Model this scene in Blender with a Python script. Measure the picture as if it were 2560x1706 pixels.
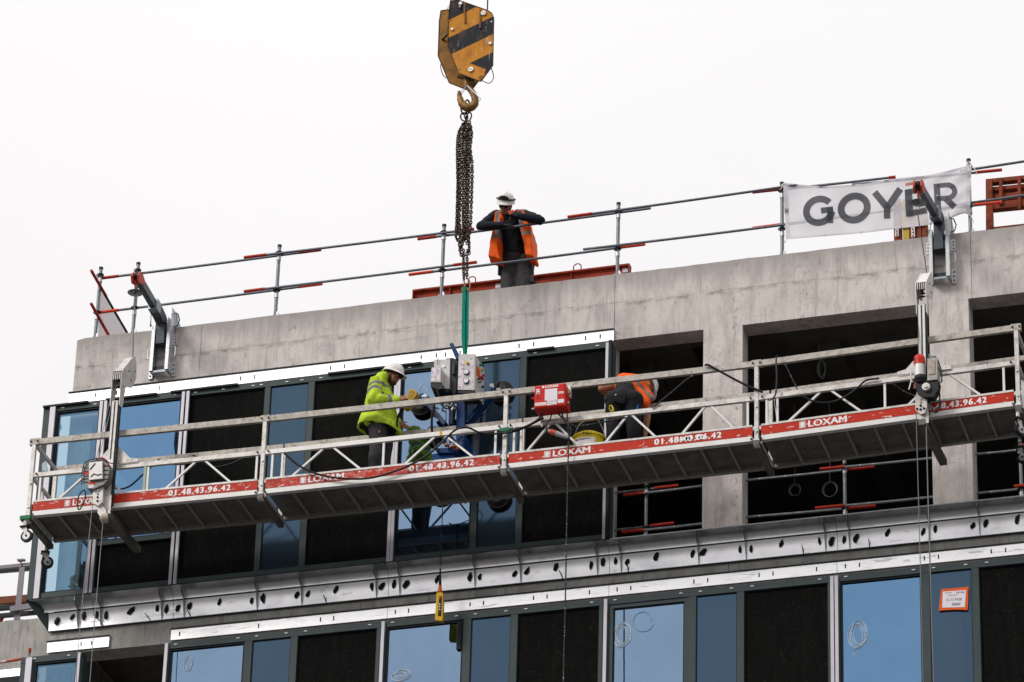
import bpy, bmesh, math, random
from mathutils import Vector, Matrix, noise
random.seed(7)
sc = bpy.context.scene
col = sc.collection
for o in list(bpy.data.objects): bpy.data.objects.remove(o)

# ------------------------------------------------------------------ camera
PITCH, YAW, ROLL, FPX = math.radians(29.3737), math.radians(16.9274), math.radians(1.8077), 10989.0
CAM = Vector((19.83211, -45.85259, 1.7))
cp, sp, cyw, syw = math.cos(PITCH), math.sin(PITCH), math.cos(YAW), math.sin(YAW)
FW = Vector((-syw*cp, cyw*cp, sp)); RI0 = Vector((cyw, syw, 0)); UP0 = RI0.cross(FW)
RI = RI0*math.cos(ROLL)+UP0*math.sin(ROLL); UP = -RI0*math.sin(ROLL)+UP0*math.cos(ROLL)
cam = bpy.data.cameras.new('camera'); camo = bpy.data.objects.new('camera', cam); col.objects.link(camo)
m = Matrix((RI, UP, -FW)).transposed().to_4x4(); m.translation = CAM; camo.matrix_world = m
cam.sensor_width = 36; cam.sensor_fit = 'HORIZONTAL'; cam.lens = FPX/2560*36
cam.clip_start = 1; cam.clip_end = 6000
sc.camera = camo

# ------------------------------------------------------------------ sky, sun, exposure
SUN_EL, SUN_AZ = math.radians(37), math.radians(221)
w = bpy.data.worlds.new("World"); sc.world = w; w.use_nodes = True
nt = w.node_tree; nt.nodes.clear()
def N(t, typ, **kw):
    n = t.nodes.new(typ)
    for a, b in kw.items(): setattr(n, a, b)
    return n
out = N(nt, 'ShaderNodeOutputWorld'); bg = N(nt, 'ShaderNodeBackground')
sky = N(nt, 'ShaderNodeTexSky', sky_type='NISHITA', sun_disc=False, sun_elevation=SUN_EL, sun_rotation=math.pi-SUN_AZ)
tc = N(nt, 'ShaderNodeTexCoord'); sep = N(nt, 'ShaderNodeSeparateXYZ')
nt.links.new(tc.outputs['Generated'], sep.inputs[0])
mr = N(nt, 'ShaderNodeMapRange'); mr.inputs[1].default_value = 0; mr.inputs[2].default_value = 1
mr.inputs[3].default_value = 4.6; mr.inputs[4].default_value = 11.1
nt.links.new(sep.outputs[2], mr.inputs[0])
cl = N(nt, 'ShaderNodeTexNoise'); cl.inputs['Scale'].default_value = 3.0; cl.inputs['Detail'].default_value = 5; cl.inputs['Roughness'].default_value = .45
mpc = N(nt, 'ShaderNodeMapping'); mpc.inputs['Scale'].default_value = (1, 1, 2.2)
nt.links.new(tc.outputs['Generated'], mpc.inputs[0]); nt.links.new(mpc.outputs[0], cl.inputs['Vector'])
cr = N(nt, 'ShaderNodeMapRange'); cr.inputs[1].default_value = .3; cr.inputs[2].default_value = .7
cr.inputs[3].default_value = .93; cr.inputs[4].default_value = 1.035
nt.links.new(cl.outputs[0], cr.inputs[0])
mu = N(nt, 'ShaderNodeMath', operation='MULTIPLY'); nt.links.new(mr.outputs[0], mu.inputs[0]); nt.links.new(cr.outputs[0], mu.inputs[1])
cc = N(nt, 'ShaderNodeVectorMath', operation='SCALE'); cc.inputs[0].default_value = (1.0, .978, .982)
nt.links.new(mu.outputs[0], cc.inputs['Scale'])
mx = N(nt, 'ShaderNodeMix', data_type='RGBA'); mx.inputs[0].default_value = .96
nt.links.new(sky.outputs[0], mx.inputs[6]); nt.links.new(cc.outputs[0], mx.inputs[7])
nt.links.new(mx.outputs[2], bg.inputs[0]); bg.inputs[1].default_value = .1
nt.links.new(bg.outputs[0], out.inputs[0])
sl = bpy.data.lights.new('sun', 'SUN'); sl.energy = 1.5; sl.angle = math.radians(18); sl.color = (1, .96, .9)
so = bpy.data.objects.new('sun', sl); col.objects.link(so); so.location = (0, -30, 60)
sd = Vector((math.sin(SUN_AZ)*math.cos(SUN_EL), math.cos(SUN_AZ)*math.cos(SUN_EL), math.sin(SUN_EL)))
so.rotation_euler = sd.to_track_quat('Z', 'Y').to_euler()
sc.view_settings.view_transform = 'Standard'; sc.view_settings.look = 'None'
sc.view_settings.exposure = 0.36; sc.view_settings.gamma = 1; sc.view_settings.use_curve_mapping = False
sc.render.engine = 'CYCLES'

# ------------------------------------------------------------------ measuring helpers (photo pixel -> point on a real plane)
def ray(x, y): return RI*(x-1280) - UP*(y-853) + FW*FPX
def P(x, y, Y=0.0):
    d = ray(x, y); return CAM + d*((Y-CAM.y)/d.y)
def PX(x, y, X):
    d = ray(x, y); return CAM + d*((X-CAM.x)/d.x)
def PZ(x, y, Z):
    d = ray(x, y); return CAM + d*((Z-CAM.z)/d.z)
def zf(ox, oy, k=640/2350): return lambda x, y: (ox+x*k, oy+y*k)
A1, B1, C1, D1 = zf(0, 600), zf(640, 600), zf(1280, 600), zf(1920, 600)
A2, B2, C2, D2 = zf(0, 980), zf(640, 980), zf(1280, 980), zf(1920, 980)
A3, B3, C3, D3 = zf(0, 1279), zf(640, 1279), zf(1280, 1279), zf(1920, 1279)
HK = zf(1040, 0, 260/1359); MN = zf(1080, 280, 300/1023); BN = zf(1920, 380); LF = zf(860, 860, 460/2254)

# ------------------------------------------------------------------ materials
MATS = {}
def mat(name, colr, rough=.6, metal=0.0, var=0.0, vscale=6.0, bump=0.0, bscale=40.0, spec=.16, dirt_shade=None, dirt_shade_amt=.0, dscale=3.0, stretch=(1, 1, 1), rvar=0.0, scratch=None, sc_amt=.5, sc_scale=14.0, sc_stretch=(1, 1, 1)):
    if name in MATS: return MATS[name]
    mt = bpy.data.materials.new(name); mt.use_nodes = True; t = mt.node_tree; b = t.nodes['Principled BSDF']
    c = colr+(1,) if len(colr) == 3 else colr
    b.inputs['Base Color'].default_value = c; b.inputs['Roughness'].default_value = rough
    b.inputs['Metallic'].default_value = metal; b.inputs['Specular IOR Level'].default_value = spec
    tc = N(t, 'ShaderNodeTexCoord'); mp = N(t, 'ShaderNodeMapping'); mp.inputs['Scale'].default_value = stretch
    t.links.new(tc.outputs['Object'], mp.inputs[0])
    cur = None
    if var:
        n = N(t, 'ShaderNodeTexNoise'); n.inputs['Scale'].default_value = vscale; n.inputs['Detail'].default_value = 8; n.inputs['Roughness'].default_value = .62
        t.links.new(mp.outputs[0], n.inputs['Vector'])
        r = N(t, 'ShaderNodeMapRange'); r.inputs[1].default_value = .28; r.inputs[2].default_value = .72; r.inputs[3].default_value = 1-var; r.inputs[4].default_value = 1+var
        t.links.new(n.outputs[0], r.inputs[0])
        v = N(t, 'ShaderNodeVectorMath', operation='SCALE'); v.inputs[0].default_value = c[:3]; t.links.new(r.outputs[0], v.inputs['Scale'])
        cur = v.outputs[0]
    def layer(cur, colr, amt, scale, stretch, lo, hi, detail=6):
        n = N(t, 'ShaderNodeTexNoise'); n.inputs['Scale'].default_value = scale; n.inputs['Detail'].default_value = detail; n.inputs['Roughness'].default_value = .65
        m2 = N(t, 'ShaderNodeMapping'); m2.inputs['Scale'].default_value = stretch; m2.inputs['Location'].default_value = (3.1, 1.7, .4)
        t.links.new(tc.outputs['Object'], m2.inputs[0]); t.links.new(m2.outputs[0], n.inputs['Vector'])
        r = N(t, 'ShaderNodeMapRange'); r.inputs[1].default_value = lo; r.inputs[2].default_value = hi; r.inputs[3].default_value = 0; r.inputs[4].default_value = amt
        t.links.new(n.outputs[0], r.inputs[0])
        x = N(t, 'ShaderNodeMix', data_type='RGBA'); t.links.new(r.outputs[0], x.inputs[0])
        if cur: t.links.new(cur, x.inputs[6])
        else: x.inputs[6].default_value = c
        x.inputs[7].default_value = colr+(1,)
        return x.outputs[2]
    if dirt_shade: cur = layer(cur, dirt_shade, dirt_shade_amt, dscale, stretch, .5, .68)  # real dirt on most materials, painted fold shade on the jacket
    if scratch: cur = layer(cur, scratch, sc_amt, sc_scale, sc_stretch, .6, .64, 9)
    if cur: t.links.new(cur, b.inputs['Base Color'])
    if bump:
        n = N(t, 'ShaderNodeTexNoise'); n.inputs['Scale'].default_value = bscale; n.inputs['Detail'].default_value = 5
        t.links.new(mp.outputs[0], n.inputs['Vector'])
        bp = N(t, 'ShaderNodeBump'); bp.inputs['Strength'].default_value = bump; bp.inputs['Distance'].default_value = .02
        t.links.new(n.outputs[0], bp.inputs['Height']); t.links.new(bp.outputs[0], b.inputs['Normal'])
    MATS[name] = mt
    return mt

def concrete(name, base, seed=0, streak=.25, dark=(.16, .15, .13)):
    mt = bpy.data.materials.new(name); mt.use_nodes = True; t = mt.node_tree; b = t.nodes['Principled BSDF']
    b.inputs['Roughness'].default_value = .85; b.inputs['Specular IOR Level'].default_value = .25
    tc = N(t, 'ShaderNodeTexCoord')
    def noi(scale, st, detail=6, rough=.6, loc=0):
        mp = N(t, 'ShaderNodeMapping'); mp.inputs['Scale'].default_value = st; mp.inputs['Location'].default_value = (seed+loc, seed*.7, seed*1.3+loc)
        t.links.new(tc.outputs['Object'], mp.inputs[0])
        n = N(t, 'ShaderNodeTexNoise'); n.inputs['Scale'].default_value = scale; n.inputs['Detail'].default_value = detail; n.inputs['Roughness'].default_value = rough
        t.links.new(mp.outputs[0], n.inputs['Vector']); return n.outputs[0]
    def rng(src, a, bb, c, d):
        r = N(t, 'ShaderNodeMapRange'); r.inputs[1].default_value = a; r.inputs[2].default_value = bb; r.inputs[3].default_value = c; r.inputs[4].default_value = d
        t.links.new(src, r.inputs[0]); return r.outputs[0]
    def mixc(f, a, colr, mode='MIX'):
        x = N(t, 'ShaderNodeMix', data_type='RGBA', blend_type=mode); t.links.new(f, x.inputs[0])
        if isinstance(a, tuple): x.inputs[6].default_value = a+(1,)
        else: t.links.new(a, x.inputs[6])
        x.inputs[7].default_value = colr+(1,); return x.outputs[2]
    lt = tuple(min(.8, v*1.16) for v in base); dk = tuple(v*.60 for v in base)
    c = mixc(rng(noi(.9, (1, 1, 1.3)), .40, .60, 0, 1), base, lt)
    c = mixc(rng(noi(5.5, (1, 1, .35), 9, .68), .45, .66, 0, .7), c, dk)
    c = mixc(rng(noi(9, (1.6, 1, .12), 7, .7, 5), .53, .68, 0, streak*1.9), c, dark)       # runs down the face
    c = mixc(rng(noi(2.2, (.35, 1, 1.8), 8, .72, 9), .57, .66, 0, .4), c, dark)     # pour lines and smudges
    c = mixc(rng(noi(1.3, (1, 1, .6), 8, .7, 13), .60, .7, 0, .35), c, (base[0]*.8, base[1]*.78, base[2]*.55))
    # weathered greyer zone under the parapet top
    g = N(t, 'ShaderNodeSeparateXYZ'); t.links.new(tc.outputs['Object'], g.inputs[0])
    ad = N(t, 'ShaderNodeMath', operation='MULTIPLY_ADD'); t.links.new(noi(6, (1.5, 1, .25), 6, .6, 21), ad.inputs[0]); ad.inputs[1].default_value = .55; t.links.new(g.outputs[2], ad.inputs[2])
    c = mixc(rng(ad.outputs[0], 29.40, 29.70, 0, .85), c, tuple(v*.92 for v in dk))
    # stained pour line about a third of the way down the parapet, and a few seepage runs
    def near(src, centre, half, wob):
        w0 = N(t, 'ShaderNodeMath', operation='MULTIPLY_ADD'); t.links.new(wob, w0.inputs[0]); w0.inputs[1].default_value = half*1.6; t.links.new(src, w0.inputs[2])
        w1 = N(t, 'ShaderNodeMath', operation='SUBTRACT'); t.links.new(w0.outputs[0], w1.inputs[0]); w1.inputs[1].default_value = centre+half*.8
        w2 = N(t, 'ShaderNodeMath', operation='ABSOLUTE'); t.links.new(w1.outputs[0], w2.inputs[0]); return rng(w2.outputs[0], half*.15, half, 1, 0)
    def mulm(a_, b_):
        q_ = N(t, 'ShaderNodeMath', operation='MULTIPLY'); t.links.new(a_, q_.inputs[0]); t.links.new(b_, q_.inputs[1]); return q_.outputs[0]
    wobn = noi(1.6, (1, 1, 1), 5, .6, 41); brk = rng(noi(4.5, (1.2, 1, 2), 9, .75, 43), .47, .62, 0, .85)
    c = mixc(mulm(near(g.outputs[2], 29.03, .05, wobn), brk), c, dark)
    c = mixc(mulm(near(g.outputs[2], 29.05, .006, wobn), rng(noi(1.1, (1, 1, 1), 3, .5, 47), .42, .55, 0, .6)), c, dark)
    spk = rng(noi(16, (1, 1, .7), 9, .8, 51), .52, .62, 0, .9)
    for xc_, hw in ((.22, .10), (9.62, .13), (2.95, .07), (8.75, .08), (11.72, .03)):
        c = mixc(mulm(near(g.outputs[0], xc_, hw, wobn), spk), c, dark if xc_ < 11 else (.34, .27, .12))
    # bug holes
    vo = N(t, 'ShaderNodeTexVoronoi'); vo.inputs['Scale'].default_value = 7; t.links.new(tc.outputs['Object'], vo.inputs['Vector'])
    pore = rng(vo.outputs['Distance'], .03, .075, 1, 0)
    pm = N(t, 'ShaderNodeMath', operation='MULTIPLY'); t.links.new(pore, pm.inputs[0]); t.links.new(rng(noi(1.7, (1, 1, 1), 3, .5, 31), .42, .56, 0, .9), pm.inputs[1])
    c = mixc(pm.outputs[0], c, (.1, .095, .085))
    c = mixc(rng(noi(3.1, (1, 1, .8), 10, .78, 61), .57, .66, 0, .7), c, tuple(v*.8 for v in dk))
    c = mixc(rng(noi(13, (1, 1, .45), 8, .75, 67), .585, .68, 0, .7), c, dark)
    # fine grain
    c = mixc(rng(noi(60, (1, 1, 1), 4, .7, 3), .35, .7, 0, .35), c, dk)
    t.links.new(c, b.inputs['Base Color'])
    bp = N(t, 'ShaderNodeBump'); bp.inputs['Strength'].default_value = .35; bp.inputs['Distance'].default_value = .012
    t.links.new(noi(24, (1, 1, .6), 8, .6), bp.inputs['Height']); t.links.new(bp.outputs[0], b.inputs['Normal'])
    MATS[name] = mt; return mt

CONC = concrete('concrete', (.63, .578, .552))
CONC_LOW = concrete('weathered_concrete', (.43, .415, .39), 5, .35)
CONC_IN = mat('raw_concrete_inside', (.10, .096, .09), .9, var=.3, vscale=2, dirt_shade=(.05, .05, .05), dirt_shade_amt=.5)
FRAME = mat('slate_frame_paint', (.05, .068, .072), .45, var=.1, vscale=5)
SASH = mat('dark_gasket', (.008, .011, .015), .5)
ALUS = mat('bright_aluminium_flashing', (.98, .965, .97), .26, .88, var=.04, vscale=1.6, bump=.06, bscale=3, dirt_shade=(.5, .5, .5), dirt_shade_amt=.3, dscale=2.4, stretch=(1, 1, 3), scratch=(.25, .24, .24), sc_amt=.5, sc_scale=4, sc_stretch=(.6, 1, 5))
ALUM = mat('lilac_grey_cover_strip', (.50, .485, .53), .42, .25, var=.05)
GALV = mat('galvanised_sheet', (.93, .92, .935), .30, 1, var=.06, vscale=5, bump=.32, bscale=1.5, dirt_shade=(.5, .5, .51), dirt_shade_amt=.45, dscale=1.6, scratch=(.3, .3, .3), sc_amt=.35, sc_scale=7, sc_stretch=(.6, 1, 3))
GALVD = mat('galvanised_steel', (.25, .28, .31), .42, .75, var=.22, vscale=18, bump=.15, bscale=30)
GALVL = mat('bright_galvanised_steel', (.52, .53, .55), .42, .55, var=.2, vscale=25)
DARKM = mat('dark_steel', (.03, .032, .036), .5, .3, var=.3, vscale=20)
BOARD = mat('black_fibre_board', (.0042, .0044, .0042), .8, var=.35, vscale=7, stretch=(3, 1, .6), spec=.06, dirt_shade=(.0100, .0088, .0076), dirt_shade_amt=.6, dscale=2.6, scratch=(.05, .044, .036), sc_amt=.3, sc_scale=30)
TUBE = mat('scaffold_tube', (.13, .14, .165), .42, .55, var=.3, vscale=12)
POST = mat('galvanised_post', (.19, .205, .22), .45, .5, var=.3, vscale=16, scratch=(.7, .7, .7), sc_amt=.5, sc_scale=18, sc_stretch=(1, 1, .3))
REDT = mat('red_tube_paint', (.42, .028, .016), .45, var=.25, vscale=14, scratch=(.13, .10, .09), sc_amt=.5, sc_scale=30)
ORED = mat('orange_red_tube_paint', (.62, .055, .02), .5, var=.2, vscale=14)
RSTEEL = mat('red_oxide_beam', (.34, .045, .02), .6, var=.3, vscale=6, dirt_shade=(.09, .02, .012), dirt_shade_amt=.7, dscale=5)
RUST = mat('rusty_red_formwork', (.24, .05, .022), .75, var=.4, vscale=7, dirt_shade=(.07, .03, .02), dirt_shade_amt=.8, dscale=6)
ALUP = mat('dirty_platform_aluminium', (.60, .575, .55), .5, .25, var=.16, vscale=9, dirt_shade=(.24, .21, .18), dirt_shade_amt=.55, dscale=9, scratch=(.10, .09, .08), sc_amt=.6, sc_scale=38)
ALUP2 = mat('splashed_platform_rail', (.45, .42, .38), .6, .2, var=.2, vscale=12, dirt_shade=(.2, .17, .14), dirt_shade_amt=.7, dscale=14, scratch=(.08, .07, .06), sc_amt=.7, sc_scale=34)
ALUW = mat('clean_platform_aluminium', (.70, .685, .67), .5, .15, var=.07, vscale=6, scratch=(.3, .28, .26), sc_amt=.4, sc_scale=20)
DECK = mat('deck_underside', (.165, .155, .14), .7, .1, var=.3, vscale=6, dirt_shade=(.09, .085, .07), dirt_shade_amt=.6, dscale=5)
RIB = mat('deck_rib_aluminium', (.33, .31, .285), .6, .2, var=.2, vscale=20)
BANDM = mat('scratched_red_banner', (.50, .026, .008), .42, var=.15, vscale=5, scratch=(.75, .68, .66), sc_amt=.9, sc_scale=9, sc_stretch=(1.2, 1, 3))
BANDW = mat('worn_red_banner', (.46, .032, .016), .5, var=.2, vscale=5, dirt_shade=(.62, .42, .40), dirt_shade_amt=.6, dscale=10, scratch=(.85, .8, .78), sc_amt=1, sc_scale=16, sc_stretch=(1, 1, 2.2))
WHITE = mat('white_lettering', (.86, .85, .85), .5)
WHITED = mat('scuffed_white_lettering', (.84, .82, .82), .5, scratch=(.5, .06, .04), sc_amt=.9, sc_scale=24)
RUB = mat('black_rubber', (.012, .012, .014), .55)
CABLE = mat('black_cable', (.012, .013, .016), .4)
CABLES = mat('mud_splashed_cable', (.03, .03, .032), .6, scratch=(.6, .57, .54), sc_amt=.9, sc_scale=40)
CLIP_SHADOW = mat('grey_clip_shadow', (.20, .20, .21), .5, .5, var=.5, vscale=30)  # grey for the painted shadows of the tray clips
WIRE = mat('steel_wire_rope', (.16, .16, .165), .5, .5)
WIRED = mat('dark_wire_rope', (.02, .023, .04), .5, .3)
YEL = mat('yellow_plastic', (.66, .38, .01), .4, var=.1, dirt_shade=(.3, .2, .02), dirt_shade_amt=.4, dscale=12)
YELD = mat('worn_yellow_case', (.5, .30, .03), .5, var=.2, vscale=20, dirt_shade=(.16, .10, .03), dirt_shade_amt=.5, dscale=18)
BUCKET = mat('yellow_bucket', (.78, .58, .02), .4)
RBOX = mat('red_box_paint', (.55, .018, .012), .35, var=.08, scratch=(.3, .05, .04), sc_amt=.5, sc_scale=26)
REDP = mat('bright_red_cap', (.58, .03, .02), .35)
GREENP = mat('green_clamp_paint', (.03, .18, .08), .6, var=.3, vscale=30)
SLING = mat('green_polyester_sling', (.0, .22, .15), .75, var=.2, vscale=8, stretch=(6, 6, .6), dirt_shade=(.01, .1, .07), dirt_shade_amt=.5, dscale=5)
BLUE = mat('blue_lifter_paint', (.004, .036, .135), .4, var=.2, vscale=10, dirt_shade=(.01, .02, .06), dirt_shade_amt=.4, dscale=8)
CASE = mat('grey_white_cabinet', (.58, .57, .56), .5, var=.08, vscale=8, dirt_shade=(.35, .33, .32), dirt_shade_amt=.3, dscale=8)
STICK = mat('peeling_stickers', (.70, .66, .70), .6, var=.1, dirt_shade=(.22, .10, .26), dirt_shade_amt=.9, dscale=22, scratch=(.42, .14, .10), sc_amt=.6, sc_scale=14)
ORANGE = mat('orange_label', (.6, .13, .02), .5)
ORTAPE = mat('orange_tape', (.72, .11, .015), .5)
PAPER = mat('white_paper', (.78, .74, .79), .7)
INK = mat('grey_ink', (.25, .22, .27), .7)
INKD = mat('black_ink', (.03, .03, .035), .7)
CHAINM = mat('rusty_chain_steel', (.06, .042, .033), .55, .6, var=.4, vscale=30, dirt_shade=(.15, .06, .03), dirt_shade_amt=.5, dscale=20)
HOOKM = mat('greasy_hook', (.24, .13, .045), .5, .3, var=.4, vscale=14, dirt_shade=(.03, .022, .018), dirt_shade_amt=.85, dscale=9)
SOAP = mat('white_marker_scribble', (.62, .70, .78), .8)
SKIN = mat('skin', (.36, .17, .105), .55, var=.12, vscale=30)
SKIN2 = mat('tanned_skin', (.30, .13, .085), .55, var=.12, vscale=30)
HAIR = mat('dark_hair', (.01, .009, .008), .7)
HELM = mat('white_helmet', (.74, .71, .70), .4, spec=.4, var=.05, vscale=12, dirt_shade=(.45, .42, .40), dirt_shade_amt=.3, dscale=14)
VISOR = mat('smoked_goggles', (.02, .024, .026), .08)
HIVIS = mat('yellow_green_hi_vis', (.47, .63, .04), .75, var=.12, vscale=9, bump=.8, bscale=8, dirt_shade=(.20, .32, .03), dirt_shade_amt=.45, dscale=6)  # darker green blotches put fold shading into the cloth colour
HIOR = mat('orange_hi_vis', (.85, .115, .012), .7, var=.08, vscale=9, bump=.25, bscale=12)
REFL = mat('grey_reflective_tape', (.16, .17, .17), .5, var=.15, vscale=20)
NAVY = mat('dark_navy_knit', (.011, .014, .022), .85, var=.3, vscale=14, bump=.4, bscale=18)
CHAR = mat('charcoal_work_trousers', (.042, .040, .044), .8, var=.3, vscale=10, bump=.5, bscale=14)
BLKT = mat('black_work_trousers', (.014, .015, .019), .8, var=.3, vscale=10, bump=.4, bscale=14)
GLOVE = mat('black_glove', (.012, .012, .015), .6)
GROUND = mat('asphalt', (.07, .068, .066), .9, var=.25, vscale=.4)
WOODP = mat('rusty_brown_plank', (.20, .07, .035), .7, var=.3, vscale=4)
GREYP = mat('grey_lilac_steel_paint', (.22, .20, .225), .5, .1, var=.1)
MESHW = mat('frosted_sheet', (.72, .68, .68), .6)

def glassy(name, gcol, fac, tcol, rough=.015, diff=None, wav=0.0):
    mt = bpy.data.materials.new(name); mt.use_nodes = True; t = mt.node_tree; t.nodes.clear()
    o = N(t, 'ShaderNodeOutputMaterial'); g = N(t, 'ShaderNodeBsdfGlossy'); g.inputs['Color'].default_value = gcol+(1,); g.inputs['Roughness'].default_value = rough
    if diff: d = N(t, 'ShaderNodeBsdfDiffuse'); d.inputs['Color'].default_value = diff+(1,)
    else: d = N(t, 'ShaderNodeBsdfTransparent'); d.inputs['Color'].default_value = tcol+(1,)
    x = N(t, 'ShaderNodeMixShader'); x.inputs[0].default_value = fac
    t.links.new(d.outputs[0], x.inputs[1]); t.links.new(g.outputs[0], x.inputs[2]); t.links.new(x.outputs[0], o.inputs[0])
    tc = N(t, 'ShaderNodeTexCoord'); n = N(t, 'ShaderNodeTexNoise'); n.inputs['Scale'].default_value = 1.4; n.inputs['Detail'].default_value = 3
    t.links.new(tc.outputs['Object'], n.inputs['Vector'])
    r = N(t, 'ShaderNodeMapRange'); r.inputs[3].default_value = .80; r.inputs[4].default_value = 1.18
    n2 = N(t, 'ShaderNodeTexNoise'); n2.inputs['Scale'].default_value = 5; n2.inputs['Detail'].default_value = 9; n2.inputs['Roughness'].default_value = .7
    m3 = N(t, 'ShaderNodeMapping'); m3.inputs['Scale'].default_value = (1, 1, .5); t.links.new(tc.outputs['Object'], m3.inputs[0]); t.links.new(m3.outputs[0], n2.inputs['Vector'])
    av = N(t, 'ShaderNodeMath', operation='MULTIPLY_ADD'); av.inputs[1].default_value = .45; t.links.new(n2.outputs[0], av.inputs[0])
    a2 = N(t, 'ShaderNodeMath', operation='MULTIPLY'); a2.inputs[1].default_value = .55; t.links.new(n.outputs[0], a2.inputs[0]); t.links.new(a2.outputs[0], av.inputs[2]); t.links.new(av.outputs[0], r.inputs[0])
    v = N(t, 'ShaderNodeVectorMath', operation='SCALE'); v.inputs[0].default_value = gcol; t.links.new(r.outputs[0], v.inputs['Scale']); t.links.new(v.outputs[0], g.inputs['Color'])
    if wav:
        bp = N(t, 'ShaderNodeBump'); bp.inputs['Strength'].default_value = wav; bp.inputs['Distance'].default_value = .01
        t.links.new(n.outputs[0], bp.inputs['Height']); t.links.new(bp.outputs[0], g.inputs['Normal'])
    MATS[name] = mt; return mt
PANE = glassy('blue_coated_glass', (.212, .41, .67), .68, (.35, .5, .55), wav=.05)
PANEL2 = glassy('pale_blue_coated_glass', (.325, .475, .68), .70, (.3, .45, .5), wav=.05)
PANEC = glassy('clear_blue_corner_glass', (.24, .42, .62), .36, (.90, 1.0, 1.0), wav=.03)
CLEARG = glassy('clear_side_glass', (.3, .45, .6), .12, (.86, .97, 1.0))
SPAN = glassy('blue_grey_spandrel', (.12, .205, .32), .42, None, .12, (.028, .045, .058), .1)

def hazard(name, direction, width, off, c1=(.55, .22, .015), c2=(.012, .016, .022)):
    mt = bpy.data.materials.new(name); mt.use_nodes = True; t = mt.node_tree; b = t.nodes['Principled BSDF']; b.inputs['Roughness'].default_value = .55; b.inputs['Specular IOR Level'].default_value = .12
    tc = N(t, 'ShaderNodeTexCoord'); dp = N(t, 'ShaderNodeVectorMath', operation='DOT_PRODUCT'); dp.inputs[1].default_value = direction
    t.links.new(tc.outputs['Object'], dp.inputs[0])
    ma = N(t, 'ShaderNodeMath', operation='MULTIPLY_ADD'); ma.inputs[1].default_value = 1/width; ma.inputs[2].default_value = off; t.links.new(dp.outputs['Value'], ma.inputs[0])
    fr = N(t, 'ShaderNodeMath', operation='FRACT'); t.links.new(ma.outputs[0], fr.inputs[0])
    gt = N(t, 'ShaderNodeMath', operation='GREATER_THAN'); gt.inputs[1].default_value = .5; t.links.new(fr.outputs[0], gt.inputs[0])
    x = N(t, 'ShaderNodeMix', data_type='RGBA'); x.inputs[6].default_value = c1+(1,); x.inputs[7].default_value = c2+(1,); t.links.new(gt.outputs[0], x.inputs[0])
    cur = x.outputs[2]
    for scale, st, lo, hi, amt, cc_ in ((9, (1, 1, .5), .5, .7, .45, (.16, .07, .03)), (30, (1, 1, .3), .62, .66, .75, (.05, .03, .025)), (24, (2, 1, .25), .64, .68, .6, (.5, .42, .35))):
        n = N(t, 'ShaderNodeTexNoise'); n.inputs['Scale'].default_value = scale; n.inputs['Detail'].default_value = 7
        mp = N(t, 'ShaderNodeMapping'); mp.inputs['Scale'].default_value = st; mp.inputs['Location'].default_value = (scale, 0, 2); t.links.new(tc.outputs['Object'], mp.inputs[0]); t.links.new(mp.outputs[0], n.inputs['Vector'])
        r = N(t, 'ShaderNodeMapRange'); r.inputs[1].default_value = lo; r.inputs[2].default_value = hi; r.inputs[4].default_value = amt; t.links.new(n.outputs[0], r.inputs[0])
        y = N(t, 'ShaderNodeMix', data_type='RGBA'); t.links.new(r.outputs[0], y.inputs[0]); t.links.new(cur, y.inputs[6]); y.inputs[7].default_value = cc_+(1,); cur = y.outputs[2]
    t.links.new(cur, b.inputs['Base Color']); MATS[name] = mt; return mt

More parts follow.
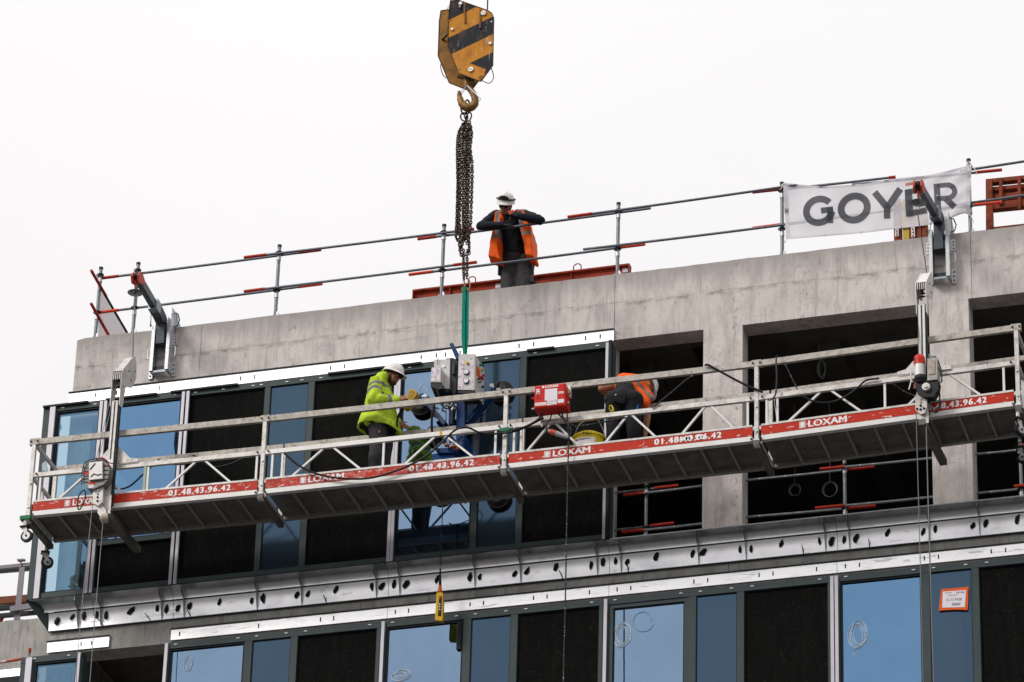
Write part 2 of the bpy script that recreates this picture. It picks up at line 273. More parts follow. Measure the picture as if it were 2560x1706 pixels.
# ------------------------------------------------------------------ geometry helpers
class G:
    def __init__(s): s.v = []; s.f = []
    def quad(s, a, b, c, d): n = len(s.v); s.v += [Vector(p) for p in (a, b, c, d)]; s.f.append((n, n+1, n+2, n+3)); return s
    def box(s, x0, x1, y0, y1, z0, z1):
        n = len(s.v)
        for z in (z0, z1):
            for x, y in ((x0, y0), (x1, y0), (x1, y1), (x0, y1)): s.v.append(Vector((x, y, z)))
        for f in ((0, 3, 2, 1), (4, 5, 6, 7), (0, 1, 5, 4), (1, 2, 6, 5), (2, 3, 7, 6), (3, 0, 4, 7)): s.f.append(tuple(n+i for i in f))
        return s
    def bar(s, a, b, w, h, up=(0, 0, 1)):
        a, b = Vector(a), Vector(b); d = (b-a).normalized(); u = Vector(up)
        if abs(d.dot(u)) > .98: u = Vector((0, 1, 0))
        sx = d.cross(u).normalized(); uz = sx.cross(d).normalized(); n = len(s.v)
        for p in (a, b):
            for i, j in ((-1, -1), (1, -1), (1, 1), (-1, 1)): s.v.append(p+sx*(i*w/2)+uz*(j*h/2))
        for f in ((0, 1, 2, 3), (7, 6, 5, 4), (0, 4, 5, 1), (1, 5, 6, 2), (2, 6, 7, 3), (3, 7, 4, 0)): s.f.append(tuple(n+i for i in f))
        return s
    def prism(s, pts, off):
        pts = [Vector(p) for p in pts]; off = Vector(off); n = len(s.v); k = len(pts)
        s.v += pts + [p+off for p in pts]
        s.f.append(tuple(range(n, n+k))); s.f.append(tuple(range(n+2*k-1, n+k-1, -1)))
        for i in range(k): j = (i+1) % k; s.f.append((n+i, n+k+i, n+k+j, n+j))
        return s
    def tube(s, pts, r, n=8, closed=False, caps=True):
        pts = [Vector(p) for p in pts]; k = len(pts); rings = []; prev = None
        rr = r if isinstance(r, (list, tuple)) else [r]*k
        for i, p in enumerate(pts):
            if closed: d = (pts[(i+1) % k]-pts[i-1])
            else: d = (pts[min(i+1, k-1)]-pts[max(i-1, 0)])
            if d.length < 1e-9: d = Vector((0, 0, 1))
            d.normalize()
            if prev is None:
                u = Vector((0, 0, 1)) if abs(d.z) < .9 else Vector((1, 0, 0))
                u = (u-d*u.dot(d)).normalized()
            else:
                u = prev-d*prev.dot(d)
                u = u.normalized() if u.length > 1e-6 else prev
            prev = u; v = d.cross(u); b = len(s.v); rings.append(b)
            for j in range(n):
                a = 2*math.pi*j/n; s.v.append(p+(u*math.cos(a)+v*math.sin(a))*rr[i])
        m = k if closed else k-1
        for i in range(m):
            a, b = rings[i], rings[(i+1) % k]
            for j in range(n): jj = (j+1) % n; s.f.append((a+j, a+jj, b+jj, b+j))
        if caps and not closed:
            s.f.append(tuple(rings[0]+j for j in reversed(range(n)))); s.f.append(tuple(rings[-1]+j for j in range(n)))
        return s
    def cyl(s, a, b, r, n=16): return s.tube([a, b], r, n)
    def cone(s, a, b, r0, r1, n=16): return s.tube([a, b], [r0, r1], n)
    def ell(s, c, rx, ry, rz, n=14, m=9, R=None, zmin=-1.0):
        c = Vector(c); b = len(s.v)
        for i in range(m+1):
            t = math.pi*i/m
            for j in range(n):
                a = 2*math.pi*j/n; q = Vector((rx*math.sin(t)*math.cos(a), ry*math.sin(t)*math.sin(a), rz*max(zmin, math.cos(t))))
                s.v.append(c+(R @ q if R else q))
        for i in range(m):
            for j in range(n): jj = (j+1) % n; s.f.append((b+i*n+j, b+(i+1)*n+j, b+(i+1)*n+jj, b+i*n+jj))
        return s
    def mesh(s, name, off=Vector((0, 0, 0)), mats=(), smooth=True, angle=35):
        me = bpy.data.meshes.new(name); me.from_pydata([tuple(v-off) for v in s.v], [], s.f)
        for m_ in mats: me.materials.append(m_)
        bm = bmesh.new(); bm.from_mesh(me); bmesh.ops.remove_doubles(bm, verts=bm.verts, dist=1e-6)
        bmesh.ops.recalc_face_normals(bm, faces=bm.faces); bm.to_mesh(me); bm.free()
        if smooth: me.shade_smooth(); me.set_sharp_from_angle(angle=math.radians(angle))
        me.update(); return me

def root(name, label, cat, loc, group=None):
    o = bpy.data.objects.new(name, None); o.empty_display_size = .1; col.objects.link(o); o.location = loc
    o['label'] = label; o['category'] = cat
    if group: o['group'] = group
    return o
def base_of(o):
    v = Vector((0, 0, 0))
    while o is not None: v = v+Vector(o.location); o = o.parent
    return v
def part(name, g, m_, parent, label=None, kind=None, **kw):
    ms = m_ if isinstance(m_, (list, tuple)) else (m_,)
    me = g.mesh(name, base_of(parent), ms, **kw)
    o = bpy.data.objects.new(name, me); col.objects.link(o); o.parent = parent
    if label: o['label'] = label
    if kind: o['kind'] = kind
    return o
def solo(name, g, m_, label, cat, loc, group=None, **kw):
    ms = m_ if isinstance(m_, (list, tuple)) else (m_,)
    loc = Vector(loc); me = g.mesh(name, loc, ms, **kw)
    o = bpy.data.objects.new(name, me); col.objects.link(o); o.location = loc; o['label'] = label; o['category'] = cat
    if group: o['group'] = group
    return o
def copy_tree(o, parent=None):
    c = o.copy(); col.objects.link(c)
    if parent: c.parent = parent
    for ch in [x for x in bpy.data.objects if x.parent == o]: copy_tree(ch, c)
    return c
def bez(pts, n=10):
    """smooth curve through points (Catmull-Rom)"""
    pts = [Vector(p) for p in pts]; o = []
    q = [pts[0]*2-pts[1]]+pts+[pts[-1]*2-pts[-2]]
    for i in range(1, len(q)-2):
        for k in range(n):
            t = k/n; a, b, c, d = q[i-1:i+3]
            o.append(.5*((2*b)+(c-a)*t+(2*a-5*b+4*c-d)*t*t+(3*b-a-3*c+d)*t**3))
    o.append(pts[-1]); return o

_tc = {}
def text_geo(s, bold=0.0):
    key = (s, bold)
    if key in _tc: return _tc[key]
    cu = bpy.data.curves.new('t', 'FONT'); cu.body = s; cu.size = 1; cu.offset = bold; cu.resolution_u = 3; cu.space_character = 1.22 if '.' in s else 1.0; cu.fill_mode = 'BOTH'
    ob = bpy.data.objects.new('t', cu); col.objects.link(ob)
    bpy.context.view_layer.update()
    me = bpy.data.meshes.new_from_object(ob.evaluated_get(bpy.context.evaluated_depsgraph_get()))
    v = [tuple(x.co) for x in me.vertices]; f = [tuple(p.vertices) for p in me.polygons]
    bpy.data.objects.remove(ob); bpy.data.meshes.remove(me)
    xs = [a[0] for a in v]; ys = [a[1] for a in v]
    x0, x1, y0, y1 = min(xs), max(xs), min(ys), max(ys)
    r = ([((a[0]-x0)/(x1-x0), (a[1]-y0)/(y1-y0)) for a in v], f); _tc[key] = r; return r
def text_on(s, fn, bold=.02):
    """fn maps (u,v) in 0..1 to a point"""
    v, f = text_geo(s, bold); g = G(); g.v = [Vector(fn(a, b)) for a, b in v]; g.f = list(f); return g

# ================================================================== SETTING
g = G().quad((-3000, -3000, 0), (3000, -3000, 0), (3000, 3000, 0), (-3000, 3000, 0))
me = g.mesh('ground', mats=(GROUND,)); go = bpy.data.objects.new('ground', me); col.objects.link(go); go['kind'] = 'structure'

# ================================================================== BUILDING
YG = -.22
bld = root('unfinished_building', 'concrete building under construction with blue glass, black boards and open bays', 'building', (0, 0, 0))

def grid_wall(xs, zs, holes, y0, y1):
    g = G()
    def solid(i, j):
        if i < 0 or j < 0 or i >= len(xs)-1 or j >= len(zs)-1: return False
        cx, cz = (xs[i]+xs[i+1])/2, (zs[j]+zs[j+1])/2
        return not any(a < cx < b and c < cz < d for a, b, c, d in holes)
    for i in range(len(xs)-1):
        for j in range(len(zs)-1):
            if not solid(i, j): continue
            a, b, c, d = xs[i], xs[i+1], zs[j], zs[j+1]
            g.quad((a, y0, c), (b, y0, c), (b, y0, d), (a, y0, d)); g.quad((a, y1, c), (a, y1, d), (b, y1, d), (b, y1, c))
            if not solid(i-1, j): g.quad((a, y0, c), (a, y0, d), (a, y1, d), (a, y1, c))
            if not solid(i+1, j): g.quad((b, y0, c), (b, y1, c), (b, y1, d), (b, y0, d))
            if not solid(i, j-1): g.quad((a, y0, c), (a, y1, c), (b, y1, c), (b, y0, c))
            if not solid(i, j+1): g.quad((a, y0, d), (b, y0, d), (b, y1, d), (a, y1, d))
    return g
ZT = 29.465
LINT = 28.522; WT = .29
def rough_top(g, amp=.006):
    bm = g
    return g
# upper storey wall in cast panels with open joints; openings: behind the glazing and the three open bays
uh = [(.3, 1.25, 25.72, 28.2), (1.9, 7.0, 25.72, 28.2), (7.203, 8.343, 25.5, LINT), (8.838, 11.17, 25.5, LINT), (11.657, 14.4, 25.5, LINT)]
cuts = [(0, 1.712), (1.718, 7.197), (7.203, 11.70), (11.706, 16.5)]
def wallpanels(cuts, z0, z1, holes, m_, name, y0=0.0, y1=WT, chip=False):
    for a, b in cuts:
        xs = sorted(set([a, b]+[x for h in holes for x in h[:2] if a < x < b]))
        zs = sorted(set([z0, z1]+[z for h in holes for z in h[2:] if z0 < z < z1]))
        if chip:
            # fine strip along the top so that the cast edge can be uneven
            xx = a+.11
            ext = []
            while xx < b-.06: ext.append(xx); xx += .11+random.uniform(-.03, .03)
            xs = sorted(set(xs+ext)); zs = sorted(set(zs+[z1-.03]))
        g = grid_wall(xs, zs, holes, y0, y1)
        if chip:
            off = {}
            for v in g.v:
                if abs(v.z-z1) < 1e-5:
                    k = round(v.x, 4)
                    if k not in off: off[k] = noise.noise(Vector((v.x*1.3, 0, 0)))*.009+noise.noise(Vector((v.x*7, 3, 0)))*.008-(.02 if v.x < .03 else 0)
                    v.z += off[k]
        part(name, g, m_, bld)
wallpanels(cuts, 25.26, ZT, uh, CONC, 'wall_panel', chip=True)
# band of concrete below the metal tray, and the lower storey wall
lh = [(-.1, .3, 20.9, 24.95), (.3, 1.62, 20.9, 24.95), (1.9, 4.2, 20.9, 24.6), (4.7, 7.0, 20.9, 24.6), (7.5, 9.8, 20.9, 24.6), (10.3, 16, 20.9, 24.6)]
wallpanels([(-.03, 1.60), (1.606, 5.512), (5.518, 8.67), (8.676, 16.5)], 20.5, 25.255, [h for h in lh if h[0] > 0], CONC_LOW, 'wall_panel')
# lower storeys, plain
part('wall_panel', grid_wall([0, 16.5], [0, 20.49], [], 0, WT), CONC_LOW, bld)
# floor slabs, roof deck, inner walls, side walls
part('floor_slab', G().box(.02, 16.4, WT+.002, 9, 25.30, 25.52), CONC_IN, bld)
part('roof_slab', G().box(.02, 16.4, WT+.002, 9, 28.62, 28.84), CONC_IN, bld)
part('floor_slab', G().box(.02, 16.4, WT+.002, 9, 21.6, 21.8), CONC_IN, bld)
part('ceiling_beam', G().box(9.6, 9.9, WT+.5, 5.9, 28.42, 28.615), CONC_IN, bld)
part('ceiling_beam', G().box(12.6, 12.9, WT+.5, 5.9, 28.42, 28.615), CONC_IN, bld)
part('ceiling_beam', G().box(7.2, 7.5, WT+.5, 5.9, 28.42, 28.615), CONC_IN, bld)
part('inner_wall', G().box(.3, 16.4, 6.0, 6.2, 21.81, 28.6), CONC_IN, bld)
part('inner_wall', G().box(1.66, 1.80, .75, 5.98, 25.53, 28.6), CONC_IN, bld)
part('inner_wall', G().box(16.5, 16.7, 0, 9, 0, ZT), CONC_LOW, bld)
g = grid_wall([.3, .36, 2.1, 9], [25.26, 25.7, 28.4, ZT-.01], [(.36, 2.1, 25.7, 28.4)], 0, .22)
g.v = [Vector((v.y, v.x, v.z)) for v in g.v]
part('side_wall', g, CONC, bld)
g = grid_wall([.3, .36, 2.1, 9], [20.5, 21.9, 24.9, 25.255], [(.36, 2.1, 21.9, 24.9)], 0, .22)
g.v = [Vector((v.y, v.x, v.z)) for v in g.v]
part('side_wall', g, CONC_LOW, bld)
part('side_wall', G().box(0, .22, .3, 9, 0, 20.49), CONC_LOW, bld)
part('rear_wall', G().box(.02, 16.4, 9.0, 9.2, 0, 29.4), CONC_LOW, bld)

# --- bright aluminium flashing strips with slots
def strip(x0, x1, z0, z1, slots, y=-.03, cap=True):
    part('flashing_strip', G().box(x0, x1, y, y+.022, z0, z1), ALUS, bld) if False else None
    o = part('flashing_strip', G().box(x0, x1, y, y+.022, z0, z1), ALUS, bld)
    for s_ in slots:
        part('slot', G().box(s_-.007, s_+.007, y-.004, y-.001, z0+(z1-z0)*.32, z0+(z1-z0)*.70), SASH, o)
    if cap: part('drip_edge', G().box(x0-.01, x1+.005, y-.018, y+.026, z1+.001, z1+.011), FRAME, o)
    return o
for a, b in ((-.03, 1.712), (1.716, 4.475), (4.479, 7.205)):
    sl_ = [s_ for s_ in (.33, .62, 1.2, 2.3, 2.49, 3.5, 3.69, 5.02, 5.21, 5.98, 6.17, 6.84, 7.03, 4.7, 4.9) if a+.08 < s_ < b-.08]
    strip(a, b, 28.50, 28.655, sl_)
for a, b in ((-.03, .79), (1.606, 4.405), (4.41, 7.20), (7.205, 10.0), (10.005, 12.8), (12.805, 16.4)):
    sl_ = [.42, .56] if a < 0 else [a+k for k in (.10, .27, 1.05, 1.22, 1.85, 2.02, 2.55) if a+k < b-.05]
    if a == 1.606: sl_ = [1.72, 2.75, 3.55, 3.72]
    strip(a, b, 24.975, 25.12, sl_, cap=True)

# --- windows and panels
def sframe(g, x0, x1, z0, z1, w_, y0, y1):
    g.box(x0, x0+w_, y0, y1, z0, z1); g.box(x1-w_, x1, y0, y1, z0, z1)
    g.box(x0+w_, x1-w_, y0+.002, y1-.002, z1-w_, z1); g.box(x0+w_, x1-w_, y0+.002, y1-.002, z0, z0+w_)
def bay(x0, x1, z0, z1, kind, matp=None, sash=False):
    """one infill of the curtain wall between frame members"""
    if kind == 'glass':
        g = G(); sframe(g, x0, x1, z0, z1, .022 if not sash else .05, YG+.012, YG+.075)
        o = part('window', g, SASH if not sash else FRAME, bld)
        i = .022 if not sash else .05
        if sash:
            g = G(); sframe(g, x0+i, x1-i, z0+i, z1-i, .016, YG+.03, YG+.08); part('gasket', g, SASH, o); i += .016
        part('pane', G().box(x0+i, x1-i, YG+.04, YG+.052, z0+i, z1-i), matp or PANE, o)
        return o
    if kind == 'black':
        g = G(); sframe(g, x0, x1, z0, z1, .012, YG+.02, YG+.07)
        o = part('board_surround', g, SASH, bld)
        part('board', G().box(x0+.012, x1-.012, YG+.035, YG+.055, z0+.012, z1-.012), BOARD, o); return o
    g = G(); sframe(g, x0, x1, z0, z1, .010, YG+.012, YG+.06)
    o = part('spandrel_surround', g, SASH, bld)
    part('spandrel_panel', G().box(x0+.010, x1-.010, YG+.026, YG+.042, z0+.010, z1-.010), matp or SPAN, o); return o
def member(x0, x1, z0, z1, y0=YG, y1=YG+.16): return part('frame_member', G().box(x0, x1, y0, y1, z0, z1), FRAME, bld)
def cover(x, z0, z1, w_=.036):
    o = part('cover_strip', G().box(x, x+w_, YG-.03, YG-.004, z0, z1), ALUM, bld)
    return o
UT, UPT, UPB, UB = 28.372, 28.302, 25.712, 25.635
# upper storey
member(-.285, .525, UPT, UT); member(.575, 1.632, UPT, UT); member(1.668, 4.452, UPT, UT); member(4.488, 7.25, UPT, UT)
member(-.285, .525, UB, UPB); member(.575, 1.632, UB, UPB); member(1.668, 4.452, UB, UPB); member(4.488, 7.25, UB, UPB)
for a, b in ((-.285, -.1), (.49, .525), (.575, .60), (1.595, 1.632), (1.668, 1.70), (2.712, 2.782), (3.29, 3.368), (4.425, 4.452), (4.488, 4.52), (5.485, 5.562), (6.062, 6.14), (7.16, 7.25)):
    member(a, b, UPB+.001, UPT-.001, YG+.003, YG+.15)
bay(-.1, .49, UPB, UPT, 'glass', PANEC); bay(.6, 1.595, 26.36, UPT, 'glass', PANE); member(.6, 1.595, 26.30, 26.358); bay(.6, 1.595, UPB, 26.298, 'black')
bay(1.70, 2.712, UPB, UPT, 'black'); bay(2.782, 3.29, UPB, UPT, 'sp'); bay(3.368, 4.425, UPB, UPT, 'black')
bay(4.52, 5.485, UPB, UPT, 'glass', PANEL2); bay(5.562, 6.062, UPB, UPT, 'sp'); bay(6.14, 7.16, UPB, UPT, 'black')
for x in (-.184, .497, .555, 1.606, 1.668, 4.436, 4.478): cover(x, UB-.0, UPT+.055, .038 if x > 0 else .072)
cover(7.165, UB, UPT+.05, .036)
part('frame_edge', G().box(7.206, 7.245, YG-.05, YG-.002, UB, UT), SASH, bld)
# side of the glazed corner
g = G(); g.box(-.285, -.235, YG+.165, .28, UPT, UT); g.box(-.285, -.235, YG+.165, .28, UB, UPB)
part('frame_member', g, FRAME, bld)
part('pane', G().box(-.27, -.26, YG+.166, .28, UPB+.001, UPT-.001), CLEARG, bld)
# small black flaps and white tabs on the head members
for a, b in ((-.285, .33), (.57, 1.26), (1.45, 2.35), (3.55, 4.42), (4.5, 4.78), (5.1, 5.2), (6.15, 6.5)):
    part('head_flap', G().box(a, b, YG-.035, YG-.003, UT-.012, UT+.014), SASH, bld)
def tab(x, z): part('white_tab', G().box(x-.02, x+.02, YG-.008, YG-.003, z-.005, z+.006), WHITE, bld)
for x in (-.02, .42, 1.50, 2.55, 2.66, 3.0, 3.2, 3.45, 4.62, 5.35, 5.62, 5.98, 6.25, 7.05, 1.78, 2.15): tab(x, UT-.035)
# lower storey
LT, LPT, LB = 24.845, 24.762, 22.1
member(-.285, .525, LPT, LT); member(-.285, -.1, LB, LPT-.001, YG+.003); member(.47, .54, LB, LPT-.001, YG+.003, YG+.3)
bay(-.1, .47, LB, LPT, 'glass', PANEC); cover(-.205, LB, LPT+.06, .08); cover(.475, LB, LPT+.06, .04)
g = G(); g.box(-.285, -.235, YG+.165, .28, LPT, LT); part('frame_member', g, FRAME, bld)
part('pane', G().box(-.27, -.26, YG+.166, .28, LB, LPT-.001), CLEARG, bld)
for x in (-.1, .35): tab(x, LT-.035)
for k, J in enumerate((1.635, 4.425, 7.215, 10.03, 12.83)):
    x0 = J+.03 if k else J+.03
    member(x0, J+2.76, LPT, LT)
    for a, b in ((x0, J+.045), (J+1.02, J+1.115), (J+1.615, J+1.70), (J+2.715, J+2.76)): member(a, b, LB, LPT-.001, YG+.003, YG+.15)
    bay(J+.045, J+1.02, LB, LPT, 'glass', PANE if k == 3 else PANEL2, sash=(k == 2))
    bay(J+1.115, J+1.615, LB, LPT, 'sp'); bay(J+1.70, J+2.715, LB, LPT, 'black')
    cover(J-.012 if k != 3 else J-.065, LB, LPT+.065, .04)
    if k == 3: cover(J-.012, LB, LPT+.065, .04)
    for t_ in (.12, .93, 1.17, 1.55, 1.8, 2.62): tab(J+t_, LT-.032)
# closer arm hanging at the top of one lower pane
part('restrictor_arm', G().box(5.365, 5.425, YG+.0, YG+.038, 24.37, 24.74), SASH, bld)

# --- galvanised tray on the slab edge
YT, YW = YG-.012, -.032
ztop, zrid, zbot = 25.628, 25.515, 25.258
trx = [-.25, .56, 1.62, 4.412, 7.206, 10.014, 12.815, 16.4]
for a, b in zip(trx[:-1], trx[1:]):
    a += .003; b -= .003
    xa, xb = a, b
    ia = a+(.16 if a < -.2 else 0)
    g = G()
    prof = [(YT, ztop), (YT+.03, ztop-.007), (YT+.07, ztop-.019), (YT+.10, ztop-.032), (YT+.126, ztop-.048), (YT+.143, ztop-.064), (YT+.154, ztop-.082), (YT+.160, zrid-.002)]
    for (y0, z0), (y1, z1) in zip(prof[:-1], prof[1:]):
        f0 = (y0-YT)/(YW-YT); f1 = (y1-YT)/(YW-YT)
        g.quad((xa+(ia-xa)*f0, y0, z0), (xb, y0, z0), (xb, y1, z1), (xa+(ia-xa)*f1, y1, z1))
        g.quad((xa+(ia-xa)*f0, y0+.004, z0+.005), (xb, y0+.004, z0+.005), (xb, y1+.004, z1+.005), (xa+(ia-xa)*f1, y1+.004, z1+.005))
    o = part('tray_soffit', g, GALV, bld)
    part('tray_lip', G().box(ia, xb, YW-.034, YW+.006, zrid-.022, zrid-.003), FRAME, o)
    aa = -.035 if a < -.2 else a
    fpr = [(YW-.034, zrid-.023), (YW-.024, zrid-.052), (YW-.013, zrid-.09), (YW-.006, zrid-.13), (YW-.002, zrid-.18), (YW-.001, zbot+.011)]; g = G()
    for (y0, z0), (y1, z1) in zip(fpr[:-1], fpr[1:]): g.quad((aa, y0, z0), (b, y0, z0), (b, y1, z1), (aa, y1, z1)); g.quad((aa, y0+.006, z0), (b, y0+.006, z0), (b, y1+.006, z1), (aa, y1+.006, z1))
    part('tray_face', g, GALV, o)
    part('tray_bottom_edge', G().box(aa, b, YW-.008, YW+.02, zbot-.002, zbot+.009), FRAME, o)
part('tray_front_edge', G().box(-.285, 7.26, YT-.01, YG+.05, ztop+.001, UB-.001), SASH, bld)
part('tray_front_edge', G().box(7.265, 16.4, YT-.004, YT+.012, ztop-.004, ztop+.012), GALVL, bld)
g = G(); g.quad((-.285, YG+.005, ztop), (-.285, YG+.3, ztop), (-.03, .02, zbot), (-.03, YW, zbot)); g.quad((-.285, YG+.005, ztop), (-.03, YW, zbot), (-.035, YW, zrid), (-.25, YT, ztop))
part('tray_end_plate', g, FRAME, bld)
def fin(x):
    t_ = .007
    g = G(); g.prism([(x, YT+.004, ztop-.012), (x, YT+.004, ztop-.065), (x, YW-.085, zrid-.025), (x, YW-.050, zbot+.10), (x, YW-.012, zbot+.015), (x, YW-.001, zbot+.015), (x, YW-.001, zrid-.02), (x, YW-.02, zrid+.02), (x, YT+.02, ztop-.016)], (t_, 0, 0))
    part('stiffener_fin', g, GALVD, bld, smooth=False)
fins = [.358, .663, 1.469, 1.763, 2.717, 3.297, 4.258, 4.558, 5.515, 6.093, 7.056, 7.353, 8.314, 8.897, 9.868, 10.159, 11.125, 11.725, 12.66, 12.96]
for x in fins: fin(x)
def lump(x, z, s_=1.0, rz=0):
    g = G(); R = Matrix.Rotation(rz, 3, 'Y'); y = YW-.006
    c = Vector((x, y, z))
    def q(a, b, d): return c+R @ Vector((a, 0, b))+Vector((0, d, 0))
    k = random.randint(5, 7); a0 = random.uniform(0, 6.28); pts = []
    for i in range(k):
        a = a0+i/k*6.283+random.uniform(-.22, .22); q_ = random.uniform(.72, 1.15); pts.append(q(.024*q_*math.cos(a)+.012*math.sin(a), .050*q_*math.sin(a), 0))
    pts = [c+(p-c)*s_ for p in pts]
    g.prism(pts, (0, -.03*s_, 0)); top = [p+Vector((.008, -.03*s_, .01)) for p in pts]
    g.prism([c+(p-c)*.55 for p in top], (0, -.022*s_, 0))
    o = part('anchor_cap', g, RUB, bld, smooth=False)
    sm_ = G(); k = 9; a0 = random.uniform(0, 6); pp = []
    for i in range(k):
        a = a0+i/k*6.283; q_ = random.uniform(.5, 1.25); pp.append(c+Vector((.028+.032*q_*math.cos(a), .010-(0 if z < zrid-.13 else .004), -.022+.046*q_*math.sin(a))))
    part('painted_shadow', G().prism(pp, (0, -.0015, 0)), CLIP_SHADOW, o)  # flat patch beside the cap, painting its cast shadow on the tray
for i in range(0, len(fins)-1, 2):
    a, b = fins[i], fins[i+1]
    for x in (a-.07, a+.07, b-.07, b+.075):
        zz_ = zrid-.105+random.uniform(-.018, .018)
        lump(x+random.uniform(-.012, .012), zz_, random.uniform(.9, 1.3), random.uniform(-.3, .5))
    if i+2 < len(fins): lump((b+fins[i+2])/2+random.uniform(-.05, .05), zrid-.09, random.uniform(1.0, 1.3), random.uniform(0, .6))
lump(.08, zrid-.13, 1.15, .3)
for x, dx in ((.72, -.09), (1.34, -.08), (1.86, -.05), (3.62, -.03), (6.63, -.04), (9.6, -.01), (10.4, 0), (7.44, 0)):
    part('tie_rod', G().tube([(x, -.02, zbot-.01), (x+dx, YW-.05, zbot+.10)], .006, 6), SASH, bld)
for x in (.56, 1.62):
    part('lap_plate', G().box(x-.05, x+.055, YW-.008, YW-.003, zbot+.08, zrid-.03), ALUS, bld)

# scribbles drawn on the glass with a marker
def scribble(cx, cz, rx, rz, n, seed, tail=True):
    r_ = random.Random(seed); g = G(); y = YG+.034
    pts = []
    for k in range(n*16):
        a = k/16*2*math.pi; q = 1+.12*math.sin(a*.37+seed)+r_.uniform(-.015, .015)
        pts.append((cx+rx*q*math.cos(a)+.03*math.sin(a*.21), y, cz+rz*q*math.sin(a)+.02*math.cos(a*.13)))
    if tail: pts += [(cx-rx*.7, y, cz-rz*1.4), (cx-rx*.5, y, cz-rz*1.9)]
    g.tube(pts, .0032, 4); return g
def onpane(px, py): q = P(px, py, YG+.034); return q.x, q.z
for (px, py, rx, rz, n, sd_) in ((2145, 1587, .09, .15, 5, 1), (1555, 1587, .095, .14, 6, 2), (1002, 1688, .10, .06, 5, 3), (468, 1659, .04, .10, 3, 4)):
    x, z = onpane(px, py); part('marker_scribble', scribble(x, z, rx, rz, n, sd_, sd_ == 1), SOAP, bld)
x, z = onpane(1604, 1558); part('cup_print', scribble(x, z, .115, .12, 1, 0, False), mat('faint_ring', (.30, .42, .55), .6), bld)
for a, b, c in ((LF(925, 590), LF(940, 510), LF(915, 480)), (LF(915, 560), LF(945, 520), LF(955, 480)), (LF(955, 520), LF(990, 545), LF(1020, 585))):
    part('marker_scribble', G().tube([P(*a, YG+.034), P(*b, YG+.034), P(*c, YG+.034)], .0035, 4), SOAP, bld)

# taped notice on the lower right panel
sg = root('taped_notice', 'white paper notice framed with orange tape on the blue-grey panel', 'notice', P(*D3(1700, 900), YG))
def SGN(u, v, y=YG-.002):
    a, b, c, d = P(*D3(1580, 705), y), P(*D3(1840, 690), y), P(*D3(1565, 912), y), P(*D3(1832, 905), y)
    return (a*(1-u)+b*u)*v+(c*(1-u)+d*u)*(1-v)
g = G(); g.prism([SGN(0, 0), SGN(.25, .02), SGN(.6, .03), SGN(1, 0), SGN(1.01, .4), SGN(1, 1), SGN(.5, .97), SGN(.04, .96)], (0, .006, 0)); part('orange_tape', g, ORTAPE, sg)
pap = part('paper', G().prism([SGN(.12, .13, YG-.004), SGN(.9, .13, YG-.004), SGN(.92, .86, YG-.004), SGN(.1, .84, YG-.004)], (0, .0015, 0)), PAPER, sg)
for s_, u0, u1, v0, v1, b_ in (('GOYER', .58, .88, .74, .81, .02), ('12-13 P308', .25, .78, .42, .54, .0), ('xxxxxxxx', .18, .42, .75, .79, 0)):
    if s_[0] == 'x':
        continue
    part('printed_text', text_on(s_, lambda u, v: SGN(u0+(u1-u0)*u, v0+(v1-v0)*v, YG-.0065), b_), INK, sg)
for v0, u0, u1 in ((.66, .3, .62), (.30, .45, .75), (.26, .44, .72), (.22, .47, .74), (.77, .18, .42)):
    part('printed_line', G().prism([SGN(u0, v0, YG-.0065), SGN(u1, v0, YG-.0065), SGN(u1, v0+.018, YG-.0065), SGN(u0, v0+.018, YG-.0065)], (0, .001, 0)), INK, sg)

# things hanging in the dark bays
for px, py, r_, lab in ((*D2(245, 900), .075, 'small coil of pale cable hanging in the dark lower bay, left of its twin'), (*D2(568, 895), .095, 'larger coil of pale cable hanging in the dark lower bay by the scaffold post')):
    c = P(px, py, .9); g = G()
    for k in range(3):
        g.tube([c+Vector(((r_-.006*k)*math.cos(a_/14*6.283), .012*k, (r_*1.1-.006*k)*math.sin(a_/14*6.283))) for a_ in range(14)], .006, 5, closed=True)
    g.tube([c+Vector((0, 0, r_)), c+Vector((.01, 0, r_+.5)), c+Vector((0, 0, r_+1.1))], .004, 5)
    solo('cable_coil', g, mat('pale_cable', (.07, .07, .062), .6), lab, 'cable coil', c, 'cable coils hanging in the bays')
c = P(*D1(490, 1180), .7); g = G()
for k in range(4): g.tube([c+Vector((.05*math.cos(a_/14*6.283)*(1-.1*k), .02*k, .12*math.sin(a_/14*6.283))) for a_ in range(14)], .007, 5, closed=True)
g.tube([c+Vector((0, 0, .12)), c+Vector((-.05, 0, .45)), c+Vector((-.25, .2, .5)), c+Vector((-1.2, .3, .45))], .006, 5)
solo('cable_bundle', g, mat('grey_cable', (.12, .125, .12), .6), 'loose bundle of grey cable hanging in the upper bay above the platform', 'cable bundle', c)
a, b = P(1880, 845, .6), P(2300, 795, .6)
solo('conduit', G().tube([a, b], .035, 10), mat('dark_conduit', (.10, .108, .12), .5), 'dark conduit pipe running under the ceiling of the middle open bay', 'pipe', a)
pd_ = P(*C1(1705, 1000), .6)
solo('duct', G().tube([pd_, pd_+Vector((0, .6, 0))], .055, 16).tube([pd_+Vector((.055*math.cos(k/16*6.283), -.01, .055*math.sin(k/16*6.283))) for k in range(16)], .008, 6, closed=True), mat('dark_duct', (.02, .022, .024), .5), 'round dark duct end under the ceiling of the left open bay', 'duct', pd_)

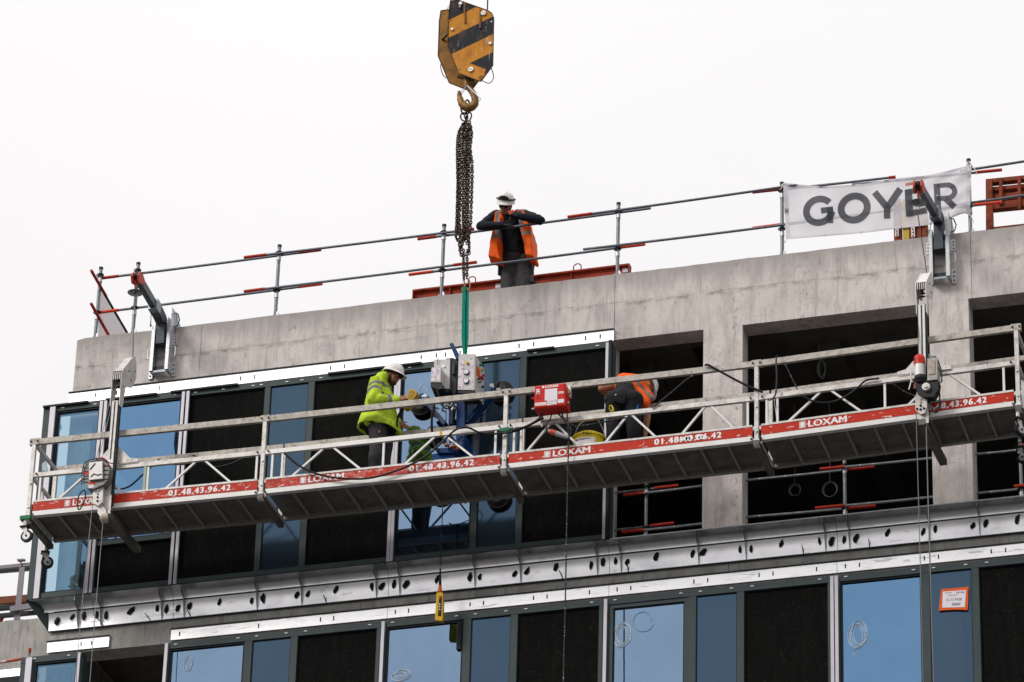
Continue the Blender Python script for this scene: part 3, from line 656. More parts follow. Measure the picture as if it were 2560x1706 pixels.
# ================================================================== GUARD RAILS ON THE ROOF
YR = .10
def make_post(name, label, h, group, loc, matp=POST, cups=(.38, .94)):
    r_ = root(name, label, 'guard post', loc, group)
    L = Vector(loc)
    part('tube', G().tube([L+Vector((0, 0, .02)), L+Vector((0, 0, h))], .0235, 12), matp, r_)
    g = G().tube([L+Vector((0, 0, h-.015)), L+Vector((0, 0, h+.012))], .029, 12); part('cap', g, DARKM, r_)
    for c in cups:
        part('collar', G().tube([L+Vector((0, 0, c-.075)), L+Vector((0, 0, c-.02))], .029, 12), GALVL, r_)
        g = G().tube([L+Vector((.045*math.cos(k/10*6.283), -.012+.045*math.sin(k/10*6.283), c+.03+.006*math.cos(k/10*6.283))) for k in range(10)], .007, 5, closed=True)
        g.tube([L+Vector((0, 0, c+.022)), L+Vector((0, 0, c+.036))], .036, 12)
        part('ring_clip', g, DARKM, r_)
    g = G(); g.box(L.x-.055, L.x+.055, L.y-.04, L.y+.04, L.z, L.z+.012); g.prism([L+Vector((.02, -.03, .012)), L+Vector((.05, -.03, .012)), L+Vector((.045, -.03, .07)), L+Vector((.02, -.03, .09))], (0, .05, 0))
    g.prism([L+Vector((-.02, -.03, .012)), L+Vector((-.05, -.03, .012)), L+Vector((-.02, -.03, .05))], (0, .05, 0))
    part('foot_bracket', g, GALVL, r_)
    return r_
posts = [(.205, 'first roof guard post, at the left concrete corner, rusty brown tube'), (.725, 'roof guard post beside the left davit arm, behind its round disc'),
         (2.668, 'roof guard post standing alone between left davit arm and hook chain'), (4.892, 'roof guard post just left of the hanging chain'),
         (7.20, 'roof guard post at the right end of the orange beam, right of the leaning man'), (9.32, 'dark roof guard post at the left edge of the banner'),
         (11.69, 'roof guard post at the right edge of the banner')]
proto = None
for i, (x, lab) in enumerate(posts):
    if proto is None: proto = make_post('guardrail_post', lab, 1.08, 'guard posts along the roof edge', (x, YR, ZT+.012)); o = proto
    else: o = copy_tree(proto); o.location = (x, YR, ZT+.012); o['label'] = lab
# the posts at the banner and the corner look darker
def tubeobj(a, b, red0, red1, label, mat_=TUBE, redm=REDT, group='roof guard rail tubes', r=.0165, cat='rail tube'):
    a, b = Vector(a), Vector(b); d = (b-a).normalized(); L = (b-a).length
    sag = [a+(b-a)*(k/6)+Vector((0, 0, -.006*math.sin(math.pi*k/6))) for k in range(7)]
    o = root('guard_rail', label, cat, a, group)
    part('tube', G().tube(sag, r, 10), mat_, o)
    if red0: part('red_end', G().tube([a-d*.004, a+d*red0], r+.004, 10), redm, o)
    if red1: part('red_end', G().tube([b-d*red1, b+d*.004], r+.004, 10), redm, o)
    return o
ur, lr = 30.47, 29.945
def R_(px0, py0, px1, py1, y): return P(px0, py0, y), P(px1, py1, y)
ypair = (YR-.045, YR+.045)
a, b = R_(246, 697, 802, 625, YR+.045); tubeobj(a, b, .28, .3, 'top rail tube from the left corner post past the left davit arm', group='upper roof rail tubes')
a, b = R_(611, 644, 1184, 573, YR-.045); tubeobj(a, b, .3, .24, 'top rail tube between the lone post and the hanging chain', group='upper roof rail tubes')
a, b = R_(1045, 598, 1627, 521, YR+.045); tubeobj(a, b, .24, 0, 'top rail tube the roof man leans his forearms on', group='upper roof rail tubes')
a, b = R_(1420, 543, 1990, 463, YR-.045); tubeobj(a, b, .32, 0, 'top rail tube from the beam end to the banner', group='upper roof rail tubes')
a, b = R_(1882, 481, 2238, 443, YR+.045); tubeobj(a, b, .36, .08, 'top rail tube hidden behind the banner lettering', group='upper roof rail tubes')
a, b = R_(2130, 462, 2504, 425, YR-.03); tubeobj(a, b, 0, .33, 'short top rail tube with red end right of the banner', group='upper roof rail tubes')
a, b = R_(2400, 428, 2680, 384, YR+.045); tubeobj(a, b, 0, 0, 'top rail tube leaving the frame at the right edge', group='upper roof rail tubes')
a, b = R_(246, 782, 805, 710, YR+.045); tubeobj(a, b, .28, .31, 'lower roof rail tube from the left corner post', redm=ORED, group='lower roof rail tubes')
a, b = R_(611, 729, 1191, 656, YR-.045); tubeobj(a, b, .28, .3, 'lower roof rail tube left of the hanging chain', group='lower roof rail tubes')
a, b = R_(1023, 687, 1612, 611, YR+.045); tubeobj(a, b, .32, .33, 'lower roof rail tube passing in front of the roof man thighs', redm=ORED, group='lower roof rail tubes')
a, b = R_(1458, 624, 2010, 556, YR-.045); tubeobj(a, b, 0, 0, 'lower roof rail tube right of the orange beam', group='lower roof rail tubes')
a, b = R_(1882, 571, 2350, 510, YR+.045); tubeobj(a, b, .36, 0, 'lower roof rail tube running behind the banner', redm=ORED, group='lower roof rail tubes')
a, b = R_(2300, 527, 2504, 506, YR-.03); tubeobj(a, b, 0, .34, 'short lower rail tube with red end right of the banner', redm=ORED, group='lower roof rail tubes')
a, b = R_(2380, 514, 2680, 470, YR+.045); tubeobj(a, b, 0, 0, 'lower roof rail tube in front of the rusty formwork', group='lower roof rail tubes')
# return rails along the left edge of the roof
for p0, p1, lab in ((A1(838, 282), A1(1165, 850), 'upper rail running back along the left roof edge'), (A1(835, 583), A1(1005, 890), 'lower rail running back along the left roof edge')):
    a = P(*p0, -.25); z = a.z-.02
    far = PZ(*p1, z-.28)
    tubeobj(a, far, .5, 0, lab, mat_=DARKM, group='rails along the left roof edge')
c0, c1, c2, c3 = P(*A1(905, 440), .3), P(*A1(1150, 860), 2.4), P(*A1(1150, 1000), 2.4), P(*A1(900, 1000), .3)
solo('frosted_sheet', G().prism([c0, c1, c2, c3], (.01, .01, 0)), MESHW, 'pale translucent sheet between the rails at the left roof corner', 'sheet', c3)

# orange beams lying on the roof behind the parapet
def roofbeam(p0, p1, h_px, y, label, loopx):
    a, b = P(*p0, y), P(*p1, y); r_ = root('steel_beam', label, 'steel beam', a, 'red steel beams on the roof')
    d = Vector((0, 0, -.17))
    part('web', G().prism([a, b, b+d, a+d], (0, .012, 0)), RSTEEL, r_)
    part('top_flange', G().prism([a+Vector((0, -.05, 0)), b+Vector((0, -.05, 0)), b+Vector((0, -.05, -.022)), a+Vector((0, -.05, -.022))], (0, .11, 0)), RSTEEL, r_)
    part('end_plate', G().prism([a+Vector((0, -.05, -.024)), a+Vector((.012, -.05, -.024)), a+Vector((.012, -.05, -.2)), a+Vector((0, -.05, -.2))], (0, .1, 0)), RSTEEL, r_)
    part('end_plate', G().prism([b+Vector((-.012, -.05, -.024)), b+Vector((0, -.05, -.024)), b+Vector((0, -.05, -.2)), b+Vector((-.012, -.05, -.2))], (0, .1, 0)), RSTEEL, r_)
    part('white_sticker', G().prism([b+Vector((-.1, -.003, -.04)), b+Vector((-.03, -.003, -.04)), b+Vector((-.03, -.003, -.1)), b+Vector((-.1, -.003, -.1))], (0, -.003, 0)), PAPER, r_)
    t = loopx; c = a+(b-a)*t
    pts = [c+Vector((-.05, 0, 0)), c+Vector((-.05, 0, .07))]+[c+Vector((.05*math.cos(math.pi-k*math.pi/8), 0, .07+.045*math.sin(k*math.pi/8))) for k in range(9)]+[c+Vector((.05, 0, 0))]
    part('lifting_loop', G().tube(pts, .008, 6), RSTEEL, r_)
    part('stiffener', G().prism([a+(b-a)*.42+Vector((-.01, -.04, -.024)), a+(b-a)*.42+Vector((0, -.04, -.024)), a+(b-a)*.42+Vector((0, -.04, -.17)), a+(b-a)*.42+Vector((-.01, -.04, -.17))], (0, .04, 0)), RSTEEL, r_)
roofbeam((1034, 729), (1258, 702), 20, .55, 'red oxide steel beam on the roof behind the chain, left of the man', .65)
roofbeam((1326, 694), (1576, 663), 20, .55, 'red oxide steel beam on the roof to the right of the man', .47)

# red formwork stack behind the banner, with printed numbers
fx = root('formwork_prop_stack', 'red formwork sections with printed numbers standing behind the banner', 'formwork', P(2300, 610, .9))
for (x0, x1, m_) in ((1150, 1212, RUST), (1232, 1290, mat('formwork_yellow', (.5, .36, .05), .6)), (1300, 1352, RUST), (1360, 1400, RUST), (1408, 1450, RUST)):
    a, b = P(*BN(x0, 440), .9), P(*BN(x1, 430), .9); dz = Vector((0, 0, -.95))
    part('formwork_section', G().prism([a, b, b+dz, a+dz], (0, .12, 0)), m_, fx)
part('cross_rail', G().prism([P(*BN(1150, 700), .895), P(*BN(1450, 665), .895), P(*BN(1450, 680), .895), P(*BN(1150, 715), .895)], (0, -.02, 0)), RUST, fx)
for s_, cx, cy in (('0', 1182, 728), ('9', 1182, 760), ('6', 1330, 708), ('4', 1331, 738), ('6', 1332, 770)):
    y = .875
    part('number_plate', G().prism([P(*BN(cx-16, cy+16), y), P(*BN(cx+16, cy+12), y), P(*BN(cx+16, cy-18), y), P(*BN(cx-16, cy-14), y)], (0, .01, 0)), PAPER, fx)
    part('number', text_on(s_, lambda u, v: P(*BN(cx-9+18*u, cy+12-24*v), y-.003), .02), INKD, fx)
# rusty formwork frames at the right edge
rf = root('rusty_formwork_panel', 'rusty orange formwork frames stacked on the roof at the right edge', 'formwork', P(2480, 560, .6))
def rfp(pts, y=.6, th=.1): part('frame_bar', G().prism([P(*BN(*p), y) for p in pts], (0, th, 0)), RUST, rf)
rfp([(1998, 250), (2600, 190), (2600, 222), (1998, 285)])
rfp([(2030, 325), (2600, 268), (2600, 300), (2030, 358)], .62)
rfp([(2030, 395), (2600, 335), (2600, 372), (2030, 430)], .62)
rfp([(2000, 470), (2600, 400), (2600, 470), (2000, 530)])
rfp([(1998, 250), (2055, 245), (2068, 700), (2000, 720)], .58, .05)
rfp([(2068, 690), (2600, 632), (2600, 655), (2068, 712)], .6)
rfp([(2120, 240), (2150, 238), (2150, 475), (2120, 478)], .57, .03)
rfp([(2290, 225), (2320, 223), (2320, 520), (2290, 522)], .57, .03)

# ================================================================== BANNER
bn = root('hanging_banner', 'white mesh banner reading GOYER tied between two roof posts', 'banner', P(1960, 600, .03))
topc = [(138, 283), (500, 312), (900, 297), (1200, 245), (1450, 215), (1700, 155), (1868, 112)]
botc = [(165, 803), (520, 775), (880, 745), (1230, 700), (1500, 668), (1660, 615), (1800, 560), (1852, 582)]
def interp(c, u):
    xs = [p[0] for p in c]; x = xs[0]+(xs[-1]-xs[0])*u
    for (x0, y0), (x1, y1) in zip(c[:-1], c[1:]):
        if x <= x1+1e-6:
            t = (x-x0)/(x1-x0); t2 = t
            return (x, y0+(y1-y0)*t2)
    return c[-1]
def ban(u, v, off=0.0):
    t, b = interp(topc, u), interp(botc, u)
    x = t[0]*(1-v)+b[0]*v; y = t[1]*(1-v)+b[1]*v
    y += 6*math.sin(u*9)*(1-v)
    wv = .020*math.sin(u*17+v*3)+.012*math.sin(u*31-v*6)+.025*math.exp(-((v-.1)*6)**2)*math.sin(u*12)
    wv += .03*math.sin((u*1.2+v)*6)*max(0, u-.75)*3
    wv += .016*math.sin((u*2.1-v*.55)*19)*math.exp(-((u-.12)*4)**2)+.014*math.sin((u*1.5+v*.8)*23)*math.exp(-((u-.9)*4)**2)+.008*abs(math.sin(u*23+1.5*v))+.02*noise.noise(Vector((u*7, v*3, 2)))
    return P(*BN(x, y), .01+wv*.9+off)
def ban_px(x, y, off=-.006):
    u = (x-138)/(1868-138)
    for _ in range(6):
        t, b = interp(topc, min(1, max(0, u))), interp(botc, min(1, max(0, u)))
        v = (y-t[1]-3*math.sin(u*9))/(b[1]-t[1]); xx = t[0]*(1-v)+b[0]*v; u += (x-xx)/1710
    return ban(min(1, max(0, u)), v, off)
mt = bpy.data.materials.new('banner_mesh_cloth'); mt.use_nodes = True; t = mt.node_tree; b = t.nodes['Principled BSDF']; b.inputs['Base Color'].default_value = (.92, .90, .94, 1); b.inputs['Roughness'].default_value = .7
tl = N(t, 'ShaderNodeBsdfTranslucent'); tl.inputs[0].default_value = (.8, .78, .83, 1); tr = N(t, 'ShaderNodeBsdfTransparent')
x1 = N(t, 'ShaderNodeMixShader'); x1.inputs[0].default_value = .5; x2 = N(t, 'ShaderNodeMixShader'); x2.inputs[0].default_value = .20
t.links.new(b.outputs[0], x1.inputs[1]); t.links.new(tl.outputs[0], x1.inputs[2]); t.links.new(x1.outputs[0], x2.inputs[1]); t.links.new(tr.outputs[0], x2.inputs[2]); t.links.new(x2.outputs[0], t.nodes['Material Output'].inputs[0])
CLOTH = mt
def lettermat(name, c):
    mt = bpy.data.materials.new(name); mt.use_nodes = True; t = mt.node_tree; b = t.nodes['Principled BSDF']; b.inputs['Base Color'].default_value = c+(1,); b.inputs['Roughness'].default_value = .7
    tr = N(t, 'ShaderNodeBsdfTransparent'); x2 = N(t, 'ShaderNodeMixShader'); x2.inputs[0].default_value = .12
    t.links.new(b.outputs[0], x2.inputs[1]); t.links.new(tr.outputs[0], x2.inputs[2]); t.links.new(x2.outputs[0], t.nodes['Material Output'].inputs[0]); return mt
LET = lettermat('banner_letter_print', (.032, .036, .05)); LETR = lettermat('banner_red_print', (.62, .16, .12))
nu, nv = 80, 20; g = G()
for i in range(nu+1):
    for j in range(nv+1): g.v.append(ban(i/nu, j/nv))
for i in range(nu):
    for j in range(nv): a = i*(nv+1)+j; g.f.append((a, a+1, a+nv+2, a+nv+1))
for i in range(nu+1):
    for j in range(nv+1): g.v.append(ban(i/nu, j/nv, .003))
n0 = (nu+1)*(nv+1)
cl_ = part('cloth', g, CLOTH, bn)
g = G()
def hemquad(u0, v0, u1, v1):
    g.prism([ban(u0, v0, -.004), ban(u1, v0, -.004), ban(u1, v1, -.004), ban(u0, v1, -.004)], (0, .002, 0))
for k in range(40): hemquad(k/40, 0, (k+1)/40, .035); hemquad(k/40, .965, (k+1)/40, 1)
for k in range(12): hemquad(0, k/12*.92+.04, .022, (k+1)/12*.92+.04); hemquad(.978, k/12*.92+.04, 1, (k+1)/12*.92+.04)
part('hem', g, CLOTH, bn)
for u, v in ((.005, .02), (.21, .98), (.41, .98), (.63, .98), (.61, .03), (.99, .03), (.985, .97)):
    c = ban(u, v, -.008); part('eyelet', G().tube([c+Vector((.011*math.cos(k/8*6.283), 0, .011*math.sin(k/8*6.283))) for k in range(8)], .004, 5, closed=True), GALVL, bn)
def stroke(pts, wdt, closed=False):
    """letter stroke in banner pixel coordinates with constant width"""
    g = G(); k = len(pts); vs = []
    for i, p in enumerate(pts):
        a = pts[i-1] if (i or closed) else p; b = pts[(i+1) % k] if (i < k-1 or closed) else p
        dx, dy = b[0]-a[0], b[1]-a[1]; l = math.hypot(dx, dy) or 1; nx, ny = -dy/l, dx/l
        ww = wdt[i] if isinstance(wdt, list) else wdt
        vs.append((ban_px(p[0]+nx*ww/2, p[1]+ny*ww/2), ban_px(p[0]-nx*ww/2, p[1]-ny*ww/2)))
    m = k if closed else k-1
    for i in range(m): j = (i+1) % k; g.quad(vs[i][0], vs[j][0], vs[j][1], vs[i][1])
    return g
def seg(p, q, n=8): return [(p[0]+(q[0]-p[0])*i/n, p[1]+(q[1]-p[1])*i/n) for i in range(n+1)]
def arc(cx, cy, rx, ry, a0, a1, n=28, shear=-.09):
    o = []
    for i in range(n+1):
        a = math.radians(a0+(a1-a0)*i/n); x = rx*math.cos(a); o.append((cx+x, cy-ry*math.sin(a)+shear*x))
    return o
def join(*gs):
    G_ = G()
    for q in gs: n = len(G_.v); G_.v += q.v; G_.f += [tuple(n+i for i in f) for f in q.f]
    return G_
part('letter', join(stroke(arc(470, 541, 118, 110, 38, 352), 62), stroke(seg((486, 540), (598, 526)), 55), stroke(seg((570, 512), (570, 655)), 56)), LET, bn, label='printed G')
part('letter', stroke(arc(791, 516, 120, 110, 0, 352), 64, True), LET, bn, label='printed O')
part('letter', join(stroke(seg((978, 372), (1093, 510)), 62), stroke(seg((1215, 340), (1093, 515)), 62), stroke(seg((1093, 490), (1093, 612)), 60)), LET, bn, label='printed Y')
part('letter', join(stroke(seg((1288, 350), (1300, 593)), 68), stroke(seg((1262, 372), (1425, 342)), 50), stroke(seg((1290, 475), (1420, 450)), 50), stroke(seg((1275, 570), (1455, 537)), 54)), LET, bn, label='printed E')
part('letter_accent', stroke(seg((1262, 302), (1425, 274)), 26), LETR, bn, label='pale red bar above the E')
part('letter', join(stroke(seg((1548, 292), (1562, 535)), 58), stroke(arc(1640, 363, 74, 62, 90, -90, 20, 0), 48), stroke(seg((1550, 312), (1640, 301)), 44), stroke(seg((1552, 433), (1645, 423)), 44), stroke(seg((1630, 430), (1712, 508)), 58)), LET, bn, label='printed R')
for a, b in (((140, 290), (110, 350)), ((1870, 120), (1920, 210)), ((160, 795), (150, 835)), ((1855, 580), (1890, 655)), ((1865, 130), (1850, 90))):
    part('tie_string', G().tube([P(*BN(*a), .0), P(*BN((a[0]+b[0])/2+8, (a[1]+b[1])/2), -.01), P(*BN(*b), .02)], .005, 5), WHITE, bn)
# ================================================================== LOWER WING AT THE LEFT
lw = root('lower_concrete_wing', 'lower concrete wing with a parapet at the far left, behind the glazed corner', 'building', (-3, 3, 0))
YW2 = 2.6
def w2(px, py, Y=YW2): return P(px, py, Y)
a, b = w2(-60, 1556), w2(124, 1549)
g = G(); zt = (a.z+b.z)/2
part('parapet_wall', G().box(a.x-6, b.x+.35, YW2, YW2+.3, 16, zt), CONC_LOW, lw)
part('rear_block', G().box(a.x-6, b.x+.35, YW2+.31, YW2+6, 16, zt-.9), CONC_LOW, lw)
q0, q1 = w2(-40, 1683, YW2-.1), w2(56, 1676, YW2-.1)
part('flashing_strip', G().box(q0.x-4, q1.x, YW2-.1, YW2-.05, q0.z-.10, q0.z+.02), ALUS, lw)
part('frame_member', G().box(q0.x-4, q1.x, YW2-.14, YW2-.02, q0.z-.24, q0.z-.11), SASH, lw)
wr = root('grey_roof_guardrail', 'grey steel guardrail with flat posts standing on the lower wing at far left', 'guardrail', w2(45, 1550, YW2+.1))
def wbar(name, p0, p1, hpx, y, m_, th=.05, lab=None):
    a, b = w2(*p0, y), w2(*p1, y); h = hpx*.0054
    part(name, G().prism([a, b, b+Vector((0, 0, -h)), a+Vector((0, 0, -h))], (0, th, 0)), m_, wr, label=lab)
wbar('top_rail', A3(-100, 507), A3(310, 463), 9, 2.7, GREYP); wbar('top_rail', A3(-100, 545), A3(310, 510), 6, 2.78, TUBE)
wbar('middle_rail', A3(-100, 870), A3(300, 835), 12, 2.85, SASH); wbar('lower_rail', A3(-100, 945), A3(370, 900), 10, 2.85, SASH)
wbar('clamp_plate', A3(92, 870), A3(290, 840), 14, 2.62, GREYP); wbar('plank', A3(-100, 790), A3(275, 760), 19, 2.9, WOODP)
g = G().prism([w2(*A3(178, 510), 2.68), w2(*A3(226, 510), 2.68), w2(*A3(180, 990), 2.68), w2(*A3(126, 990), 2.68)], (0, .02, 0)); part('post', g, GREYP, wr)
g = G().prism([w2(*A3(183, 440), 2.68), w2(*A3(194, 440), 2.68), w2(*A3(196, 515), 2.68), w2(*A3(183, 515), 2.68)], (0, .02, 0)); part('stem', g, GREYP, wr)
g = G().prism([w2(*A3(155, 436), 2.66), w2(*A3(224, 432), 2.66), w2(*A3(222, 446), 2.66), w2(*A3(157, 450), 2.66)], (0, .05, 0)); part('top_plate', g, GREYP, wr)
part('foot_plate', G().prism([w2(*A3(35, 1005), 2.64), w2(*A3(212, 990), 2.64), w2(*A3(214, 1000), 2.64), w2(*A3(35, 1015), 2.64)], (0, .12, 0)), GREYP, wr)
a, b = w2(*A3(-100, 1395), 1.9), w2(*A3(205, 1352), 1.9); tubeobj(a, b, 0, .0, 'red and white tube crossing in front of the lower wing wall', mat_=mat('red_white_tube', (.5, .1, .07), .5, scratch=(.7, .6, .58), sc_amt=.9, sc_scale=8), group='tubes in front of the lower wing', r=.02)
a, b = w2(*A3(268, 1320), 1.9), w2(*A3(275, 1262), 1.9); tubeobj(a, b, 0, .06, 'short upright tube with a red tip above the lower left window', group='tubes in front of the lower wing', mat_=POST)
a, b = w2(*A3(0, 1015), 3.1), w2(*A3(25, 955), 3.1); tubeobj(a, b, 0, 0, 'rusty tube stub at the left edge on the lower wing roof', group='tubes in front of the lower wing', mat_=RUST, r=.03)

# ================================================================== GUARD RAILS IN THE OPEN BAYS
for i, (px, yt, yb, lab) in enumerate(((1617, 1212, 1335, 'guard post between floor and ceiling in the left lower bay'), (2115, 1150, 1285, 'guard post in the middle lower bay, white marks on it'), (2556, 1135, 1240, 'guard post cut off at the right frame edge in the lower bay'))):
    p = P(px, yb, YR+.1); top = P(px, yt, YR+.1)
    o = copy_tree(proto); o.location = (p.x, YR+.05, 25.52); o['label'] = lab; o['group'] = 'guard posts in the open lower bays'
def br(p0, p1, dy, r0, r1, lab, redm=REDT): a, b = P(*p0, YR+.05+dy), P(*p1, YR+.05+dy); tubeobj(a, b, r0, r1, lab, redm=redm, mat_=POST, group='rail tubes in the open lower bays', r=.016)
br(C2(915, 930), C2(1525, 860), .045, 0, .3, 'upper rail tube with red end at the left lower bay post')
br(C2(1025, 950), C2(1790, 858), -.045, .25, 0, 'upper rail tube crossing the left lower bay to the pillar')
br(C2(890, 1275), C2(1485, 1205), .045, 0, .3, 'lower rail tube with orange end at the left lower bay post')
br(C2(1012, 1288), C2(1790, 1205), -.045, .27, 0, 'lower rail tube crossing the left lower bay to the pillar')
br(C2(2150, 812), D2(975, 686), .045, 0, .33, 'upper rail tube from the first pillar into the middle lower bay')
br(D2(480, 710), D2(1540, 605), -.045, .3, 0, 'upper rail tube reaching the second pillar in the middle lower bay')
br(C2(2150, 1150), D2(985, 1045), .045, 0, .34, 'lower rail tube from the first pillar into the middle lower bay')
br(D2(438, 1068), D2(1540, 962), -.045, .36, 0, 'lower rail tube reaching the second pillar in the middle lower bay')
br(D2(1900, 572), D2(2330, 530), .045, 0, 0, 'upper rail tube in the right lower bay')
br(D2(2318, 492), D2(2600, 462), -.045, .2, 0, 'red tipped upper rail tube at the right frame edge')
br(D2(1920, 930), D2(2500, 870), .045, 0, 0, 'lower rail tube in the right lower bay')
br(D2(2262, 868), D2(2600, 832), -.045, .3, 0, 'red tipped lower rail tube at the right frame edge')

ARMM = mat('dark_galvanised_arm', (.085, .10, .118), .45, .4, var=.3, vscale=14)
# ================================================================== DAVIT ARMS
def davit(dx, dy, label, sc_=1.0):
    """dx, dy: pixel map from the drawing of the left arm"""
    M_ = lambda x, y: A1((x-1470)*sc_+1470+dx, (y-1250)*sc_+1250+dy)
    xc = P(*M_(1475, 1240), -.06).x
    r_ = root('davit_arm', label, 'davit arm', P(*M_(1475, 1240), 0), 'davit arms bolted to the parapet')
    z0 = P(*M_(1475, 1255), -.02).z
    zt_ = z0+.70; zh_ = z0+.93
    for s_ in (-1, 1):
        x = xc+s_*.105
        part('channel', G().box(x-.022, x+.022, -.16, -.02, z0+.02, zt_ if s_ < 0 else zh_), GALVL, r_)
        part('channel_web', G().box(x-.025 if s_ > 0 else x+.0225, x-.0225 if s_ > 0 else x+.025, -.155, -.03, z0+.03, zt_), GALVD, r_)
        for zz_, h in ((z0-.02, .20), (z0+.44, .16)):
            o = part('base_plate', G().box(x+.023 if s_ > 0 else x-.075, x+.075 if s_ > 0 else x-.023, -.026, -.006, zz_, zz_+h), GALVL, r_)
            for k in range(3): part('bolt_hole', G().cyl((x+s_*.052, -.034, zz_+h*(.2+.3*k)), (x+s_*.052, -.027, zz_+h*(.2+.3*k)), .010, 8), DARKM, o)
        c = Vector((x+s_*.022, -.09, z0+.24))
        part('handle', G().tube([c, c+Vector((s_*.05, 0, 0)), c+Vector((s_*.06, 0, .01)), c+Vector((s_*.06, 0, .13)), c+Vector((s_*.05, 0, .14)), c+Vector((0, 0, .14))], .008, 6), GALVL, r_)
    part('cross_plate', G().box(xc-.08, xc+.08, -.11, -.09, z0+.02, z0+.10), DARKM, r_)
    part('foot_bar', G().box(xc-.12, xc+.12, -.14, -.12, z0+.0, z0+.03), GALVD, r_)
    part('cross_plate', G().box(xc-.08, xc+.08, -.11, -.09, z0+.44, z0+.56), GALVD, r_)
    Q = lambda x, y: PX(*M_(x, y), xc)
    qs = [Q(1495, 850), Q(1492, 770), Q(1460, 690), Q(1415, 605)]
    sh = -.12-qs[0].y
    pts = [Vector((xc, -.10, z0+.42))]+[v+Vector((0, sh*(1-k/3), 0)) for k, v in enumerate(qs)]
    print('DAVIT', xc, z0, [tuple(round(c, 3) for c in v) for v in pts], Q(1275, 365))
    E0 = pts[-1]
    # the tip is where the photo shows it, in the vertical plane of the arm
    T1 = Q(1275, 365)
    d = (T1-E0).normalized(); E1 = T1
    cur = bez(pts, 5); g = G()
    for a, b in zip(cur[:-1], cur[1:]): g.bar(a-(b-a).normalized()*.008, b, .11, .15, up=(0, -1, .3))
    part('arm_lower', g, ARMM, r_, smooth=False)
    u = Vector((1, 0, 0)).cross(d).normalized()
    if u.z < 0: u = -u
    part('arm_sleeve', G().bar(E0-d*.09, E0+d*.05, .12, .155, up=u), GALVD, r_, smooth=False)
    part('arm_extension', G().bar(E0, E1, .075, .11, up=u), ARMM, r_, smooth=False)
    hd = part('red_head', G().prism([E1+u*.06+Vector((-.055, 0, 0)), E1+d*.10+u*.05+Vector((-.055, 0, 0)), E1+d*.15-u*.04+Vector((-.055, 0, 0)), E1+d*.10-u*.12+Vector((-.055, 0, 0)), E1-u*.08+Vector((-.055, 0, 0)), E1-d*.12+Vector((-.055, 0, 0))], (.022, 0, 0)).prism([E1+u*.06+Vector((.033, 0, 0)), E1+d*.10+u*.05+Vector((.033, 0, 0)), E1+d*.15-u*.04+Vector((.033, 0, 0)), E1+d*.10-u*.12+Vector((.033, 0, 0)), E1-u*.08+Vector((.033, 0, 0)), E1-d*.12+Vector((.033, 0, 0))], (.022, 0, 0)), mat('red_davit_head', (.45, .06, .04), .5, var=.2), r_, smooth=False)
    part('pulley', G().cyl(E1+d*.08+Vector((-.02, 0, 0)), E1+d*.08+Vector((.02, 0, 0)), .045, 14), DARKM, hd)
    tip = E1+d*.08-u*.04
    hp = tip+Vector((0, .0, -.07)); g = G()
    for k in range(4): g.tube([hp+Vector((.018*math.cos(a/8*6.283)*(1 if k % 2 else .3), .018*math.cos(a/8*6.283)*(0 if k % 2 else 1), -.032*k+.026*math.sin(a/8*6.283))) for a in range(8)], .006, 5, closed=True)
    part('shackle', g, mat('red_shackle', (.4, .07, .05), .5), r_)
    dc = hp+Vector((0, 0, -.14))
    part('disc', G().ell(dc, .10, .10, .012, 24, 6), GALVD, r_); part('disc_hub', G().cyl(dc+Vector((0, 0, -.10)), dc+Vector((0, 0, .02)), .012, 8), GALVD, r_)
    # gusset behind
    part('gusset', G().prism([(xc+.13, -.02, ZT-.1), (xc+.13, -.02, zh_), (xc+.13, .06, zh_-.08), (xc+.13, .28, ZT+.02), (xc+.13, -.004, ZT+.02), (xc+.13, -.004, ZT-.1)], (.012, 0, 0)), GALVD, r_, smooth=False)
    g = G().tube([(xc+.12, -.05, zh_-.03), (xc+.17, -.05, zh_-.05), (xc+.20, -.05, zh_-.14), (xc+.18, -.05, zh_-.22), (xc+.12, -.05, zh_-.24)], .008, 6)
    part('side_handle', g, DARKM, r_)
    ch0, ch1 = E0+Vector((-.045, .03, -.09)), Vector((xc-.15, -.15, zt_+.0)); cg = G()
    for k in range(9):
        f = k/8; c = ch0.lerp(ch1, f)+Vector((0, 0, -.07*math.sin(math.pi*f))); cg.tube([c+Vector(((.009 if k % 2 else 0)*math.cos(a/6*6.283), (0 if k % 2 else .009)*math.cos(a/6*6.283), .02*math.sin(a/6*6.283))) for a in range(6)], .003, 4, closed=True)
    part('safety_chain', cg, DARKM, r_)
    return r_, dc
D_L, dcL = davit(0, 0, 'left davit arm with round disc, bolted to the concrete near the roof corner')
# right arm: channel foot measured at (1590, 1200) in the upper right crop
ox_ = (1920+1590*640/2350)*2350/640-1475; oy_ = (380+1205*640/2350-600)*2350/640-1250
D_R, dcR = davit(ox_, oy_, 'right davit arm with red head in front of the banner')

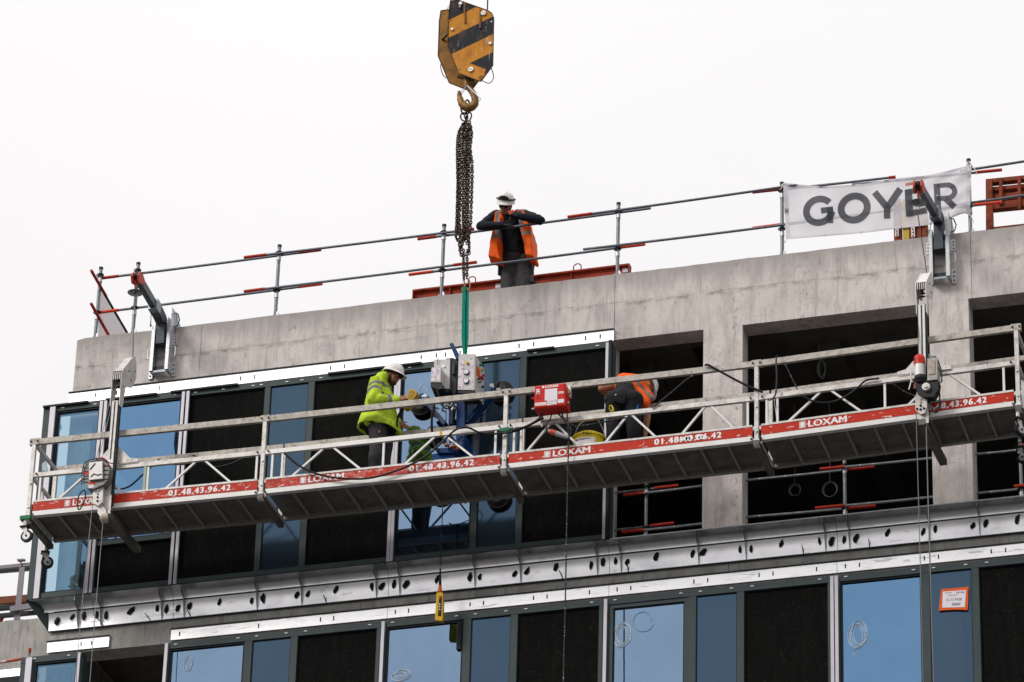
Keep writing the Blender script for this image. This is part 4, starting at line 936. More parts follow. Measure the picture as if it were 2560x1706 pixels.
# ================================================================== SUSPENDED PLATFORM
YF, YB = -1.40, -.635
def pz(x):
    xs = [.15, 3.18, 6.25, 9.345, 12.46]; zs = [26.177, 26.131, 26.113, 26.118, 26.205]
    if x <= xs[0]: return zs[0]
    for i in range(4):
        if x <= xs[i+1]: t = (x-xs[i])/(xs[i+1]-xs[i]); return zs[i]*(1-t)+zs[i+1]*t
    return zs[-1]+(x-xs[-1])*.028
pf = root('suspended_platform', 'long suspended aluminium work platform with red lettered side boards', 'work platform', (6.25, -1.0, 26.11))
JX = [.15, 3.18, 6.25, 9.345, 12.46]
def lbar(name, x0, x1, y, z0, z1, th, m_, lab=None):
    """member along the platform following its sag"""
    a0, a1 = pz(x0), pz(x1)
    g = G().prism([(x0, y, a0+z0), (x1, y, a1+z0), (x1, y, a1+z1), (x0, y, a0+z1)], (0, th, 0))
    return part(name, g, m_, pf, label=lab, smooth=False)
for s_ in range(4):
    a, b = JX[s_]+.012, JX[s_+1]-.012
    bm_ = BANDW if s_ == 1 else BANDM
    a2, b2 = (a+.045, b-.04)
    lbar('bottom_chord', a2, b2, YF, 0, .060, .07, ALUW)
    lbar('chord_step', a2, b2, YF+.006, .0605, .068, .06, ALUP)
    sb = lbar('side_board', a2, b2, YF+.002, .0685, .186, .03, bm_)
    lbar('board_edge', a2, b2, YF-.003, .1865, .212, .04, ALUP)
    lbar('mid_rail', a, b, YF, .542, .600, .045, ALUW if s_ == 1 else ALUP)
    lbar('top_rail', a-.01, b+.01, YF, 1.000, 1.076, .045, ALUP2)
    lbar('back_top_rail', a, b, YB-.045, 1.000, 1.060, .04, ALUP2)
    lbar('back_mid_rail', a, b, YB-.045, .542, .590, .04, ALUP)
    lbar('back_chord', a2, b2, YB-.06, 0, .075, .06, RIB)
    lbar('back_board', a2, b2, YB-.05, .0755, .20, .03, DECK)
    # deck sheets between ribs, ribs below
    k0 = (.53, 3.57, 6.648, 9.742)[s_]; st = .3335; xs = [a2]+[k0+st*i for i in range(12) if k0+st*i < b2-.05]+[b2]
    for i in range(len(xs)-1):
        x0, x1 = xs[i]+.003, xs[i+1]-.003
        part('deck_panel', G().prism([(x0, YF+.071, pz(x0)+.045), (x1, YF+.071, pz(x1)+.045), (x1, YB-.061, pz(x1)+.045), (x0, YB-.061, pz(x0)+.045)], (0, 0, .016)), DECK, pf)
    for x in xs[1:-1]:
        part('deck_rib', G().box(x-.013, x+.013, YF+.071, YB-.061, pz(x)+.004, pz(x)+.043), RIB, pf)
    # truss
    def strut(x, z0=.213, z1=.541, m_=ALUW, w_=.026, name='strut', y=YF+.012): part(name, G().box(x-w_/2, x+w_/2, y, y+.025, pz(x)+z0, pz(x)+z1), m_, pf)
    def diag(xa, xb, up): # foot xa, peak xb
        part('diagonal_brace', G().bar((xa, YF+.026, pz(xa)+.214), (xb, YF+.026, pz(xb)+.54), .024, .026, up=(0, 1, 0)), ALUW, pf, smooth=False)
    L = b-a
    if s_ == 2:
        for f0, f1 in ((6.53, 6.80), (7.16, 6.88), (7.50, 7.76), (8.11, 7.82), (8.44, 8.71), (9.06, 8.79)): diag(f0, f1, 1)
        for x in (6.362-.0, 6.45, 9.235): strut(x)
    else:
        o = JX[s_]-3.18
        feet = ((3.57, 3.945), (4.43, 4.08), (5.0, 5.36), (5.85, 5.50)) if s_ != 0 else ((3.57, 3.93), (4.40, 4.08), (4.97, 5.33), (5.80, 5.46))
        for f0, f1 in feet: diag(f0+o, f1+o, 1)
        for x in (3.30, 3.43, 4.72, 6.13):
            if s_ == 0 and x == 3.43: continue
            strut(x+o)
    # back truss
    for q in range(4):
        xa, xb = a+L*(q/4+.03), a+L*(q/4+.125); xc_ = a+L*(q/4+.22)
        for u0, u1 in ((xa, xb), (xc_, xb+.06)): part('back_brace', G().bar((u0, YB-.03, pz(u0)+.205), (u1, YB-.03, pz(u1)+.541), .022, .022, up=(0, 1, 0)), ALUP, pf, smooth=False)
# end posts and joint posts
for i, x in enumerate(JX):
    m_ = ALUP
    for y, tag_ in ((YF-.004, 0), (YB-.04, 1)):
        pst = part('post', G().box(x-.024, x+.024, y-.002, y+.046, pz(x)-.055, pz(x)+1.0), m_, pf)
        if tag_ == 0:
            part('clamp_sleeve', G().box(x-.034, x+.034, y-.008, y+.056, pz(x)-.075, pz(x)+.02), ALUW, pst)
            part('rail_cap', G().box(x-.06, x+.06, y-.004, y+.05, pz(x)+.995, pz(x)+1.082), ALUP2, pst)
            for bx, bz in ((-.07, .575), (.07, .575), (-.06, .02), (.06, .02), (-.04, 1.04), (.045, 1.04), (0, .12), (0, .45)):
                if (i == 0 and bx < -.03 and bz < .9) or (i == 4 and bx > .03 and bz < .9): continue
                part('bolt', G().cyl((x+bx, y-.018, pz(x)+bz), (x+bx, y-.002, pz(x)+bz), .012, 8), DARKM if bx else GALVL, pst)
    part('cross_beam', G().box(x-.035, x+.035, YF-.02, YB+.03, pz(x)-.068, pz(x)-.004), DECK, pf)
    part('beam_bar', G().tube([(x+.05, YF+.02, pz(x)-.02), (x+.06, YB-.1, pz(x)-.02)], .014, 8), ALUP, pf)
part('green_clamp', G().box(6.25-.06, 6.25+.06, YF-.02, YF+.05, pz(6.25)+.50, pz(6.25)+.545), GREENP, pf)
part('green_clamp', G().box(.15-.09, .15+.05, YF-.03, YF+.05, pz(.15)-.05, pz(.15)-.0), GREENP, pf)
part('yellow_tape', G().box(5.43, 5.46, YF-.003, YF+.05, pz(5.4)+.540, pz(5.4)+.603), YEL, pf)
part('yellow_tape', G().box(11.37, 11.44, YF-.003, YF+.05, pz(11.4)+.535, pz(11.4)+.604), YEL, pf)
part('green_strut', G().box(1.635, 1.67, YF+.005, YF+.036, pz(1.65)+.213, pz(1.65)+.55), mat('green_taped_strut', (.38, .46, .36), .6, scratch=(.05, .3, .12), sc_amt=.9, sc_scale=14), pf)
# end frames (left and right)
for x in (JX[0], JX[-1]):
    for z in (1.02, .56, .10): part('end_rail', G().bar((x, YF+.04, pz(x)+z), (x, YB-.04, pz(x)+z), .035, .045), ALUP, pf, smooth=False)
    part('end_post', G().box(x-.02, x+.02, (YF+YB)/2-.02, (YF+YB)/2+.02, pz(x)+.12, pz(x)+.54), ALUP, pf)
    part('end_sheet', G().box(x+.022*(1 if x < 5 else -1)-.004, x+.022*(1 if x < 5 else -1)+.004, YF+.05, YB-.05, pz(x)+.0, pz(x)+.19), DECK, pf)
part('end_wedge', G().prism([P(*A2(385, 660), -1.0), P(*A2(420, 632), -1.0), P(*A2(440, 725), -1.0), P(*A2(385, 725), -1.0)], (0, .02, 0)), mat('bluish_white_plate', (.42, .55, .62), .4), pf)

# lettering on the side boards
YTX = YF-.0015
def ptext(s_, x0, x1, z0, z1, m_=WHITE, bold=.045, y=YF+.0005):
    gs_ = []
    for k, (sh, sv) in enumerate(((0, 0), (.0055, .001), (-.0055, -.001), (.0028, .0022), (-.0028, -.0022), (0, .003)) if bold > .05 else ((0, 0), (.006, .0015), (-.006, -.0015), (.003, .003), (-.003, -.003), (.0045, -.001), (-.0045, .001))):
        gs_.append(text_on(s_, lambda u, v: (x0+(x1-x0)*u+sh, y-.0003*k, pz(x0+(x1-x0)*u)+z0+(z1-z0)*v+sv), 0))
    part('lettering', join(*gs_), m_, pf, smooth=False)
def arrow(x0, x1, m_=WHITE):
    z0, z1 = .084, .172; y = YF+.0005
    Z = lambda u, v: (x0+(x1-x0)*u, y, pz(x0)+z0+(z1-z0)*v)
    o = part('logo_square', G().prism([Z(0, 0), Z(1, 0), Z(1, 1), Z(0, 1)], (0, .001, 0)), mat('pale_logo_square', (.62, .5, .5), .5), pf)
    part('logo_arrow', G().prism([(p[0], y-.002, p[2]) for p in (Z(.32, .08), Z(.68, .08), Z(.68, .5), Z(.9, .5), Z(.5, .92), Z(.1, .5), Z(.32, .5))], (0, .001, 0)), m_, o)
def bx(f, zx): return P(*f(zx, 900), YF).x
for f, ax0, ax1, lx0, lx1, nx0, nx1, m_ in ((A2, 590, 640, 668, 905, 1547, 2113, WHITE), (B2, 403, 458, 482, 803, 1410, 1996, WHITED), (C2, 293, 353, 378, 716, 1310, 1920, WHITED), (D2, 287, 345, 372, 720, 1420, 2005, WHITE)):
    # measure x on the sloping board itself
    def bxx(zx):
        y0 = {A2: 1120-.108*zx, B2: 870-.098*zx, C2: 622-.118*zx, D2: 345-.118*zx}[f]
        return P(*f(zx, y0), YF).x
    arrow(bxx(ax0), bxx(ax1)); ptext('LOXAM', bxx(lx0), bxx(lx1), .088, .170, m_, .06)
    ptext('01.48.43.96.42', bxx(nx0), bxx(nx1), .092, .168, m_ if f is not C2 else WHITE, .04)
# scraped white patch over two digits of the third number
rr = random.Random(3)
for cx in [P(*C2(zx, 622-.118*zx), YF).x for zx in (1555, 1590, 1618, 1640, 1705, 1735, 1760)]:
    x = cx; g = G(); pts = []
    for k in range(12):
        a = k/12*6.283; q = rr.uniform(.5, 1.1); pts.append((x+.034*q*math.cos(a), YF-.0042, pz(x)+.130+.036*q*math.sin(a)))
    part('scraped_patch', g.prism(pts, (0, .001, 0)), WHITE, pf)

# castors
def castor(c, rot, parent, s_=1.0, lab=None):
    c = Vector(c); R = Matrix.Rotation(rot, 3, 'Z')
    T = lambda x, y, z: c+R @ Vector((x*s_, y*s_, z*s_))
    r_ = part('castor_plate', G().prism([T(-.055, -.05, 0), T(.055, -.05, 0), T(.055, .05, 0), T(-.055, .05, 0)], (0, 0, .012)), DARKM, parent)
    g = G()
    for y in (-.024, .024): g.prism([T(-.03, y, -.002), T(.035, y, -.002), T(.05, y, -.13), T(.02, y, -.13)], R @ Vector((0, .005, 0)))
    part('fork', g, ALUP, r_); w0, w1 = T(.035, -.019, -.125), T(.035, .019, -.125)
    part('tyre', G().cyl(w0, w1, .078*s_, 24), RUB, r_)
    part('rim', G().cyl(T(.035, -.023, -.125), T(.035, .023, -.125), .05*s_, 20), mat('castor_rim', (.35, .35, .36), .4, .4), r_)
    part('hub', G().cyl(T(.035, -.031, -.125), T(.035, .031, -.125), .014*s_, 10), DARKM, r_)
    part('stem', G().cyl(T(0, 0, .01), T(0, 0, .09), .022*s_, 8), ALUP, r_)
for px, py, y, rot in ((*A2(248, 1328), YF, -.1), (*A2(432, 1562), YB-.03, .5), (*D2(2325, 340), YF, .9), (*D2(2345, 605), YB-.03, -.2)):
    c = P(px, py, y); castor(c+Vector((-.035, 0, .125)), rot, pf)
part('castor_arm', G().box(.09, .14, YF+.0, YF+.045, pz(.1)-.13, pz(.1)-.0), ALUP, pf)
part('castor_arm', G().box(.06, .11, YB-.06, YB-.015, pz(.1)-.15, pz(.1)-.0), ALUP, pf)

# hoist masts
def mast(xc, head, pm, label_m, lean):
    ft = YF-.075
    ptop = head[0]
    part('mast_post', G().bar((xc, ft, pz(xc)-.06), (xc, ft, ptop), .075, .075, up=(0, 1, 0)), pm, pf, smooth=False)
    part('mast_groove', G().box(xc-.008, xc+.008, ft-.041, ft-.0385, pz(xc)+.62, ptop-.01), DARKM, pf)
    part('mast_side_channel', G().box(xc+.038, xc+.060, ft-.02, ft+.035, pz(xc)+.0, ptop-.02), DARKM, pf)
    return ft
def plate_px(f, pts, xc, th, m_, name='head_plate'):
    part(name, G().prism([PX(*f(*p), xc) for p in pts], (th, 0, 0)), m_, pf, smooth=False)
# left mast
xl = P(*A2(1035, 500), YF-.07).x
zl = P(*A1(1075, 1490), YF-.07).z
mast(xl, (zl,), ALUP, 'left', 0)
HD = [(980, 1215), (1015, 1190), (1130, 1075), (1150, 1068), (1190, 1100), (1205, 1215), (1150, 1290), (1105, 1330), (1085, 1500), (1040, 1500), (990, 1330)]
def head(f, xc, dx, pts, m_):
    y_back = max(PX(*f(*p), xc).y for p in pts)
    return y_back
def build_head(xc, z0, pm, tall=1.0):
    yf = YF-.115; g = []
    prof = [(yf, z0-.05), (yf-.01, z0+.30*tall), (yf+.02, z0+.36*tall), (yf+.33, z0+.64*tall), (yf+.39, z0+.66*tall), (yf+.45, z0+.60*tall), (yf+.47, z0+.45*tall), (yf+.36, z0+.30*tall), (yf+.16, z0+.22*tall), (yf+.10, z0-.05)]
    for x in (xc-.065, xc+.055): part('head_plate', G().prism([(x, y, z) for y, z in prof], (.008, 0, 0)), pm, pf, smooth=False)
    part('head_top_plate', G().prism([(xc-.056, yf+.02, z0+.352*tall), (xc+.054, yf+.02, z0+.352*tall), (xc+.054, yf+.33, z0+.63*tall), (xc-.056, yf+.33, z0+.63*tall)], (0, .006, -.012)), pm, pf)
    part('head_front_grille', G().box(xc-.056, xc+.054, yf-.004, yf+.006, z0+.24*tall, z0+.34*tall), DARKM, pf)
    for k in range(4): part('grille_bar', G().box(xc-.045+.026*k, xc-.035+.026*k, yf-.008, yf-.005, z0+.25*tall, z0+.33*tall), ALUP, pf)
    part('head_sheave', G().cyl((xc-.015, yf+.41, z0+.60*tall), (xc+.015, yf+.41, z0+.60*tall), .055, 16), DARKM, pf)
    part('head_sheave', G().cyl((xc-.015, yf+.05, z0+.28*tall), (xc+.015, yf+.05, z0+.28*tall), .045, 16), DARKM, pf)
    for y, z in ((yf+.2, z0+.42*tall), (yf+.4, z0+.5*tall), (yf+.08, z0+.2*tall), (yf+.30, z0+.36*tall)): part('bolt', G().cyl((xc-.075, y, z), (xc+.072, y, z), .010, 8), DARKM, pf)
    return Vector((xc, yf+.465, z0+.60*tall)), Vector((xc-.01, yf+.05, z0+.25*tall))
hl_top, hl_low = build_head(xl, zl-.02, ALUP, 1.28)
xr = P(*D1(1420, 900), YF-.07).x
zr = P(*D1(1430, 640), YF-.07).z
mast(xr, (zr+.05,), ALUW, 'right', 0)
hr_top, hr_low = build_head(xr, zr-.02, ALUW, 1.08)
for xc in (xl, xr):
    for s_ in (-1, 1):
        part('mast_gusset', G().prism([(xc+s_*.04, YF-.02, pz(xc)+.60), (xc+s_*.32, YF-.02, pz(xc)+.60), (xc+s_*.32, YF-.02, pz(xc)+.64), (xc+s_*.22, YF-.02, pz(xc)+.66), (xc+s_*.04, YF-.02, pz(xc)+.86)], (0, .012, 0)), ALUP, pf, smooth=False)
    part('mast_base_beam', G().bar((xc-.02, YF-.13, pz(xc)-.12), (xc+.03, YB+.16, pz(xc)-.12), .085, .075), DECK, pf, smooth=False)
    part('mast_base_plate', G().box(xc-.06, xc+.06, YF-.125, YF-.116, pz(xc)-.14, pz(xc)+.12), ALUP, pf)
# left hoist motor with its guard
def hbox(name, f, x0, x1, y0, y1, yy, th, m_, par, lab=None):
    pts = [P(*f(x0, y1), yy), P(*f(x1, y1-(x1-x0)*.11), yy), P(*f(x1, y0-(x1-x0)*.11), yy), P(*f(x0, y0), yy)]
    return part(name, G().prism(pts, (0, th, 0)), m_, par, label=lab)
hl = part('hoist_housing', G().prism([P(*A2(*p), YF-.24) for p in ((765, 690), (800, 650), (850, 625), (930, 618), (985, 640), (1005, 700), (990, 800), (950, 850), (860, 890), (800, 885), (760, 830))], (0, .13, 0)), mat('hoist_grey', (.20, .195, .19), .5, .3, var=.3, vscale=20), pf, label='left hoist')
hbox('hoist_cover', A2, 818, 938, 650, 808, YF-.275, .034, ALUW, hl)
part('cover_slot', G().prism([P(*A2(*p), YF-.277) for p in ((822, 712), (870, 655), (880, 658), (830, 718))], (0, -.003, 0)), INKD, hl)
part('cover_slot', G().tube([P(*A2(*p), YF-.278) for p in ((835, 780), (860, 752), (895, 765), (930, 755))], .007, 5), INKD, hl)
hbox('red_sticker', A2, 768, 818, 735, 760, YF-.243, .003, REDP, hl); hbox('white_sticker', A2, 812, 860, 850, 885, YF-.243, .003, PAPER, hl); hbox('red_sticker', A2, 818, 870, 828, 852, YF-.245, .003, REDP, hl)
for y_ in (700, 730, 775, 800, 830): part('cooling_rib', G().tube([P(*A2(765, y_), YF-.246), P(*A2(812, y_-5), YF-.246)], .004, 4), DARKM, hl)
for y_ in (690, 730, 770, 810): part('cooling_rib', G().tube([P(*A2(945, y_-8), YF-.246), P(*A2(992, y_-13), YF-.246)], .005, 4), DARKM, hl)
part('guard_hoop', G().tube(bez([P(*A2(*p), YF-.26) for p in ((750, 850), (755, 740), (775, 660), (840, 622), (930, 612), (1000, 650), (1050, 662))], 5), .007, 6), CABLE, hl)
part('red_cable', G().tube(bez([P(*A2(*p), YF-.25) for p in ((880, 618), (940, 606), (985, 640), (995, 680))], 5), .009, 6), REDP, hl)
part('handwheel', G().tube(bez([P(*A2(*p), YF-.25) for p in ((770, 900), (730, 940), (712, 1010), (718, 1075), (740, 1070), (775, 1000), (785, 930), (770, 900))], 4), .009, 6), RUB, hl)
part('rope_guide', G().prism([P(*A2(*p), YF-.20) for p in ((855, 870), (945, 860), (940, 1010), (900, 1048), (850, 1020))], (0, .06, 0)), ALUP, hl)
for q in ((898, 905), (896, 935), (895, 965), (893, 1000)): part('bolt', G().cyl(P(*A2(*q), YF-.215), P(*A2(*q), YF-.20), .013, 8), DARKM if q[1] > 940 else WHITE, hl)
part('guide_bracket', G().prism([P(*A2(*p), YF-.17) for p in ((895, 1050), (930, 1030), (975, 1090), (970, 1130), (930, 1160), (895, 1110))], (0, .04, 0)), ALUP, hl)
pc = P(*A2(958, 1160), YF-.16); part('guide_pulley', G().tube([pc+Vector((-.03, -.01, -.005)), pc+Vector((.03, .02, .01))], .062, 18).ell(pc+Vector((-.02, -.012, 0)), .03, .05, .055), mat('cream_pulley', (.55, .47, .38), .5, var=.2), hl)
# right hoist motor, red cap on a white drum
hr = part('hoist_motor', G().tube([P(*D1(1392, 1255), YF-.2), P(*D1(1392, 1140), YF-.2)], .120*.98/1.9*1.0+.0, 20), ALUW, pf, label='right hoist motor')
c0, c1 = P(*D1(1390, 1150), YF-.2), P(*D1(1392, 1065), YF-.2)
part('red_cap', G().tube([c0, c0+(c1-c0)*.55, c0+(c1-c0)*.85, c1], [.0675, .0675, .062, .045], 20), REDP, hr)
part('cap_ring', G().tube([c0+Vector((0, 0, .052)), c0+Vector((0, 0, .058))], .069, 20), mat('dark_red', (.3, .01, .01), .4), hr)
c2 = P(*D1(1400, 1255), YF-.2)
part('motor_base', G().tube([c2+Vector((0, 0, .0)), c2+Vector((.0, 0, -.04)), c2+Vector((0, 0, -.09))], [.07, .078, .05], 16), DARKM, hr)
part('gearbox', G().prism([P(*D1(*p), YF-.22) for p in ((1340, 1300), (1400, 1290), (1500, 1275), (1570, 1300), (1560, 1370), (1520, 1440), (1430, 1440), (1370, 1400))], (0, .12, 0)), mat('gearbox_black', (.03, .03, .032), .45, .3), hr)
k0 = P(*D1(1448, 1345), YF-.26); part('white_knob', G().cyl(k0, k0+Vector((0, .06, 0)), .047, 20), ALUW, hr); part('knob_centre', G().cyl(k0+Vector((0, -.02, 0)), k0, .024, 14), ALUP, hr)
hbox('electric_box', D1, 1462, 1555, 1090, 1290, YF-.24, .16, mat('hoist_box_grey', (.42, .41, .39), .5, var=.2), hr)
hbox('box_lid', D1, 1474, 1532, 1110, 1235, YF-.25, .01, mat('dirty_lid', (.42, .37, .29), .6, var=.3, vscale=20), hr)
part('guard_frame', G().tube(bez([P(*D1(*p), YF-.22) for p in ((1510, 1075), (1540, 1080), (1585, 1180), (1592, 1300), (1560, 1310))], 5), .008, 6).tube(bez([P(*D1(*p), YF-.20) for p in ((1530, 1130), (1572, 1190), (1600, 1300))], 5), .006, 6), DARKM, hr)
part('handle', G().tube(bez([P(*D1(*p), YF-.24) for p in ((1330, 1200), (1312, 1220), (1314, 1290), (1330, 1305))], 4), .009, 6), ALUW, hr)
part('lever', G().tube([P(*D1(*p), YF-.24) for p in ((1312, 1300), (1302, 1345), (1292, 1375))], .007, 6), WHITE, hr)
part('rope_guide', G().prism([P(*D1(*p), YF-.16) for p in ((1372, 1380), (1460, 1400), (1458, 1530), (1440, 1590), (1400, 1600), (1352, 1560), (1352, 1440))], (0, .05, 0)), ALUP, hr)
for q in ((1400, 1460), (1400, 1488), (1400, 1520), (1400, 1555), (1368, 1550), (1430, 1545)): part('bolt', G().cyl(P(*D1(*q), YF-.175), P(*D1(*q), YF-.16), .014, 8), WHITE if q[1] < 1500 else DARKM, hr)
hbox('brown_tag', D1, 1335, 1360, 1310, 1365, YF-.225, .01, mat('brown_tag', (.2, .08, .06), .6), hr)

# wire ropes
def rope(pts, label, r=.006, m_=WIRE, group='steel wire ropes of the platform'):
    solo('wire_rope', G().tube(pts, r, 6), m_, label, 'wire rope', pts[0], group)
rope([dcL+Vector((0, 0, -.1)), hl_top], 'wire rope from the left disc down to the left mast head', .009)
rope([dcR+Vector((-.02, 0, -.1)), hr_top], 'wire rope from the right disc down to the right mast head', .006)
rope([P(*A2(905, 150), YF-.16), P(*A2(885, 610), YF-.16)] if False else [hl_low, P(*A2(900, 640), YF-.2)], 'thin wire rope between left mast head and left hoist', .005)
rope([hl_low+Vector((-.04, 0, 0)), P(*A2(885, 610), YF-.18)], 'second thin wire rope beside the left mast', .005)
rope([hr_low+Vector((-.03, 0, 0)), P(*D1(1382, 1050), YF-.15)], 'dark wire rope left of the right mast', .005)
rope([P(*A2(850, 1030), YF-.2), P(*A3(765, 740), YF-.25), P(*A3(706, 1400), YF-.3), P(*A3(690, 1900), YF-.3)], 'left wire rope hanging from the left hoist to below', .0055)
rope([P(*A2(945, 1200), YF-.15), P(*A3(880, 880), YF-.18), P(*A3(825, 1568), YF-.2), P(*A3(810, 1800), YF-.2)], 'wire rope hanging from the cream pulley of the left hoist', .0055)
rope([P(*D2(1360, 200), YF-.12), P(*D2(1385, 1110), YF-.15), P(*D3(1400, 560), YF-.18), P(*D3(1432, 1900), YF-.2)], 'left one of two wire ropes hanging below the right hoist', .0055)
rope([P(*D2(1450, 220), YF-.1), P(*D2(1472, 1080), YF-.12), P(*D3(1490, 560), YF-.14), P(*D3(1530, 1900), YF-.16)], 'right one of two wire ropes hanging below the right hoist', .008)

# ================================================================== CABLES ON THE PLATFORM
def cable(f, pts, y, label, m_=CABLE, r=.011, ys=None):
    q = bez([P(*f(*p), (ys[i] if ys else y)) for i, p in enumerate(pts)], 8)
    solo('power_cable', G().tube(q, r, 7), m_, label, 'cable', q[0], 'power cables along the platform')
cable(B2, [(262, 565), (400, 680), (600, 765), (850, 798), (1080, 785), (1350, 700), (1560, 590), (1700, 470), (1830, 350), (1940, 328), (2050, 372), (2200, 385), (2400, 355), (2640, 240)], YF-.05, 'black cable sagging over the second lettered board to the red box', r=.013)
cable(A2, [(1035, 880), (1110, 892), (1200, 860), (1300, 770), (1390, 685)], YF+.2, 'black cable curling from the left mast up to the mid rail')
cable(A2, [(1450, 622), (1560, 662), (1690, 665)], YF+.2, 'short black cable sagging under the mid rail, left section')
cable(A2, [(1770, 582), (1830, 610), (1900, 670), (1990, 690), (2120, 660), (2230, 610)], YF+.2, 'black cable looping behind the left section diagonal')
cable(C1, [(1770, 1150), (1800, 1148), (1850, 1175), (2100, 1310), (2260, 1380), (2300, 1400)], YF-.03, 'black cable sloping down from the top rail before the first pillar', r=.014)
cable(C1, [(1280, 1540), (1340, 1500), (1500, 1370), (1600, 1285), (1680, 1235)], YF-.02, 'mud splashed cable rising behind the bending man', CABLES, r=.010)
cable(C2, [(420, 200), (540, 300), (640, 312), (800, 285), (1000, 245), (1110, 235)], YF-.04, 'mud splashed cable from the red box across the black trousers', CABLES, r=.010)
cable(D1, [(95, 1065), (75, 1090), (80, 1250), (72, 1400), (50, 1450), (5, 1475)], YF-.06, 'splashed cable hanging vertically over the rails right of the first pillar', CABLES, r=.010)
cable(D1, [(150, 1125), (195, 1220), (240, 1310), (268, 1370)], YF+.3, 'thin splashed cable behind the rails right of the first pillar', CABLES, r=.008)
cable(D1, [(310, 1430), (400, 1475), (500, 1495), (620, 1480), (740, 1420), (830, 1350), (900, 1290), (1020, 1272)], YF-.03, 'black cable in a deep sag before the middle bay', r=.012)
cable(D1, [(1140, 1320), (1250, 1390), (1360, 1440)], YF+.1, 'splashed cable running to the right hoist', CABLES, r=.009)
cable(D1, [(1550, 1350), (1575, 1420), (1570, 1540), (1545, 1585), (1520, 1570), (1490, 1500), (1470, 1450)], YF-.15, 'black cable loop below the right hoist', r=.010)
cable(D2, [(62, 60), (60, 110), (75, 200), (82, 270)], YF+.1, 'frayed white cord hanging beside a strut', WHITE, r=.005)
rope([P(*C2(505, 180), YF-.06), P(*C2(520, 420), YF-.06), P(*C2(505, 1100), YF-.1), P(*C3(490, 800), YF-.12), P(*C3(470, 1600), YF-.15)], 'long dark cable dropping from the red control box', .009, CABLES, 'hanging control cables')
rope([P(*B2(1710, 1000), -.5), P(*B3(1712, 0), -.5), P(*B3(1695, 500), -.5)], 'thin dark cord from which the yellow pendant hangs', .006, CABLE, 'hanging control cables')

# red control box
cb = root('red_control_box', 'red control box with white lettering and notices hung on the platform rails', 'control box', P(*C1(360, 1450), YF-.1))
yb_ = YF-.22
def CB(u, v, y=yb_):
    a, b, c, d = P(*C1(207, 1340), y), P(*C1(488, 1312), y), P(*C1(200, 1548), y), P(*C1(492, 1520), y)
    return (a*(1-u)+b*u)*v+(c*(1-u)+d*u)*(1-v)
box_ = G(); F = [CB(0, 0), CB(1, 0), CB(1, 1), CB(0, 1)]
# bevelled casing
ins = .06
fr = [F[0]*(1-ins)+F[2]*ins, F[1]*(1-ins)+F[3]*ins, F[2]*(1-ins)+F[0]*ins, F[3]*(1-ins)+F[1]*ins]
box_.prism([p+Vector((0, .012, 0)) for p in F], (0, .19, 0)); n = len(box_.v)
box_.v += [p+Vector((0, .0115, 0)) for p in F]+[p for p in fr]
for i in range(4): j = (i+1) % 4; box_.f.append((n+i, n+j, n+4+j, n+4+i))
box_.f.append((n+4, n+5, n+6, n+7))
part('casing', box_, RBOX, cb, smooth=False)
yl = yb_-.002
def lab_(name, u0, u1, v0, v1, m_, dy=0): return part(name, G().prism([CB(u0, v0, yl-dy), CB(u1, v0, yl-dy), CB(u1, v1, yl-dy), CB(u0, v1, yl-dy)], (0, .0015, 0)), m_, cb)
lab_('notice', .34, .74, .30, .80, PAPER); n2 = lab_('notice', .42, .72, .08, .295, PAPER)
lab_('notice', .06, .18, .62, .77, PAPER); lab_('notice', .75, .95, .14, .30, PAPER); lab_('notice', .03, .40, .10, .24, mat('rounded_label', (.75, .6, .58), .5)); lab_('logo_square', .25, .32, .86, .95, WHITE)
lab_('keyhole_plate', .08, .18, .42, .52, mat('dark_red2', (.3, .01, .008), .4)); lab_('small_print', .77, .95, .60, .63, WHITE); lab_('small_print', .77, .95, .55, .58, WHITE); lab_('small_print', .05, .17, .80, .84, WHITE)
lab_('small_print', .08, .16, .64, .70, mat('violet_print', (.35, .15, .3), .6), .002); lab_('printed_line', .46, .70, .24, .255, INK, .002); lab_('printed_line', .45, .55, .15, .165, INK, .002); lab_('printed_line', .55, .70, .10, .115, INK, .002)
part('lettering', text_on('LOXAM', lambda u, v: CB(.35+.42*u, .855+.10*v, yl-.002), .05), WHITE, cb)
for zx, zy in ((520, 1385), (522, 1405), (518, 1500)):
    part('side_latch', G().ell(P(*C1(zx, zy), yb_+.05), .016, .02, .028), mat('brass_latch', (.25, .17, .09), .4, .5), cb)
part('red_switch', G().cyl(P(*C1(182, 1460), yb_+.06), P(*C1(205, 1455), yb_+.06), .014, 8), REDP, cb)
part('side_latch', G().cyl(P(*C1(182, 1555), yb_+.06), P(*C1(205, 1550), yb_+.06), .012, 8), GALVL, cb)
part('hanger', G().box(CB(1, 1).x-.02, CB(1, 1).x+.02, YF-.05, YF-.005, CB(1, 1).z-.1, CB(1, 1).z+.06), ALUP, cb)
part('hanger', G().box(CB(.1, 1).x-.02, CB(.1, 1).x+.02, YF-.05, YF-.005, CB(.1, 1).z-.1, CB(.1, 1).z+.03), ALUP, cb)
part('lower_bracket', G().box(CB(.12, 0).x-.012, CB(.12, 0).x+.012, YF-.03, YF-.01, CB(0, 0).z-.15, CB(0, 0).z+.02), ALUP, cb)
part('pigtail_cable', G().tube(bez([P(*C2(*p), YF-.12) for p in ((365, 195), (350, 250), (315, 300), (320, 350))], 5), .009, 6), CABLE, cb)
part('pigtail_cable', G().tube(bez([P(*C2(*p), YF-.10) for p in ((280, 205), (230, 260), (120, 320), (0, 355))], 5), .013, 6), CABLE, cb)
part('pigtail_cable', G().tube(bez([P(*C2(*p), YF-.12) for p in ((455, 185), (480, 260), (535, 330), (540, 380), (520, 430))], 5), .011, 6), CABLE, cb)
